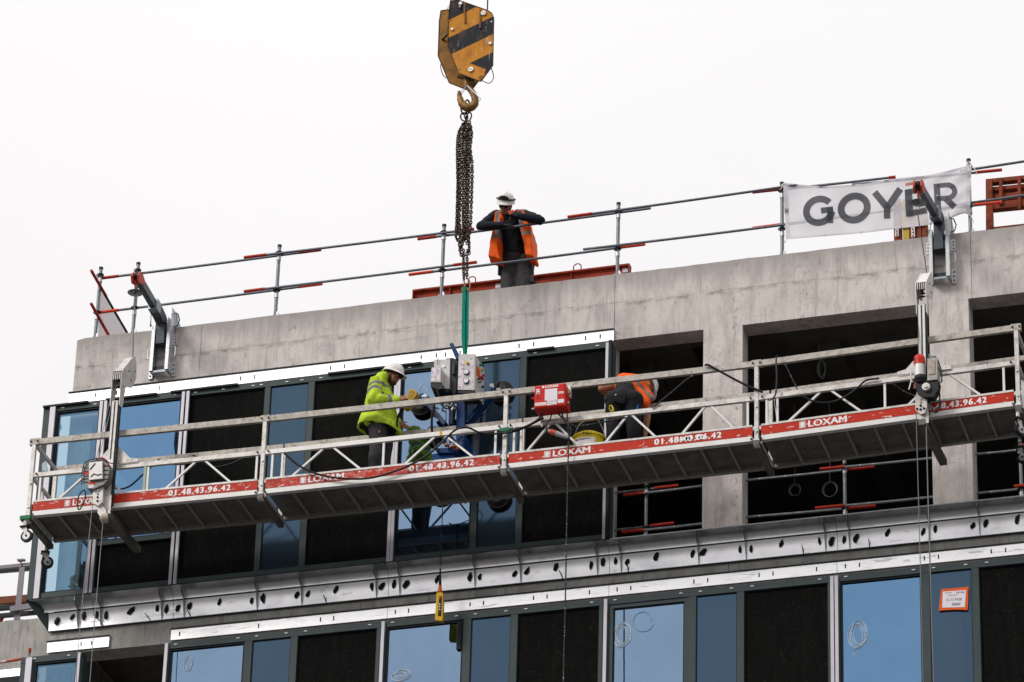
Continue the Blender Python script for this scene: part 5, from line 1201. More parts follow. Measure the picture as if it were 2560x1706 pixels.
# connector plug
a, b = P(*C2(335, 358), YF-.10), P(*C2(520, 420), YF-.10); d = b-a
pl = root('power_plug', 'red and grey power plug dangling below the red control box', 'plug', a)
part('plug_end', G().tube([a, a+d*.12], .022, 14), ALUP2, pl); part('red_sleeve', G().tube([a+d*.10, a+d*.40], .033, 14), mat('faded_red_plastic', (.5, .08, .05), .5, var=.2), pl)
part('grey_body', G().tube([a+d*.40, a+d*.5, a+d*.9, a+d], [.036, .030, .026, .016], 14), mat('grey_plastic', (.38, .38, .42), .5), pl)

# yellow bucket
bk = root('yellow_bucket', 'yellow bucket with handwriting standing on the platform behind the lettered board', 'bucket', P(*C2(705, 480), -1.15))
bc = P(*C2(707, 440), -1.12); zb_ = pz(bc.x)+.062
part('body', G().tube([Vector((bc.x, bc.y, zb_)), Vector((bc.x, bc.y, bc.z-.02)), Vector((bc.x, bc.y, bc.z+.01))], [.15, .19, .195], 28, caps=True), BUCKET, bk)
part('rim', G().tube([Vector((bc.x, bc.y, bc.z-.012)), Vector((bc.x, bc.y, bc.z+.014))], .205, 28), mat('bucket_rim', (.85, .66, .05), .4), bk)
part('lid', G().tube([Vector((bc.x, bc.y, bc.z+.014)), Vector((bc.x, bc.y, bc.z+.05))], [.197, .15], 28), BUCKET, bk)
part('handle', G().tube(bez([Vector((bc.x-.20, bc.y, bc.z)), Vector((bc.x-.15, bc.y, bc.z+.17)), Vector((bc.x-.08, bc.y, bc.z+.25)), Vector((bc.x+.08, bc.y, bc.z+.28)), Vector((bc.x+.17, bc.y, bc.z+.12)), Vector((bc.x+.20, bc.y, bc.z))], 5), .005, 5), GALVD, bk)
def cyl_on(u0, u1, z0, z1, r): return lambda u, v: (bc.x+r*math.sin(u0+(u1-u0)*u), bc.y-r*math.cos(u0+(u1-u0)*u), z0+(z1-z0)*v)
f_ = cyl_on(-.28, .62, bc.z-.055, bc.z-.008, .2075)
part('white_label', join(*[G().quad((bc.x+.199*math.sin(t0), bc.y-.199*math.cos(t0), bc.z-.2), (bc.x+.199*math.sin(t0+.1), bc.y-.199*math.cos(t0+.1), bc.z-.2), (bc.x+.203*math.sin(t0+.1), bc.y-.203*math.cos(t0+.1), bc.z-.068), (bc.x+.203*math.sin(t0), bc.y-.203*math.cos(t0), bc.z-.068)) for t0 in [-.75+.1*k for k in range(14)]]), PAPER, bk)
part('handwriting', text_on('TiSU', cyl_on(-.15, .40, bc.z-.050, bc.z+.0, .2085), 0), INKD, bk)
part('printed_text', text_on('MaSupport', cyl_on(-.65, .35, bc.z-.105, bc.z-.075, .2045), .02), INKD, bk)

# ================================================================== CRANE HOOK BLOCK
YC = -.85
hb = root('crane_hook_block', 'yellow and black striped crane hook block hanging from two cables', 'hook block', P(*HK(660, 1100), YC))
dirv = Vector((-.42, 0, .91)); dirv.normalize()
# stripe phase measured from the picture: edges (450,260)-(1000,...)
YP0 = YC-.10
e1 = P(*HK(440, 490), YP0); e2 = P(*HK(1010, 215), YP0)
ed = (e2-e1).normalized(); nrm = Vector((-ed.z, 0, ed.x)).normalized()
baseo = Vector(hb.location)
w_ = abs((P(*HK(450, 258), YP0)-e1).dot(nrm))
w2_ = abs((P(*HK(480, 705), YP0)-e1).dot(nrm))
per = w_+w2_
off = -((e1-baseo).dot(nrm))/per
# above the edge (n positive) is yellow, below black
HAZ = hazard('hazard_stripe_paint', tuple(nrm), per, off)
outl = [(450, 15), (545, 0), (940, 140), (990, 175), (1018, 240), (1005, 850), (850, 1060), (820, 1060), (560, 960), (415, 610), (430, 150)]
def plateP(y, dx=0, dy=0): return [P(*HK(x+dx, y_+dy), y) for x, y_ in outl]
YP0 = YC-.10
fp = part('side_plate', G().prism(plateP(YP0), (0, .02, 0)), HAZ, hb, label='front striped cheek plate')
part('repainted_corner', G().prism([P(*HK(*p), YP0-.002) for p in ((495, 790), (700, 828), (912, 908), (850, 1056), (820, 1056), (562, 956))], (0, .0015, 0)), mat('worn_yellow_paint', (.55, .22, .015), .5, var=.1, dirt_shade=(.16, .07, .03), dirt_shade_amt=.5, dscale=9, scratch=(.05, .03, .025), sc_amt=.7, sc_scale=30), hb)
BV = Vector((-.20, .23, .03))
rim = [p+Vector((0, -.003, 0)) for p in plateP(YP0)]
part('plate_edge', G().tube(rim, .006, 6, closed=True), mat('rusty_edge', (.10, .045, .025), .7, var=.4, vscale=30), hb)
# rear plate: same plate set back in depth
back = [p+BV for p in plateP(YP0)]
part('side_plate', G().prism(back, (0, .02, 0)), mat('shaded_mustard_plate', (.27, .125, .02), .6, var=.3, vscale=7, dirt_shade=(.05, .03, .02), dirt_shade_amt=.8, dscale=5), hb, label='rear striped cheek plate')
part('plate_edge', G().tube([p+Vector((0, -.003, 0)) for p in back], .006, 6, closed=True), MATS['rusty_edge'], hb)
cx1 = P(*HK(690, 400), YP0)+BV*.5
cx1 = P(*HK(690, 400), YP0)+BV*.5
part('sheave', G().tube([cx1+Vector((0, k, 0)) for k in (-.035, -.012, 0, .012, .035)], [.15, .15, .128, .15, .15], 32), DARKM, hb)
part('axle', G().cyl(cx1+Vector((0, -.06, 0)), cx1+Vector((0, .06, 0)), .035, 16), GALVD, hb)
part('spacer_bar', G().cyl(P(*HK(470, 395), YP0), P(*HK(470, 395), YP0)+BV, .014, 10), DARKM, hb)
part('spacer_bar', G().cyl(P(*HK(960, 575), YP0), P(*HK(960, 575), YP0)+BV, .014, 10), DARKM, hb)
part('spacer_bar', G().cyl(P(*HK(600, 60), YP0), P(*HK(600, 60), YP0)+BV, .018, 10), DARKM, hb)
BOLT = mat('pale_bolt_head', (.62, .60, .55), .45, .3, var=.3, vscale=30)
for (x, y, r_) in ((475, 390, .021), (972, 575, .021), (885, 180, .034), (718, 915, .036), (585, 55, .026)):
    c = P(*HK(x, y), YP0); b_ = part('bolt_head', G().tube([c+Vector((0, -.022, 0)), c], r_, 12 if r_ > .03 else 6), BOLT, hb)
    if r_ > .03:
        for dx in (-.012, .012): part('bolt_hole', G().cyl(c+Vector((dx, -.025, 0)), c+Vector((dx, -.0215, 0)), .006, 8), DARKM, b_)
part('bolt_shank', G().cyl(P(*HK(585, 55), YP0-.01), P(*HK(570, 105), YP0-.02), .013, 8), GALVD, hb)
for (x0, y0, x1, y1) in ((635, 40, 640, 300), (838, 125, 838, 370)):
    part('keeper_rod', G().cyl(P(*HK(x0, y0), YP0-.012), P(*HK(x1, y1), YP0-.012), .0125, 8), mat('rusty_rod', (.24, .12, .06), .7, var=.5, vscale=20), hb)
for (x, y) in ((985, 285), (575, 910), (370, 190)):
    c = P(*HK(x, y), YP0); part('lightening_hole', G().cyl(c+Vector((0, -.003, 0)), c, .011, 10), PAPER if x > 900 else DARKM, hb)
part('guard_hoop', G().tube(bez([P(*HK(*p), YP0+.05) for p in ((980, 880), (1014, 1010), (960, 1090), (870, 1060))], 4), .006, 6), WIRED, hb)
part('guard_hoop', G().tube(bez([P(*HK(*p), YP0+.25) for p in ((355, 770), (322, 870), (365, 1000), (460, 1035))], 4), .006, 6), WIRED, hb)
part('loose_wire', G().tube(bez([P(*HK(*p), YP0+.2) for p in ((425, 80), (385, 200), (405, 330), (375, 380), (400, 420))], 4), .004, 5), mat('brass_wire', (.4, .25, .08), .5), hb)
part('ring', G().tube([P(*HK(850+22*math.cos(k/8*6.283), 1015+22*math.sin(k/8*6.283)), YP0-.012) for k in range(8)], .004, 5, closed=True), DARKM, hb)
part('shank', G().tube([P(*HK(660, 1000), YC), P(*HK(660, 1110), YC), P(*HK(665, 1150), YC)], [.040, .040, .050], 16), HOOKM, hb)
part('swivel_block', G().tube([P(*HK(560, 985), YC+.02), P(*HK(790, 1040), YC+.02)], .045, 12), HOOKM, hb)
hk = [(668, 1130, .036), (705, 1170, .040), (745, 1225, .043), (770, 1290, .047), (768, 1350, .052), (735, 1395, .055), (680, 1410, .055), (625, 1385, .050), (590, 1335, .042), (572, 1275, .032), (565, 1220, .022), (560, 1195, .014)]
part('hook', G().tube(bez([P(x, y, YC) for x, y in [HK(a, b) for a, b, _ in hk]], 4), [r for i, (_, _, r) in enumerate(hk) for r in ([r]*4 if i < len(hk)-1 else [r])], 14), HOOKM, hb)
part('latch', G().tube([P(*HK(665, 1120), YC-.05), P(*HK(845, 1290), YC-.05), P(*HK(828, 1322), YC-.05)], .0085, 6), GALVL, hb)
part('latch_spring', G().tube([P(*HK(660, 1125), YC-.04), P(*HK(625, 1160), YC-.05), P(*HK(592, 1185), YC-.05), P(*HK(600, 1225), YC-.05), P(*HK(655, 1140), YC-.05)], .005, 6), GALVL, hb)
for x, x2, lab in ((930, 930, 0), (455, 455, 1)):
    a = P(*HK(x, 200 if not lab else 60), YC+.04); part('crane_cable', G().cyl(a, a+Vector((0, 0, 3.0)), .0095, 8), WIRED, hb)

# ================================================================== CHAIN SLING
chn = root('chain_sling', 'bundle of rusty lifting chains hanging from the crane hook', 'chain', P(*HK(655, 1500), YC))
def ringp(c, rx, rz, rot, r, name, par=chn, m_=CHAINM, tilt=0):
    R = Matrix.Rotation(rot, 3, 'Z') @ Matrix.Rotation(tilt, 3, 'Y')
    return part(name, G().tube([c+R @ Vector((rx*math.cos(k/14*6.283), 0, rz*math.sin(k/14*6.283))) for k in range(14)], r, 7, closed=True), m_, par)
ringp(P(*HK(675, 1385), YC), .05, .085, 1.2, .012, 'master_link', m_=HOOKM)
ringp(P(*HK(625, 1420), YC+.02), .05, .09, 1.0, .011, 'master_link')
ringp(P(*HK(630, 1530), YC-.01), .048, .062, .5, .010, 'ring'); ringp(P(*HK(690, 1530), YC+.01), .048, .062, -.5, .010, 'ring'); ringp(P(*HK(655, 1520), YC), .035, .055, 1.3, .010, 'ring')
# link meshes shared by all strands
def linkmesh(name, r=.0070, w_=.0132, h=.0195):
    pts = []
    for k in range(5): a = math.pi*k/4; pts.append(Vector((w_*math.cos(a), 0, h-w_+w_*math.sin(a)+.004)))
    for k in range(5): a = math.pi+math.pi*k/4; pts.append(Vector((w_*math.cos(a), 0, -(h-w_)-.004+w_*math.sin(a))))
    return G().tube(pts, r, 5, closed=True).mesh(name, mats=(CHAINM,))
LM = linkmesh('link'); PITCH_ = .0325
cnt = [0]; extra = []
def strand(pts, seed, s_=1.0):
    pts = [Vector(p) for p in pts]; rs = random.Random(seed); dist = 0; q = bez(pts, 12); seg_i = 0; k = 0
    # walk along
    L = [0]
    for a, b in zip(q[:-1], q[1:]): L.append(L[-1]+(b-a).length)
    t = rs.uniform(0, .02); i = 0
    while t < L[-1]:
        while L[i+1] < t: i += 1
        f = (t-L[i])/(L[i+1]-L[i]); p = q[i].lerp(q[i+1], f); d = (q[i+1]-q[i]).normalized()
        ang = (math.pi/2 if k % 2 else 0)+rs.uniform(-.35, .35)+seed
        M_ = d.to_track_quat('Z', 'Y').to_matrix().to_4x4() @ Matrix.Rotation(ang, 4, 'Z')
        M_.translation = p-Vector(chn.location)
        if cnt[0] < 276:
            o = bpy.data.objects.new('link', LM); col.objects.link(o); o.parent = chn; o.matrix_local = M_ @ Matrix.Scale(s_, 4); cnt[0] += 1
        else: extra.append(M_ @ Matrix.Scale(s_, 4))
        t += PITCH_*s_; k += 1
def mn(x, y, dy=0): return P(*MN(x, y), YC+dy)
strand([mn(318, 88, -.03), mn(335, 160, -.03), mn(330, 350, -.03), mn(343, 470, -.03), mn(335, 800, -.03), mn(325, 1000, -.03), mn(300, 1130, -.03)], 1, 1.15)
strand([mn(270, 100), mn(240, 150), mn(220, 215), mn(214, 350), mn(218, 600), mn(212, 850), mn(205, 1010), mn(205, 1070), mn(232, 1110)], 2, 1.1)
strand([mn(280, 92, -.04), mn(262, 130, -.04), mn(255, 400, -.04), mn(240, 700, -.04), mn(235, 950, -.04), mn(262, 1100, -.04)], 3, 1.15)
strand([mn(290, 88, -.01), mn(290, 400), mn(282, 700), mn(275, 1000), mn(250, 1180)], 4, 1.1)
strand([mn(300, 90), mn(315, 150), mn(318, 400, .01), mn(312, 700), mn(305, 950), mn(315, 1100), mn(318, 1220)], 5, 1.1)
strand([mn(300, 1180, -.02), mn(298, 1300, -.02), mn(297, 1430, -.02)], 6, 1.15)
strand([mn(270, 1180, -.02), mn(268, 1300, -.02), mn(272, 1430, -.02)], 7, 1.15)
strand([mn(240, 1000, -.03), mn(235, 1130, -.03), mn(250, 1220, -.03), mn(285, 1225, -.03)], 8, 1.15)
strand([mn(238, 160, .03), mn(232, 450, .03), mn(225, 800, .03), mn(222, 1050, .03)], 9, 1.1)
strand([mn(272, 130, .03), mn(270, 450, .04), mn(262, 800, .03), mn(270, 1100, .03)], 10, 1.1)
strand([mn(302, 130, .04), mn(300, 450, .05), mn(296, 800, .04), mn(290, 1100, .03)], 11, 1.1)
if extra:
    base = LM; v0 = [v.co.copy() for v in base.vertices]; f0 = [tuple(p.vertices) for p in base.polygons]; g = G()
    for M_ in extra:
        n = len(g.v); g.v += [M_ @ v+Vector(chn.location) for v in v0]; g.f += [tuple(n+i for i in f) for f in f0]
    o = part('rear_links', g, CHAINM, chn, kind='stuff')
for x, y, r_ in ((322, 135, .022), (340, 185, .018), (232, 195, .02), (268, 140, .026), (205, 1050, .022), (300, 1050, .02)): part('shortening_hook', G().ell(mn(x, y, -.045), r_, r_*.9, r_*1.4), CHAINM, chn)
for x in (262, 307): part('sling_hook', G().tube(bez([mn(x+8, 1430, -.03), mn(x+18, 1480, -.03), mn(x+5, 1530, -.03), mn(x-8, 1500, -.03)], 4), .010, 8), mat('brass_brown_hook', (.24, .17, .10), .5, .5), chn)
# green webbing sling
s0 = P(*B1(1925, 470), YC-.03); gs = root('green_web_sling', 'green webbing sling hanging in front of the concrete, carrying the lifter', 'sling', s0)
def strap(pts, w_, name='strap'):
    g = G(); pts = [Vector(p) for p in pts]
    for i, p in enumerate(pts): g.v += [p+Vector((-w_[i]/2, -.004, 0)), p+Vector((w_[i]/2, -.004, 0)), p+Vector((w_[i]/2, .004, 0)), p+Vector((-w_[i]/2, .004, 0))]
    for i in range(len(pts)-1):
        for j in range(4): a = i*4+j; b = i*4+(j+1) % 4; g.f.append((a, b, b+4, a+4))
    g.f += [(3, 2, 1, 0), tuple(len(g.v)-4+k for k in range(4))]
    return part(name, g, SLING, gs)
strap([P(*B1(1912, 425), YC-.04), P(*B1(1908, 520), YC-.04), P(*B1(1905, 700), YC-.04), P(*B1(1902, 900), YC-.04), P(*B1(1912, 1055), YC-.04)], [.035, .040, .042, .045, .03])
strap([P(*B1(1935, 440), YC-.02), P(*B1(1940, 520), YC-.02), P(*B1(1935, 700), YC-.02), P(*B1(1935, 900), YC-.02), P(*B1(1925, 1055), YC-.02)], [.035, .042, .048, .045, .03])

# ================================================================== VACUUM LIFTER
vl = root('vacuum_lifter', 'blue vacuum glass lifter with two stickered grey cabinets and suction cups', 'glass lifter', P(*LF(1380, 900), -.8))
def cab(x0, x1, y0, y1, yf, depth, m_, name='cabinet', lab=None):
    a, b, c, d = P(*LF(x0, y0), yf), P(*LF(x1, y0-(x1-x0)*.02), yf), P(*LF(x1-8, y1), yf), P(*LF(x0-12, y1-3), yf)
    return part(name, G().prism([a, b, c, d], (0, depth, 0)), m_, vl, label=lab, smooth=False), (a, b, c, d)
c_, q = cab(1405, 1605, 128, 565, -.98, .40, CASE, lab='right cabinet with two gauges')
def on(q, u, v, dy): a, b, c, d = q; return (a*(1-u)+b*u)*v+(d*(1-u)+c*u)*(1-v)+Vector((0, dy, 0))
def stick(q, u0, u1, v0, v1, par, m_=STICK, dy=-.003, name='sticker'): return part(name, G().prism([on(q, u0, v0, dy), on(q, u1, v0, dy), on(q, u1, v1, dy), on(q, u0, v1, dy)], (0, .002, 0)), m_, par)
stick(q, .03, .36, .05, .85, c_); stick(q, .68, .93, .05, .88, c_)
for v in (.48, .23):
    ce = on(q, .52, v, -.004); gz = part('gauge', G().tube([ce+Vector((0, -.02, 0)), ce], .036, 20), DARKM, c_); part('gauge_face', G().cyl(ce+Vector((0, -.023, 0)), ce+Vector((0, -.020, 0)), .030, 20), PAPER, c_)
ce = on(q, .56, .74, 0); part('beacon', G().cyl(ce+Vector((0, -.03, 0)), ce, .018, 12), YEL, c_)
# things on its right side face
xb = q[1].x
def rs(y_, u): return Vector((xb+.002+(q[2].x-q[1].x)*(1-u), -.98+y_, q[2].z+(q[1].z-q[2].z)*u))
part('orange_label', G().prism([rs(.06, .75), rs(.22, .77), rs(.22, .52), rs(.06, .50)], (.003, 0, 0)), ORANGE, c_)
for y_, u, r_, m_ in ((.20, .9, .016, GREENP), (.27, .84, .016, YEL), (.32, .74, .014, REDP), (.27, .60, .022, REDP), (.20, .56, .014, mat('dark_red3', (.25, .03, .02), .5)), (.12, .42, .012, DARKM), (.16, .38, .010, DARKM), (.30, .40, .014, INKD)):
    p = rs(y_, u); part('push_button', G().cyl(p, p+Vector((.03, 0, 0)), r_, 10), m_, c_)
part('cabinet_underside', G().prism([on(q, .02, 0, .01)+Vector((0, 0, -.004)), on(q, .98, 0, .01)+Vector((0, 0, -.004)), on(q, .98, 0, .30)+Vector((0, 0, -.004)), on(q, .02, 0, .30)+Vector((0, 0, -.004))], (0, 0, -.035)), DARKM, c_)
c2_, q2 = cab(1105, 1300, 192, 548, -.80, .20, CASE, lab='left grey cabinet')
ce = on(q2, .62, .75, 0); part('key_lock', G().cyl(ce+Vector((0, -.012, 0)), ce, .018, 12), BOLT, c2_)
part('antenna', G().cyl(on(q2, .22, .80, -.02), on(q2, .28, 1.05, -.02), .004, 5), DARKM, c2_)
part('cabinet_underside', G().prism([on(q2, 0, 0, .0), on(q2, 1, 0, .0), on(q2, 1, 0, .25), on(q2, 0, 0, .25)], (0, 0, -.05)), DARKM, c2_)
c3_, q3 = cab(1072, 1190, 290, 470, -.95, .14, CASE, lab='small stickered box'); stick(q3, .05, .48, .05, .95, c3_); stick(q3, .52, .95, .05, .95, c3_)
part('dark_base', G().prism([P(*LF(*p), -.94) for p in ((1060, 475), (1190, 468), (1210, 545), (1150, 560), (1060, 520))], (0, .16, 0)), DARKM, c3_)
part('bottle', G().cyl(P(*LF(1130, 540), -.93), P(*LF(1165, 640), -.93), .012, 8), RUB, c3_)
part('junction_body', G().prism([P(*LF(*p), -.70) for p in ((1065, 530), (1310, 560), (1350, 640), (1110, 640))], (0, .2, 0)), DARKM, vl)
part('side_housing', G().prism([P(*LF(*p), -.78) for p in ((1305, 200), (1385, 180), (1375, 560), (1345, 630), (1300, 560))], (0, .2, 0)), mat('dark_housing', (.03, .035, .045), .5), vl)
part('filter_cylinder', G().cyl(P(*LF(1350, 240), -.80), P(*LF(1342, 375), -.80), .020, 12), mat('dark_grey_cylinder', (.05, .055, .06), .4), vl)
part('upper_arm', G().prism([P(*LF(*p), -.86) for p in ((1290, 0), (1330, -15), (1410, 130), (1400, 185), (1365, 175))], (0, .09, 0)), BLUE, vl)
# column, arms, lower foot
part('column', G().prism([P(*LF(*p), -.72) for p in ((1380, 560), (1480, 560), (1470, 1280), (1370, 1290))], (0, .12, 0)), BLUE, vl)
part('column', G().prism([P(*LF(*p), -.66) for p in ((1290, 730), (1350, 730), (1320, 980), (1280, 990))], (0, .1, 0)), BLUE, vl)
part('cylinder_rod', G().cyl(P(*LF(1335, 740), -.78), P(*LF(1325, 820), -.78), .020, 10), BOLT, vl); part('cylinder_body', G().cyl(P(*LF(1330, 820), -.78), P(*LF(1318, 985), -.78), .018, 10), DARKM, vl)
def arm(p, q_, w_, y0=-.48, y1=-.60): part('suction_arm', G().bar(P(*LF(*p), y0), P(*LF(*q_), y1), .05, w_, up=(0, 1, 0)), BLUE, vl, smooth=False)
arm((985, 690), (1260, 1010), .12); arm((1850, 580), (1500, 1000), .13); arm((1500, 1180), (1640, 1430), .1)
def cup(px, py, r_, tilt=0.0, lab=None):
    c = P(*LF(px, py), YG-.0); f = Vector((tilt, -1, 0)).normalized()
    o = part('suction_cup', G().tube([c-f*0+Vector((0, -.005, 0)), c+f*.03, c+f*.055, c+f*.07], [r_, r_*1.0, r_*.8, r_*.6], 32), RUB, vl)
    part('cup_plate', G().tube([c+f*.070, c+f*.085], r_*.55, 24), DARKM, o)
    part('cup_ring', G().tube([c+f*.034+Vector((r_*.93*math.cos(k/24*6.283), 0, r_*.93*math.sin(k/24*6.283))) for k in range(24)], .010, 6, closed=True), mat('rubber_ring', (.02, .02, .022), .35), o)
    return c+f*.09
w1 = cup(955, 765, .145); w2c = cup(1935, 600, .150); cup(1900, 1900, .15); cup(1180, 1830, .14)
def lfb(name, pts, y, th, m_): part(name, G().prism([P(*LF(*p), y) for p in pts], (0, th, 0)), m_, vl, smooth=False)
lfb('white_valve', ((950, 635), (990, 612), (1018, 640), (972, 672)), -.45, .05, WHITE); lfb('white_valve', ((1785, 490), (1825, 485), (1835, 540), (1780, 520)), -.45, .05, WHITE); lfb('white_valve', ((1870, 540), (1920, 545), (1900, 570), (1865, 560)), -.45, .05, WHITE)
lfb('cup_bracket', ((870, 640), (970, 600), (985, 640), (880, 680)), -.42, .06, BLUE); lfb('cup_bracket', ((1820, 520), (1880, 445), (1895, 460), (1850, 560)), -.42, .06, DARKM)
lfb('foot_box', ((1130, 1280), (1395, 1270), (1385, 1330), (1140, 1335)), -.75, .2, BLUE); lfb('foot_box', ((1120, 1345), (1360, 1335), (1350, 1420), (1075, 1420), (1080, 1355)), -.70, .2, mat('bright_blue_box', (.006, .08, .30), .4)); lfb('foot_bar', ((1405, 1120), (1490, 1110), (1530, 1250), (1530, 1400), (1450, 1410), (1400, 1280)), -.62, .1, BLUE)
lfb('number_plate', ((1432, 1188), (1462, 1186), (1455, 1215), (1440, 1216)), -.64, .01, WHITE)
part('copper_valve', G().ell(P(*LF(1260, 1245), -.80), .03, .03, .022).ell(P(*LF(1340, 1262), -.80), .05, .03, .022).ell(P(*LF(1390, 1290), -.78), .025, .03, .02), mat('copper_valve', (.35, .10, .05), .5, .4), vl)
# clutter of hoses and fittings
def hose(pts, r, y=-.80, m_=CABLE): part('hose', G().tube(bez([P(*LF(*p), y) for p in pts], 6), r, 6), m_, vl)
hose(((1110, 730), (1080, 850), (1075, 1000), (1085, 1130), (1110, 1250), (1150, 1320)), .016)
hose(((1165, 640), (1180, 720), (1240, 790), (1310, 770), (1350, 720)), .010); hose(((1190, 690), (1220, 760), (1200, 810), (1250, 840)), .008)
hose(((1160, 800), (1130, 785), (1105, 830), (1100, 900)), .009); hose(((1250, 810), (1248, 940), (1240, 960)), .006); hose(((1230, 700), (1260, 730), (1300, 760), (1340, 700)), .008, m_=GALVD)
hose(((1700, 700), (1640, 800), (1560, 900), (1500, 960)), .009, -.70); hose(((1210, 1130), (1215, 1200), (1240, 1240)), .008); hose(((1310, 1120), (1330, 1200), (1380, 1240)), .007)
hose(((1790, 1160), (1760, 1240), (1715, 1340)), .006, -.35); hose(((1660, 1050), (1665, 1200), (1660, 1350)), .005, -.35); hose(((1850, 640), (1810, 740), (1760, 830), (1680, 890)), .007, -.5)
hose(((1130, 1950), (1200, 1990), (1300, 1950), (1420, 1900)), .007, -.45); hose(((1450, 1800), (1530, 1830), (1545, 1900), (1480, 1960)), .007, -.45)
for k in range(16):
    x, y = random.uniform(1160, 1360), random.uniform(690, 830)
    part('fitting', G().cyl(P(*LF(x, y), -.78), P(*LF(x+random.uniform(-18, 18), y+random.uniform(10, 30)), -.80), random.uniform(.006, .014), 8), random.choice([DARKM, DARKM, GALVD, BOLT]), vl)
for k in range(9):
    x, y = random.uniform(1180, 1480), random.uniform(1130, 1250)
    part('fitting', G().cyl(P(*LF(x, y), -.76), P(*LF(x+random.uniform(-20, 20), y+random.uniform(10, 40)), -.78), random.uniform(.006, .016), 8), random.choice([DARKM, BLUE, BLUE, GALVD]), vl)
# pendant control
pc0 = P(*B3(1683, 700), -.5); pn = root('pendant_control', 'yellow crane pendant control with buttons hanging below the platform', 'pendant control', pc0)
py = -.5
def PN(u, v, y=py): a, b, c, d = P(*B3(1657, 745), y), P(*B3(1716, 742), y), P(*B3(1642, 998), y), P(*B3(1712, 1003), y); return (a*(1-u)+b*u)*v+(c*(1-u)+d*u)*(1-v)
part('case', G().prism([PN(.05, 0), PN(.9, 0), PN(1, .06), PN(1, .97), PN(.9, 1), PN(.1, 1), PN(0, .97), PN(0, .06)], (0, .06, 0)), mat('pendant_yellow', (.62, .37, .01), .4, var=.08), pn)
part('case_seam', G().box(PN(0, .5).x-.004, PN(0, .5).x-.001, py+.02, py+.03, PN(0, 0).z+.02, PN(0, 1).z-.02), YELD, pn)
part('button_panel', G().prism([PN(.36, .16, py-.003), PN(.80, .16, py-.003), PN(.84, .86, py-.003), PN(.42, .86, py-.003)], (0, .003, 0)), RUB, pn)
for v, m_ in ((.78, ORED), (.67, DARKM), (.57, PAPER), (.48, PAPER), (.38, PAPER), (.28, mat('dark_green_button', (.01, .06, .04), .4)), (.2, DARKM)):
    ce = PN(.60, v, py-.003); part('button', G().cyl(ce+Vector((0, -.012, 0)), ce, .009 if m_ != ORED else .012, 10), m_, pn)
part('orange_neck', G().tube([P(*B3(1687, 745), py+.03), P(*B3(1688, 720), py+.03), P(*B3(1690, 680), py+.03)], [.034, .026, .018], 12), mat('orange_rubber', (.62, .12, .03), .5), pn)
part('black_boot', G().tube([P(*B3(1690, 680), py+.03), P(*B3(1690, 600), py+.03), P(*B3(1692, 520), py+.03)], [.019, .015, .008], 10), RUB, pn)

# ================================================================== PEOPLE
def blob(name, caps, m_, parent, vox=.012, ells=(), smooth_it=5, wrinkle=0.0, wscale=14.0, wst=(1, 1, 1), bands=None, label=None, cutz=None, solids=()):
    """one continuous surface from tapered limbs: (p0, p1, r0, r1[, flatten])"""
    g = G()
    for c in caps:
        p0, p1, r0, r1 = c[:4]; p0 = Vector(p0); p1 = Vector(p1)
        g.tube([p0, p1], [r0, r1], 14); g.ell(p0, r0, r0, r0, 14, 9); g.ell(p1, r1, r1, r1, 14, 9)
    for e in ells:
        c, rx, ry, rz = e[:4]; R = e[4] if len(e) > 4 else None; g.ell(c, rx, ry, rz, 20, 14, R)
    for s_ in solids: n = len(g.v); g.v += s_.v; g.f += [tuple(n+i for i in f) for f in s_.f]
    off = base_of(parent)
    me = bpy.data.meshes.new(name+'_tmp'); me.from_pydata([tuple(v-off) for v in g.v], [], g.f)
    bm = bmesh.new(); bm.from_mesh(me); bmesh.ops.recalc_face_normals(bm, faces=bm.faces); bm.to_mesh(me); bm.free()
    ob = bpy.data.objects.new(name+'_tmp', me); col.objects.link(ob)
    rm = ob.modifiers.new('r', 'REMESH'); rm.mode = 'VOXEL'; rm.voxel_size = vox
    sm = ob.modifiers.new('s', 'SMOOTH'); sm.factor = .5; sm.iterations = smooth_it
    bpy.context.view_layer.update()
    out_ = bpy.data.meshes.new_from_object(ob.evaluated_get(bpy.context.evaluated_depsgraph_get())); out_.name = name
    bpy.data.objects.remove(ob); bpy.data.meshes.remove(me)
    out_.materials.clear()
    for x in (m_ if isinstance(m_, (list, tuple)) else (m_,)): out_.materials.append(x)
    if wrinkle:
        ns = [v.normal.copy() for v in out_.vertices]
        for v, n_ in zip(out_.vertices, ns):
            q = Vector((v.co.x*wst[0], v.co.y*wst[1], v.co.z*wst[2]))*wscale
            d_ = noise.noise(q)*.7+noise.noise(q*2.1)*.3
            v.co += n_*(d_*wrinkle)
    if bands:
        for p in out_.polygons:
            if bands(Vector(p.center)+off, Vector(p.normal)): p.material_index = 1
    out_.shade_smooth(); out_.update()
    o = bpy.data.objects.new(name, out_); col.objects.link(o); o.parent = parent
    if label: o['label'] = label
    return o
def loft(rings, n=24):
    g = G()
    for pL, pR, ry in rings:
        c = (pL+pR)/2; a = (pR-pL)/2
        for j in range(n):
            t = 2*math.pi*j/n; g.v.append(c+a*math.cos(t)+Vector((0, ry, 0))*math.sin(t))
    for i in range(len(rings)-1):
        for j in range(n): jj = (j+1) % n; g.f.append((i*n+j, i*n+jj, (i+1)*n+jj, (i+1)*n+j))
    g.f.append(tuple(reversed(range(n)))); g.f.append(tuple(range((len(rings)-1)*n, len(rings)*n))); return g
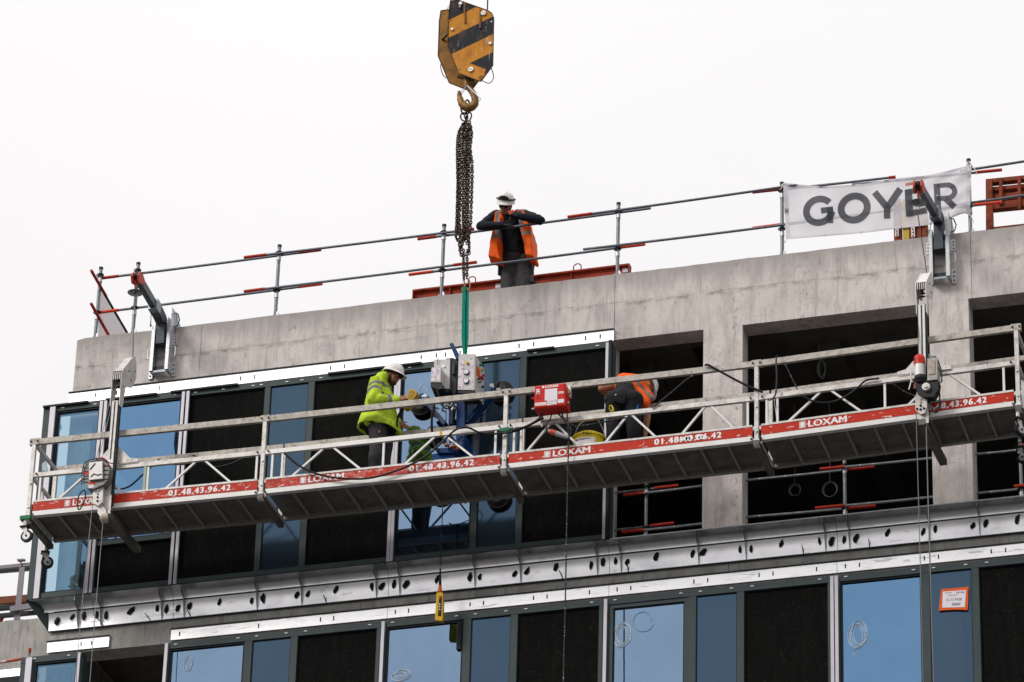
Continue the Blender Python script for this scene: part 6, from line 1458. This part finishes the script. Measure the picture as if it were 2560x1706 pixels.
def hand(parent_caps, w, fdir, up, size=1.0, curl=.5, side=1):
    """append palm, four fingers and thumb capsules; w wrist, fdir finger direction, up = back of hand"""
    w = Vector(w); f = Vector(fdir).normalized(); u = Vector(up); u = (u-f*u.dot(f)).normalized(); s_ = f.cross(u)*side
    c = parent_caps; k = size
    for i, a in enumerate((-.028, -.010, .009, .027)):
        p0 = w+s_*a*.7*k; p1 = w+f*.085*k+s_*a*k; c.append((p0, p1, .016*k, .013*k))
        L = (.034, .040, .037, .028)[i]*k
        d1 = (f-u*curl).normalized(); p2 = p1+d1*L; d2 = (f-u*curl*2.4).normalized(); p3 = p2+d2*L*.75
        c.append((p1, p2, .0095*k, .0088*k)); c.append((p2, p3, .0088*k, .0075*k))
    t0 = w+f*.02*k+s_*(-.026)*k; t1 = t0+(f*.6-s_*.8).normalized()*.045*k; t2 = t1+(f*.9-s_*.2-u*.3).normalized()*.035*k
    c.append((t0, t1, .015*k, .012*k)); c.append((t1, t2, .0115*k, .009*k))
def helmet(parent, c, R, s_=1.0, brim_dir=1, name='helmet'):
    """c centre of the head top; R rotates local (x forward, z up)"""
    g = G(); n, mm = 28, 12; rx, ry, rz = .135*s_, .112*s_, .125*s_
    for i in range(mm+1):
        t = (math.pi/2)*i/mm
        for j in range(n):
            a = 2*math.pi*j/n; rid = 1+.03*max(0, math.cos(a*2))*math.cos(t)*0
            q = Vector((rx*math.sin(t)*math.cos(a), ry*math.sin(t)*math.sin(a), rz*math.cos(t)))
            if abs(q.y) < .018*s_ and t < 1.4: q.z += .006*s_
            g.v.append(c+R @ q)
    for i in range(mm):
        for j in range(n): jj = (j+1) % n; g.f.append((i*n+j, (i+1)*n+j, (i+1)*n+jj, i*n+jj))
    # rim and peak
    b = len(g.v)
    for j in range(n):
        a = 2*math.pi*j/n; e = .012+.052*max(0, math.cos(a))**1.6
        g.v.append(c+R @ Vector(((rx+e*s_)*math.cos(a), (ry+(.010+.012*max(0, math.cos(a)))*s_)*math.sin(a), (-.012-.020*max(0, math.cos(a)))*s_)))
    for j in range(n): jj = (j+1) % n; g.f.append((mm*n+j, b+j, b+jj, mm*n+jj))
    b2 = len(g.v)
    for j in range(n): g.v.append(g.v[b+j]+R @ Vector((0, 0, -.006)))
    for j in range(n): jj = (j+1) % n; g.f.append((b+j, b2+j, b2+jj, b+jj))
    b3 = len(g.v)
    for j in range(n): a = 2*math.pi*j/n; g.v.append(c+R @ Vector(((rx-.012)*math.cos(a), (ry-.012)*math.sin(a), -.012*s_)))
    for j in range(n): jj = (j+1) % n; g.f.append((b2+j, b3+j, b3+jj, b2+jj))
    return part(name, g, HELM, parent, angle=50)
def head_caps(c, R, s_=1.0):
    """skull, face, jaw, nose, ears around head centre c; local x forward, z up"""
    L = lambda x, y, z: c+R @ Vector((x*s_, y*s_, z*s_))
    e = [(L(-.01, 0, .02), .092*s_, .073*s_, .098*s_, R), (L(.028, 0, -.035), .062*s_, .056*s_, .072*s_, R), (L(.045, 0, -.085), .036*s_, .036*s_, .026*s_, R),
         (L(.0, .074, -.01), .018*s_, .010*s_, .03*s_, R), (L(.0, -.074, -.01), .018*s_, .010*s_, .03*s_, R), (L(.075, 0, .022), .018*s_, .05*s_, .012*s_, R)]
    cps = [(L(.085, 0, .005), L(.106, 0, -.028), .009*s_, .013*s_), (L(.078, -.018, -.062), L(.078, .018, -.062), .009*s_, .009*s_), (L(.074, -.016, -.073), L(.074, .016, -.073), .009*s_, .009*s_),
           (L(.062, -.05, -.02), L(.07, -.03, -.03), .016*s_, .012*s_), (L(.062, .05, -.02), L(.07, .03, -.03), .016*s_, .012*s_)]
    return e, cps, L
def frame_from(fwd, up=(0, 0, 1)):
    f = Vector(fwd).normalized(); u = Vector(up); u = (u-f*u.dot(f)).normalized(); y = u.cross(f)
    return Matrix((f, y, u)).transposed()
def eyes(par, L, s_, R):
    for y in (-.031, .031):
        part('eye', G().ell(L(.080, y, .004), .010*s_, .013*s_, .010*s_, 10, 6, R), mat('eye_white', (.5, .47, .45), .3), par); part('eyebrow', G().tube([L(.090, y-.016*(1 if y > 0 else -1), .026), L(.092, y, .031), L(.084, y+.018*(1 if y > 0 else -1), .026)], .0045*s_, 5), HAIR, par)
        part('pupil', G().ell(L(.0885, y, .004), .003*s_, .005*s_, .005*s_, 8, 6, R), HAIR, par)

# ---------------------------------------------------------------- worker in the yellow-green jacket
def Lf(x, y, Y): return P(*LF(x, y), Y)
Y0 = -1.02
zfl = pz(4.4)+.062
w1 = root('person', 'standing worker in yellow-green hi-vis jacket and white helmet holding a yellow remote', 'person', Vector((Lf(400, 1500, Y0).x, Y0, zfl)))
hipL, hipR = Lf(500, 1010, Y0+.10), Lf(420, 1010, Y0-.10)
waist, chest, neck = Lf(450, 900, Y0), Lf(430, 580, Y0), Lf(500, 395, Y0)
shR, shL = Lf(395, 480, Y0-.19), Lf(470, 480, Y0+.19)
elR, wrR = Lf(370, 690, Y0-.27), Lf(668, 690, Y0-.12)
elL, wrL = Lf(560, 820, Y0+.26), Lf(665, 985, Y0+.10)
knR, knL = Lf(405, 1270, Y0-.10), Lf(500, 1290, Y0+.12)
anR, anL = Vector((Lf(372, 1550, Y0-.1).x, Y0-.10, zfl+.08)), Vector((Lf(470, 1550, Y0+.1).x, Y0+.10, zfl+.08))
hc = Lf(592, 400, Y0); Rh = frame_from((.93, -.12, -.30), (.3, 0, 1))
e_, c_, Lh = head_caps(hc, Rh, 1.0)
body = list(c_)+[(neck, hc+Rh @ Vector((-.03, 0, -.05)), .058, .055), (chest, neck, .12, .06), (waist, chest, .12, .14), (hipL, hipR, .10, .10), (waist, (hipL+hipR)/2, .12, .12),
    (neck, shR, .06, .06), (neck, shL, .06, .06), (shR, elR, .052, .042), (elR, wrR, .042, .028), (shL, elL, .052, .042), (elL, wrL, .042, .028),
    (hipR, knR, .085, .058), (knR, anR, .056, .04), (hipL, knL, .085, .058), (knL, anL, .056, .04)]
for a in (anR, anL): body.append((a+Vector((-.03, 0, -.03)), a+Vector((.13, 0, -.05)), .04, .03))
hand(body, wrR, (.9, .15, .35), (-.2, -.9, .3), 1.0, .55, 1); hand(body, wrL, (.95, -.1, -.45), (0, -.9, .3), 1.0, .25, 1)
blob('body', body, SKIN2, w1, .0095, e_, 3)
eyes(w1, Lh, 1.0, Rh)
part('hair', G().ell(Lh(-.035, 0, .0), .078, .080, .085, 20, 12, Rh), HAIR, w1)
part('beard', G().ell(Lh(.045, 0, -.082), .042, .046, .034, 16, 10, Rh).ell(Lh(.01, -.05, -.055), .026, .018, .045, 12, 8, Rh), mat('stubble', (.07, .035, .025), .8), w1)
helmet(w1, Lh(-.005, 0, .055), Rh, 1.02)
part('helmet_harness', G().tube([Lh(.02+.105*math.cos(k/16*6.283), .092*math.sin(k/16*6.283), .035) for k in range(16)], .013, 6, closed=True), RUB, w1)
part('chin_strap', G().tube([Lh(.0, -.085, .03), Lh(.01, -.078, -.05), Lh(.04, -.04, -.11)], .005, 5), RUB, w1)
# trousers
tr = [(hipL, hipR, .13, .13), ((hipL+hipR)/2+Vector((0, 0, .12)), (hipL+hipR)/2, .13, .14), (hipR, knR, .128, .096), (knR, anR, .094, .078), (hipL, knL, .128, .096), (knL, anL, .094, .078)]
blob('trousers', tr, CHAR, w1, .012, (), 4, .016, 11, (1, 1, .55))
for a in (anR, anL): part('boot', G().ell(a+Vector((.05, 0, -.035)), .14, .055, .045), RUB, w1)
# jacket with skirt flaring at the hem
hemF, hemB = Lf(650, 1050, Y0), Lf(215, 1035, Y0)
jk = [(neck+Vector((-.02, 0, -.03)), chest, .085, .155), (neck+Vector((0, .0, -.02)), shR, .085, .088), (neck+Vector((0, 0, -.02)), shL, .085, .088),
      (shR, elR, .085, .078), (elR, wrR+(elR-wrR)*.10, .080, .052), (shL, elL, .085, .074), (elL, wrL+(elL-wrL)*.12, .072, .05),
      ]
skirt = loft([(Lf(335, 470, Y0), Lf(560, 500, Y0), .19), (Lf(292, 600, Y0), Lf(605, 620, Y0), .20), (Lf(258, 740, Y0), Lf(632, 760, Y0), .195), (Lf(232, 860, Y0), Lf(650, 890, Y0), .20), (Lf(196, 970, Y0), Lf(668, 1010, Y0), .245), (Lf(172, 1040, Y0), Lf(682, 1085, Y0), .265)])
jk += [(Lf(505, 430, Y0), Lf(515, 400, Y0), .082, .072)]
def jband(p, n_):
    # chest hoop, sleeve hoops, shoulder braces
    t = (p-chest); mid = (chest+waist)/2
    ax = (wrR-elR).normalized(); s1 = (p-elR).dot(ax); d1 = ((p-elR)-ax*s1).length
    if .165 < s1 < .215 and d1 < .12 and s1 < (wrR-elR).length: return True
    ax2 = (elR-shR).normalized(); s2 = (p-shR).dot(ax2); d2 = ((p-shR)-ax2*s2).length
    if .115 < s2 < .165 and d2 < .11: return True
    zb = chest.z-.035+(p.x-chest.x)*.25
    if zb-.025 < p.z < zb+.025 and d2 > .06: return True
    if abs(p.y-(Y0-.095)) < .02 and p.z > zb and p.x < chest.x+.05 and n_.x < .2: return True
    return False
blob('jacket', jk, (HIVIS, REFL), w1, .011, (), 3, .034, 9, (1, 1, .8), jband, solids=(skirt,))
part('jacket_lining', loft([(Lf(200, 1030, Y0), Lf(655, 1068, Y0), .24), (Lf(200, 1048, Y0), Lf(655, 1085, Y0), .245)]), mat('dark_lining', (.02, .025, .02), .9), w1)
part('knee_badge', G().ell(Lf(432, 1075, Y0-.225), .011, .006, .02), mat('faded_orange_badge', (.4, .12, .05), .7), w1)
# remote
rc = root('hand_remote', 'yellow worn remote control held up by the worker in the green jacket', 'remote control', Lf(830, 610, Y0-.05))
rp = [Lf(*p, Y0-.10) for p in ((800, 560), (835, 548), (892, 585), (885, 625), (845, 680), (790, 780), (735, 790), (715, 760), (760, 640))]
rm_ = G().prism(rp, (0, .09, 0)); part('case', rm_, YELD, rc)
part('face_plate', G().prism([Lf(*p, Y0-.103) for p in ((810, 575), (832, 565), (872, 590), (850, 640), (800, 740), (760, 730))], (0, .003, 0)), mat('scuffed_yellow_face', (.34, .22, .04), .6, var=.3, vscale=30), rc)
part('cable_boot', G().tube(bez([Lf(*p, Y0-.06) for p in ((735, 780), (700, 830), (670, 880), (650, 960), (655, 1020))], 5), [.022]*6+[.018]*6+[.012]*6+[.010]*3, 8), RUB, rc)
part('wrist_strap', G().tube([Lf(270, 750, Y0-.33), Lf(285, 800, Y0-.33), Lf(305, 890, Y0-.33)], .010, 6), DARKM, rc) if False else None

# ---------------------------------------------------------------- man leaning on the roof rail
YM = .50
def Mn(x, y, Y): return P(*MN(x, y), Y)
w2p = root('person', 'man in orange hi-vis vest and sunglasses leaning with both elbows on the roof rail', 'person', Mn(720, 1500, YM+.1))
hc = Mn(626, 803, .29); Rh = frame_from((-.04, -.86, -.56), (.26, -.4, 1))
e_, c_, Lh = head_caps(hc, Rh, .98)
neck = Mn(650, 880, .40); chest = Mn(665, 1000, .47); waist = Mn(700, 1210, .58); hipR, hipL = Mn(650, 1300, .62), Mn(790, 1290, .62)
shA, shB = Mn(545, 885, .44), Mn(770, 880, .44)
elA, elB = Mn(420, 975, .14), Mn(925, 925, .14)
wrA, wrB = Mn(610, 965, .08), Mn(742, 888, .07)
knA, knB = Mn(665, 1530, .50), Mn(795, 1520, .50)
anA, anB = Vector((knA.x, .62, 28.92)), Vector((knB.x, .62, 28.92))
body = list(c_)+[(neck, hc+Rh @ Vector((-.03, 0, -.05)), .06, .056), (chest, neck, .12, .06), (waist, chest, .12, .13), (hipL, hipR, .10, .10), (waist, (hipL+hipR)/2, .12, .12), (neck, shA, .06, .055), (neck, shB, .06, .055),
   (shA, elA, .05, .042), (elA, wrA, .042, .03), (shB, elB, .05, .042), (elB, wrB, .042, .03), (hipR, knA, .085, .06), (hipL, knB, .085, .06), (knA, anA, .055, .04), (knB, anB, .055, .04)]
hand(body, wrA, (.85, -.25, -.3), (0, -.6, .8), 1.0, .9, 1); hand(body, wrB, (-.75, .1, .65), (0, -.8, .5), 1.0, 1.0, -1)
blob('body', body, SKIN, w2p, .0095, e_, 3)
eyes(w2p, Lh, .98, Rh)
part('hair', G().ell(Lh(-.035, 0, .0), .076, .078, .08, 20, 12, Rh), HAIR, w2p)
sg_ = G()
for y in (-.034, .034): sg_.ell(Lh(.092, y, .002), .010, .029, .019, 14, 8, Rh)
sg_.tube([Lh(.097, -.02, .006), Lh(.097, .02, .006)], .005, 6).tube([Lh(.09, .06, .006), Lh(.0, .082, .01)], .004, 5).tube([Lh(.09, -.06, .006), Lh(.0, -.082, .01)], .004, 5)
part('sunglasses', sg_, VISOR, w2p)
helmet(w2p, Lh(-.005, 0, .06), Rh, 1.0)
gg = G().ell(Lh(.118, 0, .110), .022, .068, .034, 16, 8, Rh)
part('goggles', gg, VISOR, w2p); part('goggle_strap', G().tube([Lh(.002+.135*math.cos(k/20*6.283), .120*math.sin(k/20*6.283), .095) for k in range(20)], .010, 6, closed=True), RUB, w2p)
sw = [(chest+Vector((0, .02, .03)), waist, .155, .150), (neck+Vector((0, .02, -.03)), chest, .085, .15), (waist, (hipL+hipR)/2+Vector((0, 0, .07)), .155, .15), (neck+Vector((0, .02, -.03)), shA, .08, .078), (neck+Vector((0, .02, -.03)), shB, .08, .078), (shA, elA, .078, .064), (elA, wrA, .064, .045), (shB, elB, .078, .064), (elB, wrB, .064, .045),
      (waist+Vector((-.09, 0, .05)), waist+Vector((-.08, 0, -.06)), .09, .09), (waist+Vector((.09, 0, .05)), waist+Vector((.08, 0, -.06)), .09, .09)]
blob('pullover', sw, NAVY, w2p, .012, (), 4, .013, 12)
blob('trousers', [(hipL, hipR, .12, .12), (waist+Vector((0, 0, -.06)), (hipL+hipR)/2, .14, .14), (hipR, knA, .130, .108), (hipL, knB, .130, .108), (knA, anA, .08, .07), (knB, anB, .08, .07)], CHAR, w2p, .012, (), 4, .016, 11, (1, 1, .55))
part('thigh_pocket', G().prism([Mn(*p, .40) for p in ((830, 1395), (858, 1400), (872, 1455), (835, 1440))], (0, .05, 0)), CHAR, w2p)
part('belt_phone', G().tube([Mn(578, 1300, .48), Mn(576, 1390, .48)], .024, 8), NAVY, w2p)
part('carabiner', G().tube([Mn(868+11*math.cos(k/8*6.283), 1285+13*math.sin(k/8*6.283), .5) for k in range(8)], .006, 5, closed=True), DARKM, w2p)
# vest: two front panels, back and shoulders as one open garment
vs = [(Mn(570, 890, .40), Mn(600, 868, .40), .062, .05), (Mn(765, 870, .40), Mn(730, 858, .38), .062, .05), (Mn(600, 920, .60), Mn(740, 920, .60), .09, .09), (Mn(570, 1150, .68), Mn(790, 1150, .68), .10, .10), (Mn(620, 1000, .64), Mn(730, 1000, .64), .12, .12)]
def vpan(pts, y0, y1): return G().prism([Mn(*p, y0) for p in pts], (0, y1-y0, 0))
vpL = vpan(((538, 838), (590, 850), (602, 890), (568, 960), (558, 1160), (582, 1254), (470, 1224), (508, 1040), (520, 940)), .25, .52)
vpR = vpan(((782, 825), (732, 835), (722, 870), (735, 960), (765, 1080), (795, 1212), (858, 1230), (842, 1050), (826, 980), (795, 890)), .25, .55)
def vband(p, n_):
    z = Mn(540, 1060, .25).z
    if abs(p.z-z) < .024 or abs(p.z-z+.0) < .024: return True
    cx = Mn(560, 930, .27).x; cx2 = Mn(757, 930, .27).x
    return p.z > z+.03 and (abs(p.x-cx) < .024 or abs(p.x-cx2) < .024)
blob('vest', vs, (HIOR, REFL), w2p, .011, (), 4, .024, 8, (1, 1, .6), vband, solids=(vpL, vpR))
g = G().prism([Mn(*p, .12) for p in ((645, 850), (690, 832), (705, 862), (668, 880))], (0, .03, 0)); part('orange_glove_cuff', g, mat('faded_orange', (.5, .09, .05), .7), w2p)
gl = []; hand(gl, wrA, (.85, -.25, -.3), (0, -.6, .8), 1.12, .9, 1); blob('glove', gl, GLOVE, w2p, .008, (), 2)
gl = []; hand(gl, wrB, (-.75, .1, .65), (0, -.8, .5), 1.12, 1.0, -1); blob('glove', gl, GLOVE, w2p, .008, (), 2)
part('hanging_goggles', G().tube(bez([Mn(*p, .20) for p in ((582, 905), (585, 930), (610, 945), (640, 938), (668, 915), (660, 900))], 4), .007, 6), DARKM, w2p)

# ---------------------------------------------------------------- worker bending over, seen from behind
YB_ = -1.05
def Bd(x, y, Y): return P(*C1(x, y), Y)
zf3 = pz(7.6)+.062
w3 = root('person', 'bending worker seen from behind in orange vest and black trousers on the platform', 'person', Vector((Bd(1030, 1500, YB_).x, YB_, zf3)))
hipL, hipR = Bd(945, 1470, YB_), Bd(1110, 1475, YB_)
waist = Bd(1050, 1385, YB_+.18); chest = Bd(1130, 1355, YB_+.42); neck = Bd(1190, 1370, YB_+.58)
shL, shR = Bd(1010, 1320, YB_+.40), Bd(1235, 1440, YB_+.38)
elL, wrL = Bd(822, 1365, YB_+.34), Bd(880, 1440, YB_+.52)
elR, wrR = Bd(1240, 1640, YB_+.34), Bd(1222, 1790, YB_+.34)
knL, knR = Bd(930, 1760, YB_-.04), Bd(1120, 1760, YB_-.04)
anL, anR = Vector((Bd(930, 1800, YB_).x, YB_, zf3+.08)), Vector((Bd(1110, 1800, YB_).x, YB_, zf3+.08))
hc = Bd(1228, 1345, YB_+.68); Rh = frame_from((.35, .45, -.8), (.55, .8, .3))
e_, c_, Lh = head_caps(hc, Rh, .98)
body = list(c_)+[(neck, hc, .06, .056), (chest, neck, .13, .07), (waist, chest, .12, .13), (hipL, hipR, .11, .11), (waist, (hipL+hipR)/2, .12, .13), (chest, shL, .09, .06), (chest, shR, .09, .06),
   (shL, elL, .056, .046), (elL, wrL, .046, .032), (shR, elR, .054, .044), (elR, wrR, .044, .030), (hipL, knL, .09, .062), (knL, anL, .06, .045), (hipR, knR, .09, .062), (knR, anR, .06, .045)]
hand(body, wrR, (.1, .2, -1), (1, 0, 0), 1.0, .4); hand(body, wrL, (.3, .9, -.2), (0, 0, 1), 1.0, .4)
blob('body', body, SKIN, w3, .0095, e_, 3)
part('tattoo', G().ell(elR.lerp(wrR, .5)+Vector((.005, -.038, 0)), .012, .004, .05), mat('faded_tattoo', (.14, .06, .05), .6), w3)
helmet(w3, Lh(-.005, 0, .055), Rh, 1.02)
eyes(w3, Lh, .98, Rh)
blob('trousers', [(hipL, hipR, .128, .128), (waist+Vector((0, -.05, 0)), (hipL+hipR)/2, .125, .14), (hipL, knL, .118, .090), (knL, anL, .088, .07), (hipR, knR, .118, .090), (knR, anR, .088, .07)], BLKT, w3, .012, (), 4, .015, 11, (1, 1, .6))
for a in (anL, anR): part('boot', G().ell(a+Vector((0, .05, -.035)), .055, .14, .045), RUB, w3)
part('back_pocket', G().prism([Bd(*p, YB_-.135) for p in ((935, 1410), (1045, 1408), (1035, 1490), (1000, 1500), (930, 1480))], (0, .02, 0)), mat('pocket_cloth', (.02, .021, .026), .8), w3)
part('white_tag', G().prism([Bd(*p, YB_-.14) for p in ((945, 1418), (958, 1416), (956, 1424), (943, 1426))], (0, .004, 0)), WHITE, w3)
part('blue_cloth', G().prism([Bd(*p, YB_-.12) for p in ((1135, 1555), (1160, 1500), (1155, 1560))], (0, .02, 0)), mat('blue_cloth', (.02, .12, .4), .7), w3); part('blue_cloth', G().prism([P(*C2(*p), YB_-.12) for p in ((865, 260), (880, 235), (885, 265))], (0, .02, 0)), MATS['blue_cloth'], w3)
vt = [(waist+Vector((0, .0, .02)), chest, .150, .165), (chest, neck, .16, .10), (chest, shL, .125, .085), (chest, shR, .125, .085), (Bd(1150, 1420, YB_+.22), Bd(1215, 1500, YB_+.22), .09, .075), (Bd(1215, 1500, YB_+.22), Bd(1235, 1535, YB_+.22), .05, .03), (Bd(1010, 1300, YB_+.30), Bd(1090, 1295, YB_+.34), .09, .09), (Bd(1230, 1440, YB_+.30), Bd(1275, 1455, YB_+.30), .07, .045), (Bd(1020, 1285, YB_+.40), Bd(1100, 1285, YB_+.42), .085, .085)]
def bband(p, n_):
    a, b = Bd(1170, 1330, YB_+.25), Bd(1260, 1420, YB_+.25); d = (b-a).normalized(); t = (p-a).dot(d); q = (p-a)-d*t; return -.02 < t < .30 and abs(q.z*d.x-q.x*d.z) < .021
blob('vest', vt, (HIOR, REFL), w3, .012, (), 4, .012, 10, (1, 1, 1), bband)
tm = root('tape_measure', 'yellow and black tape measure clipped at the bending worker hip', 'tape measure', P(*C2(905, 145), YB_-.15))
part('case', G().prism([P(*C2(*p), YB_-.17) for p in ((890, 125), (912, 118), (930, 135), (930, 172), (905, 182), (890, 160))], (0, .05, 0)), mat('tape_yellow', (.6, .48, .01), .4), tm)
part('black_grip', G().prism([P(*C2(*p), YB_-.175) for p in ((892, 130), (910, 128), (918, 160), (900, 170))], (0, .004, 0)), RUB, tm)
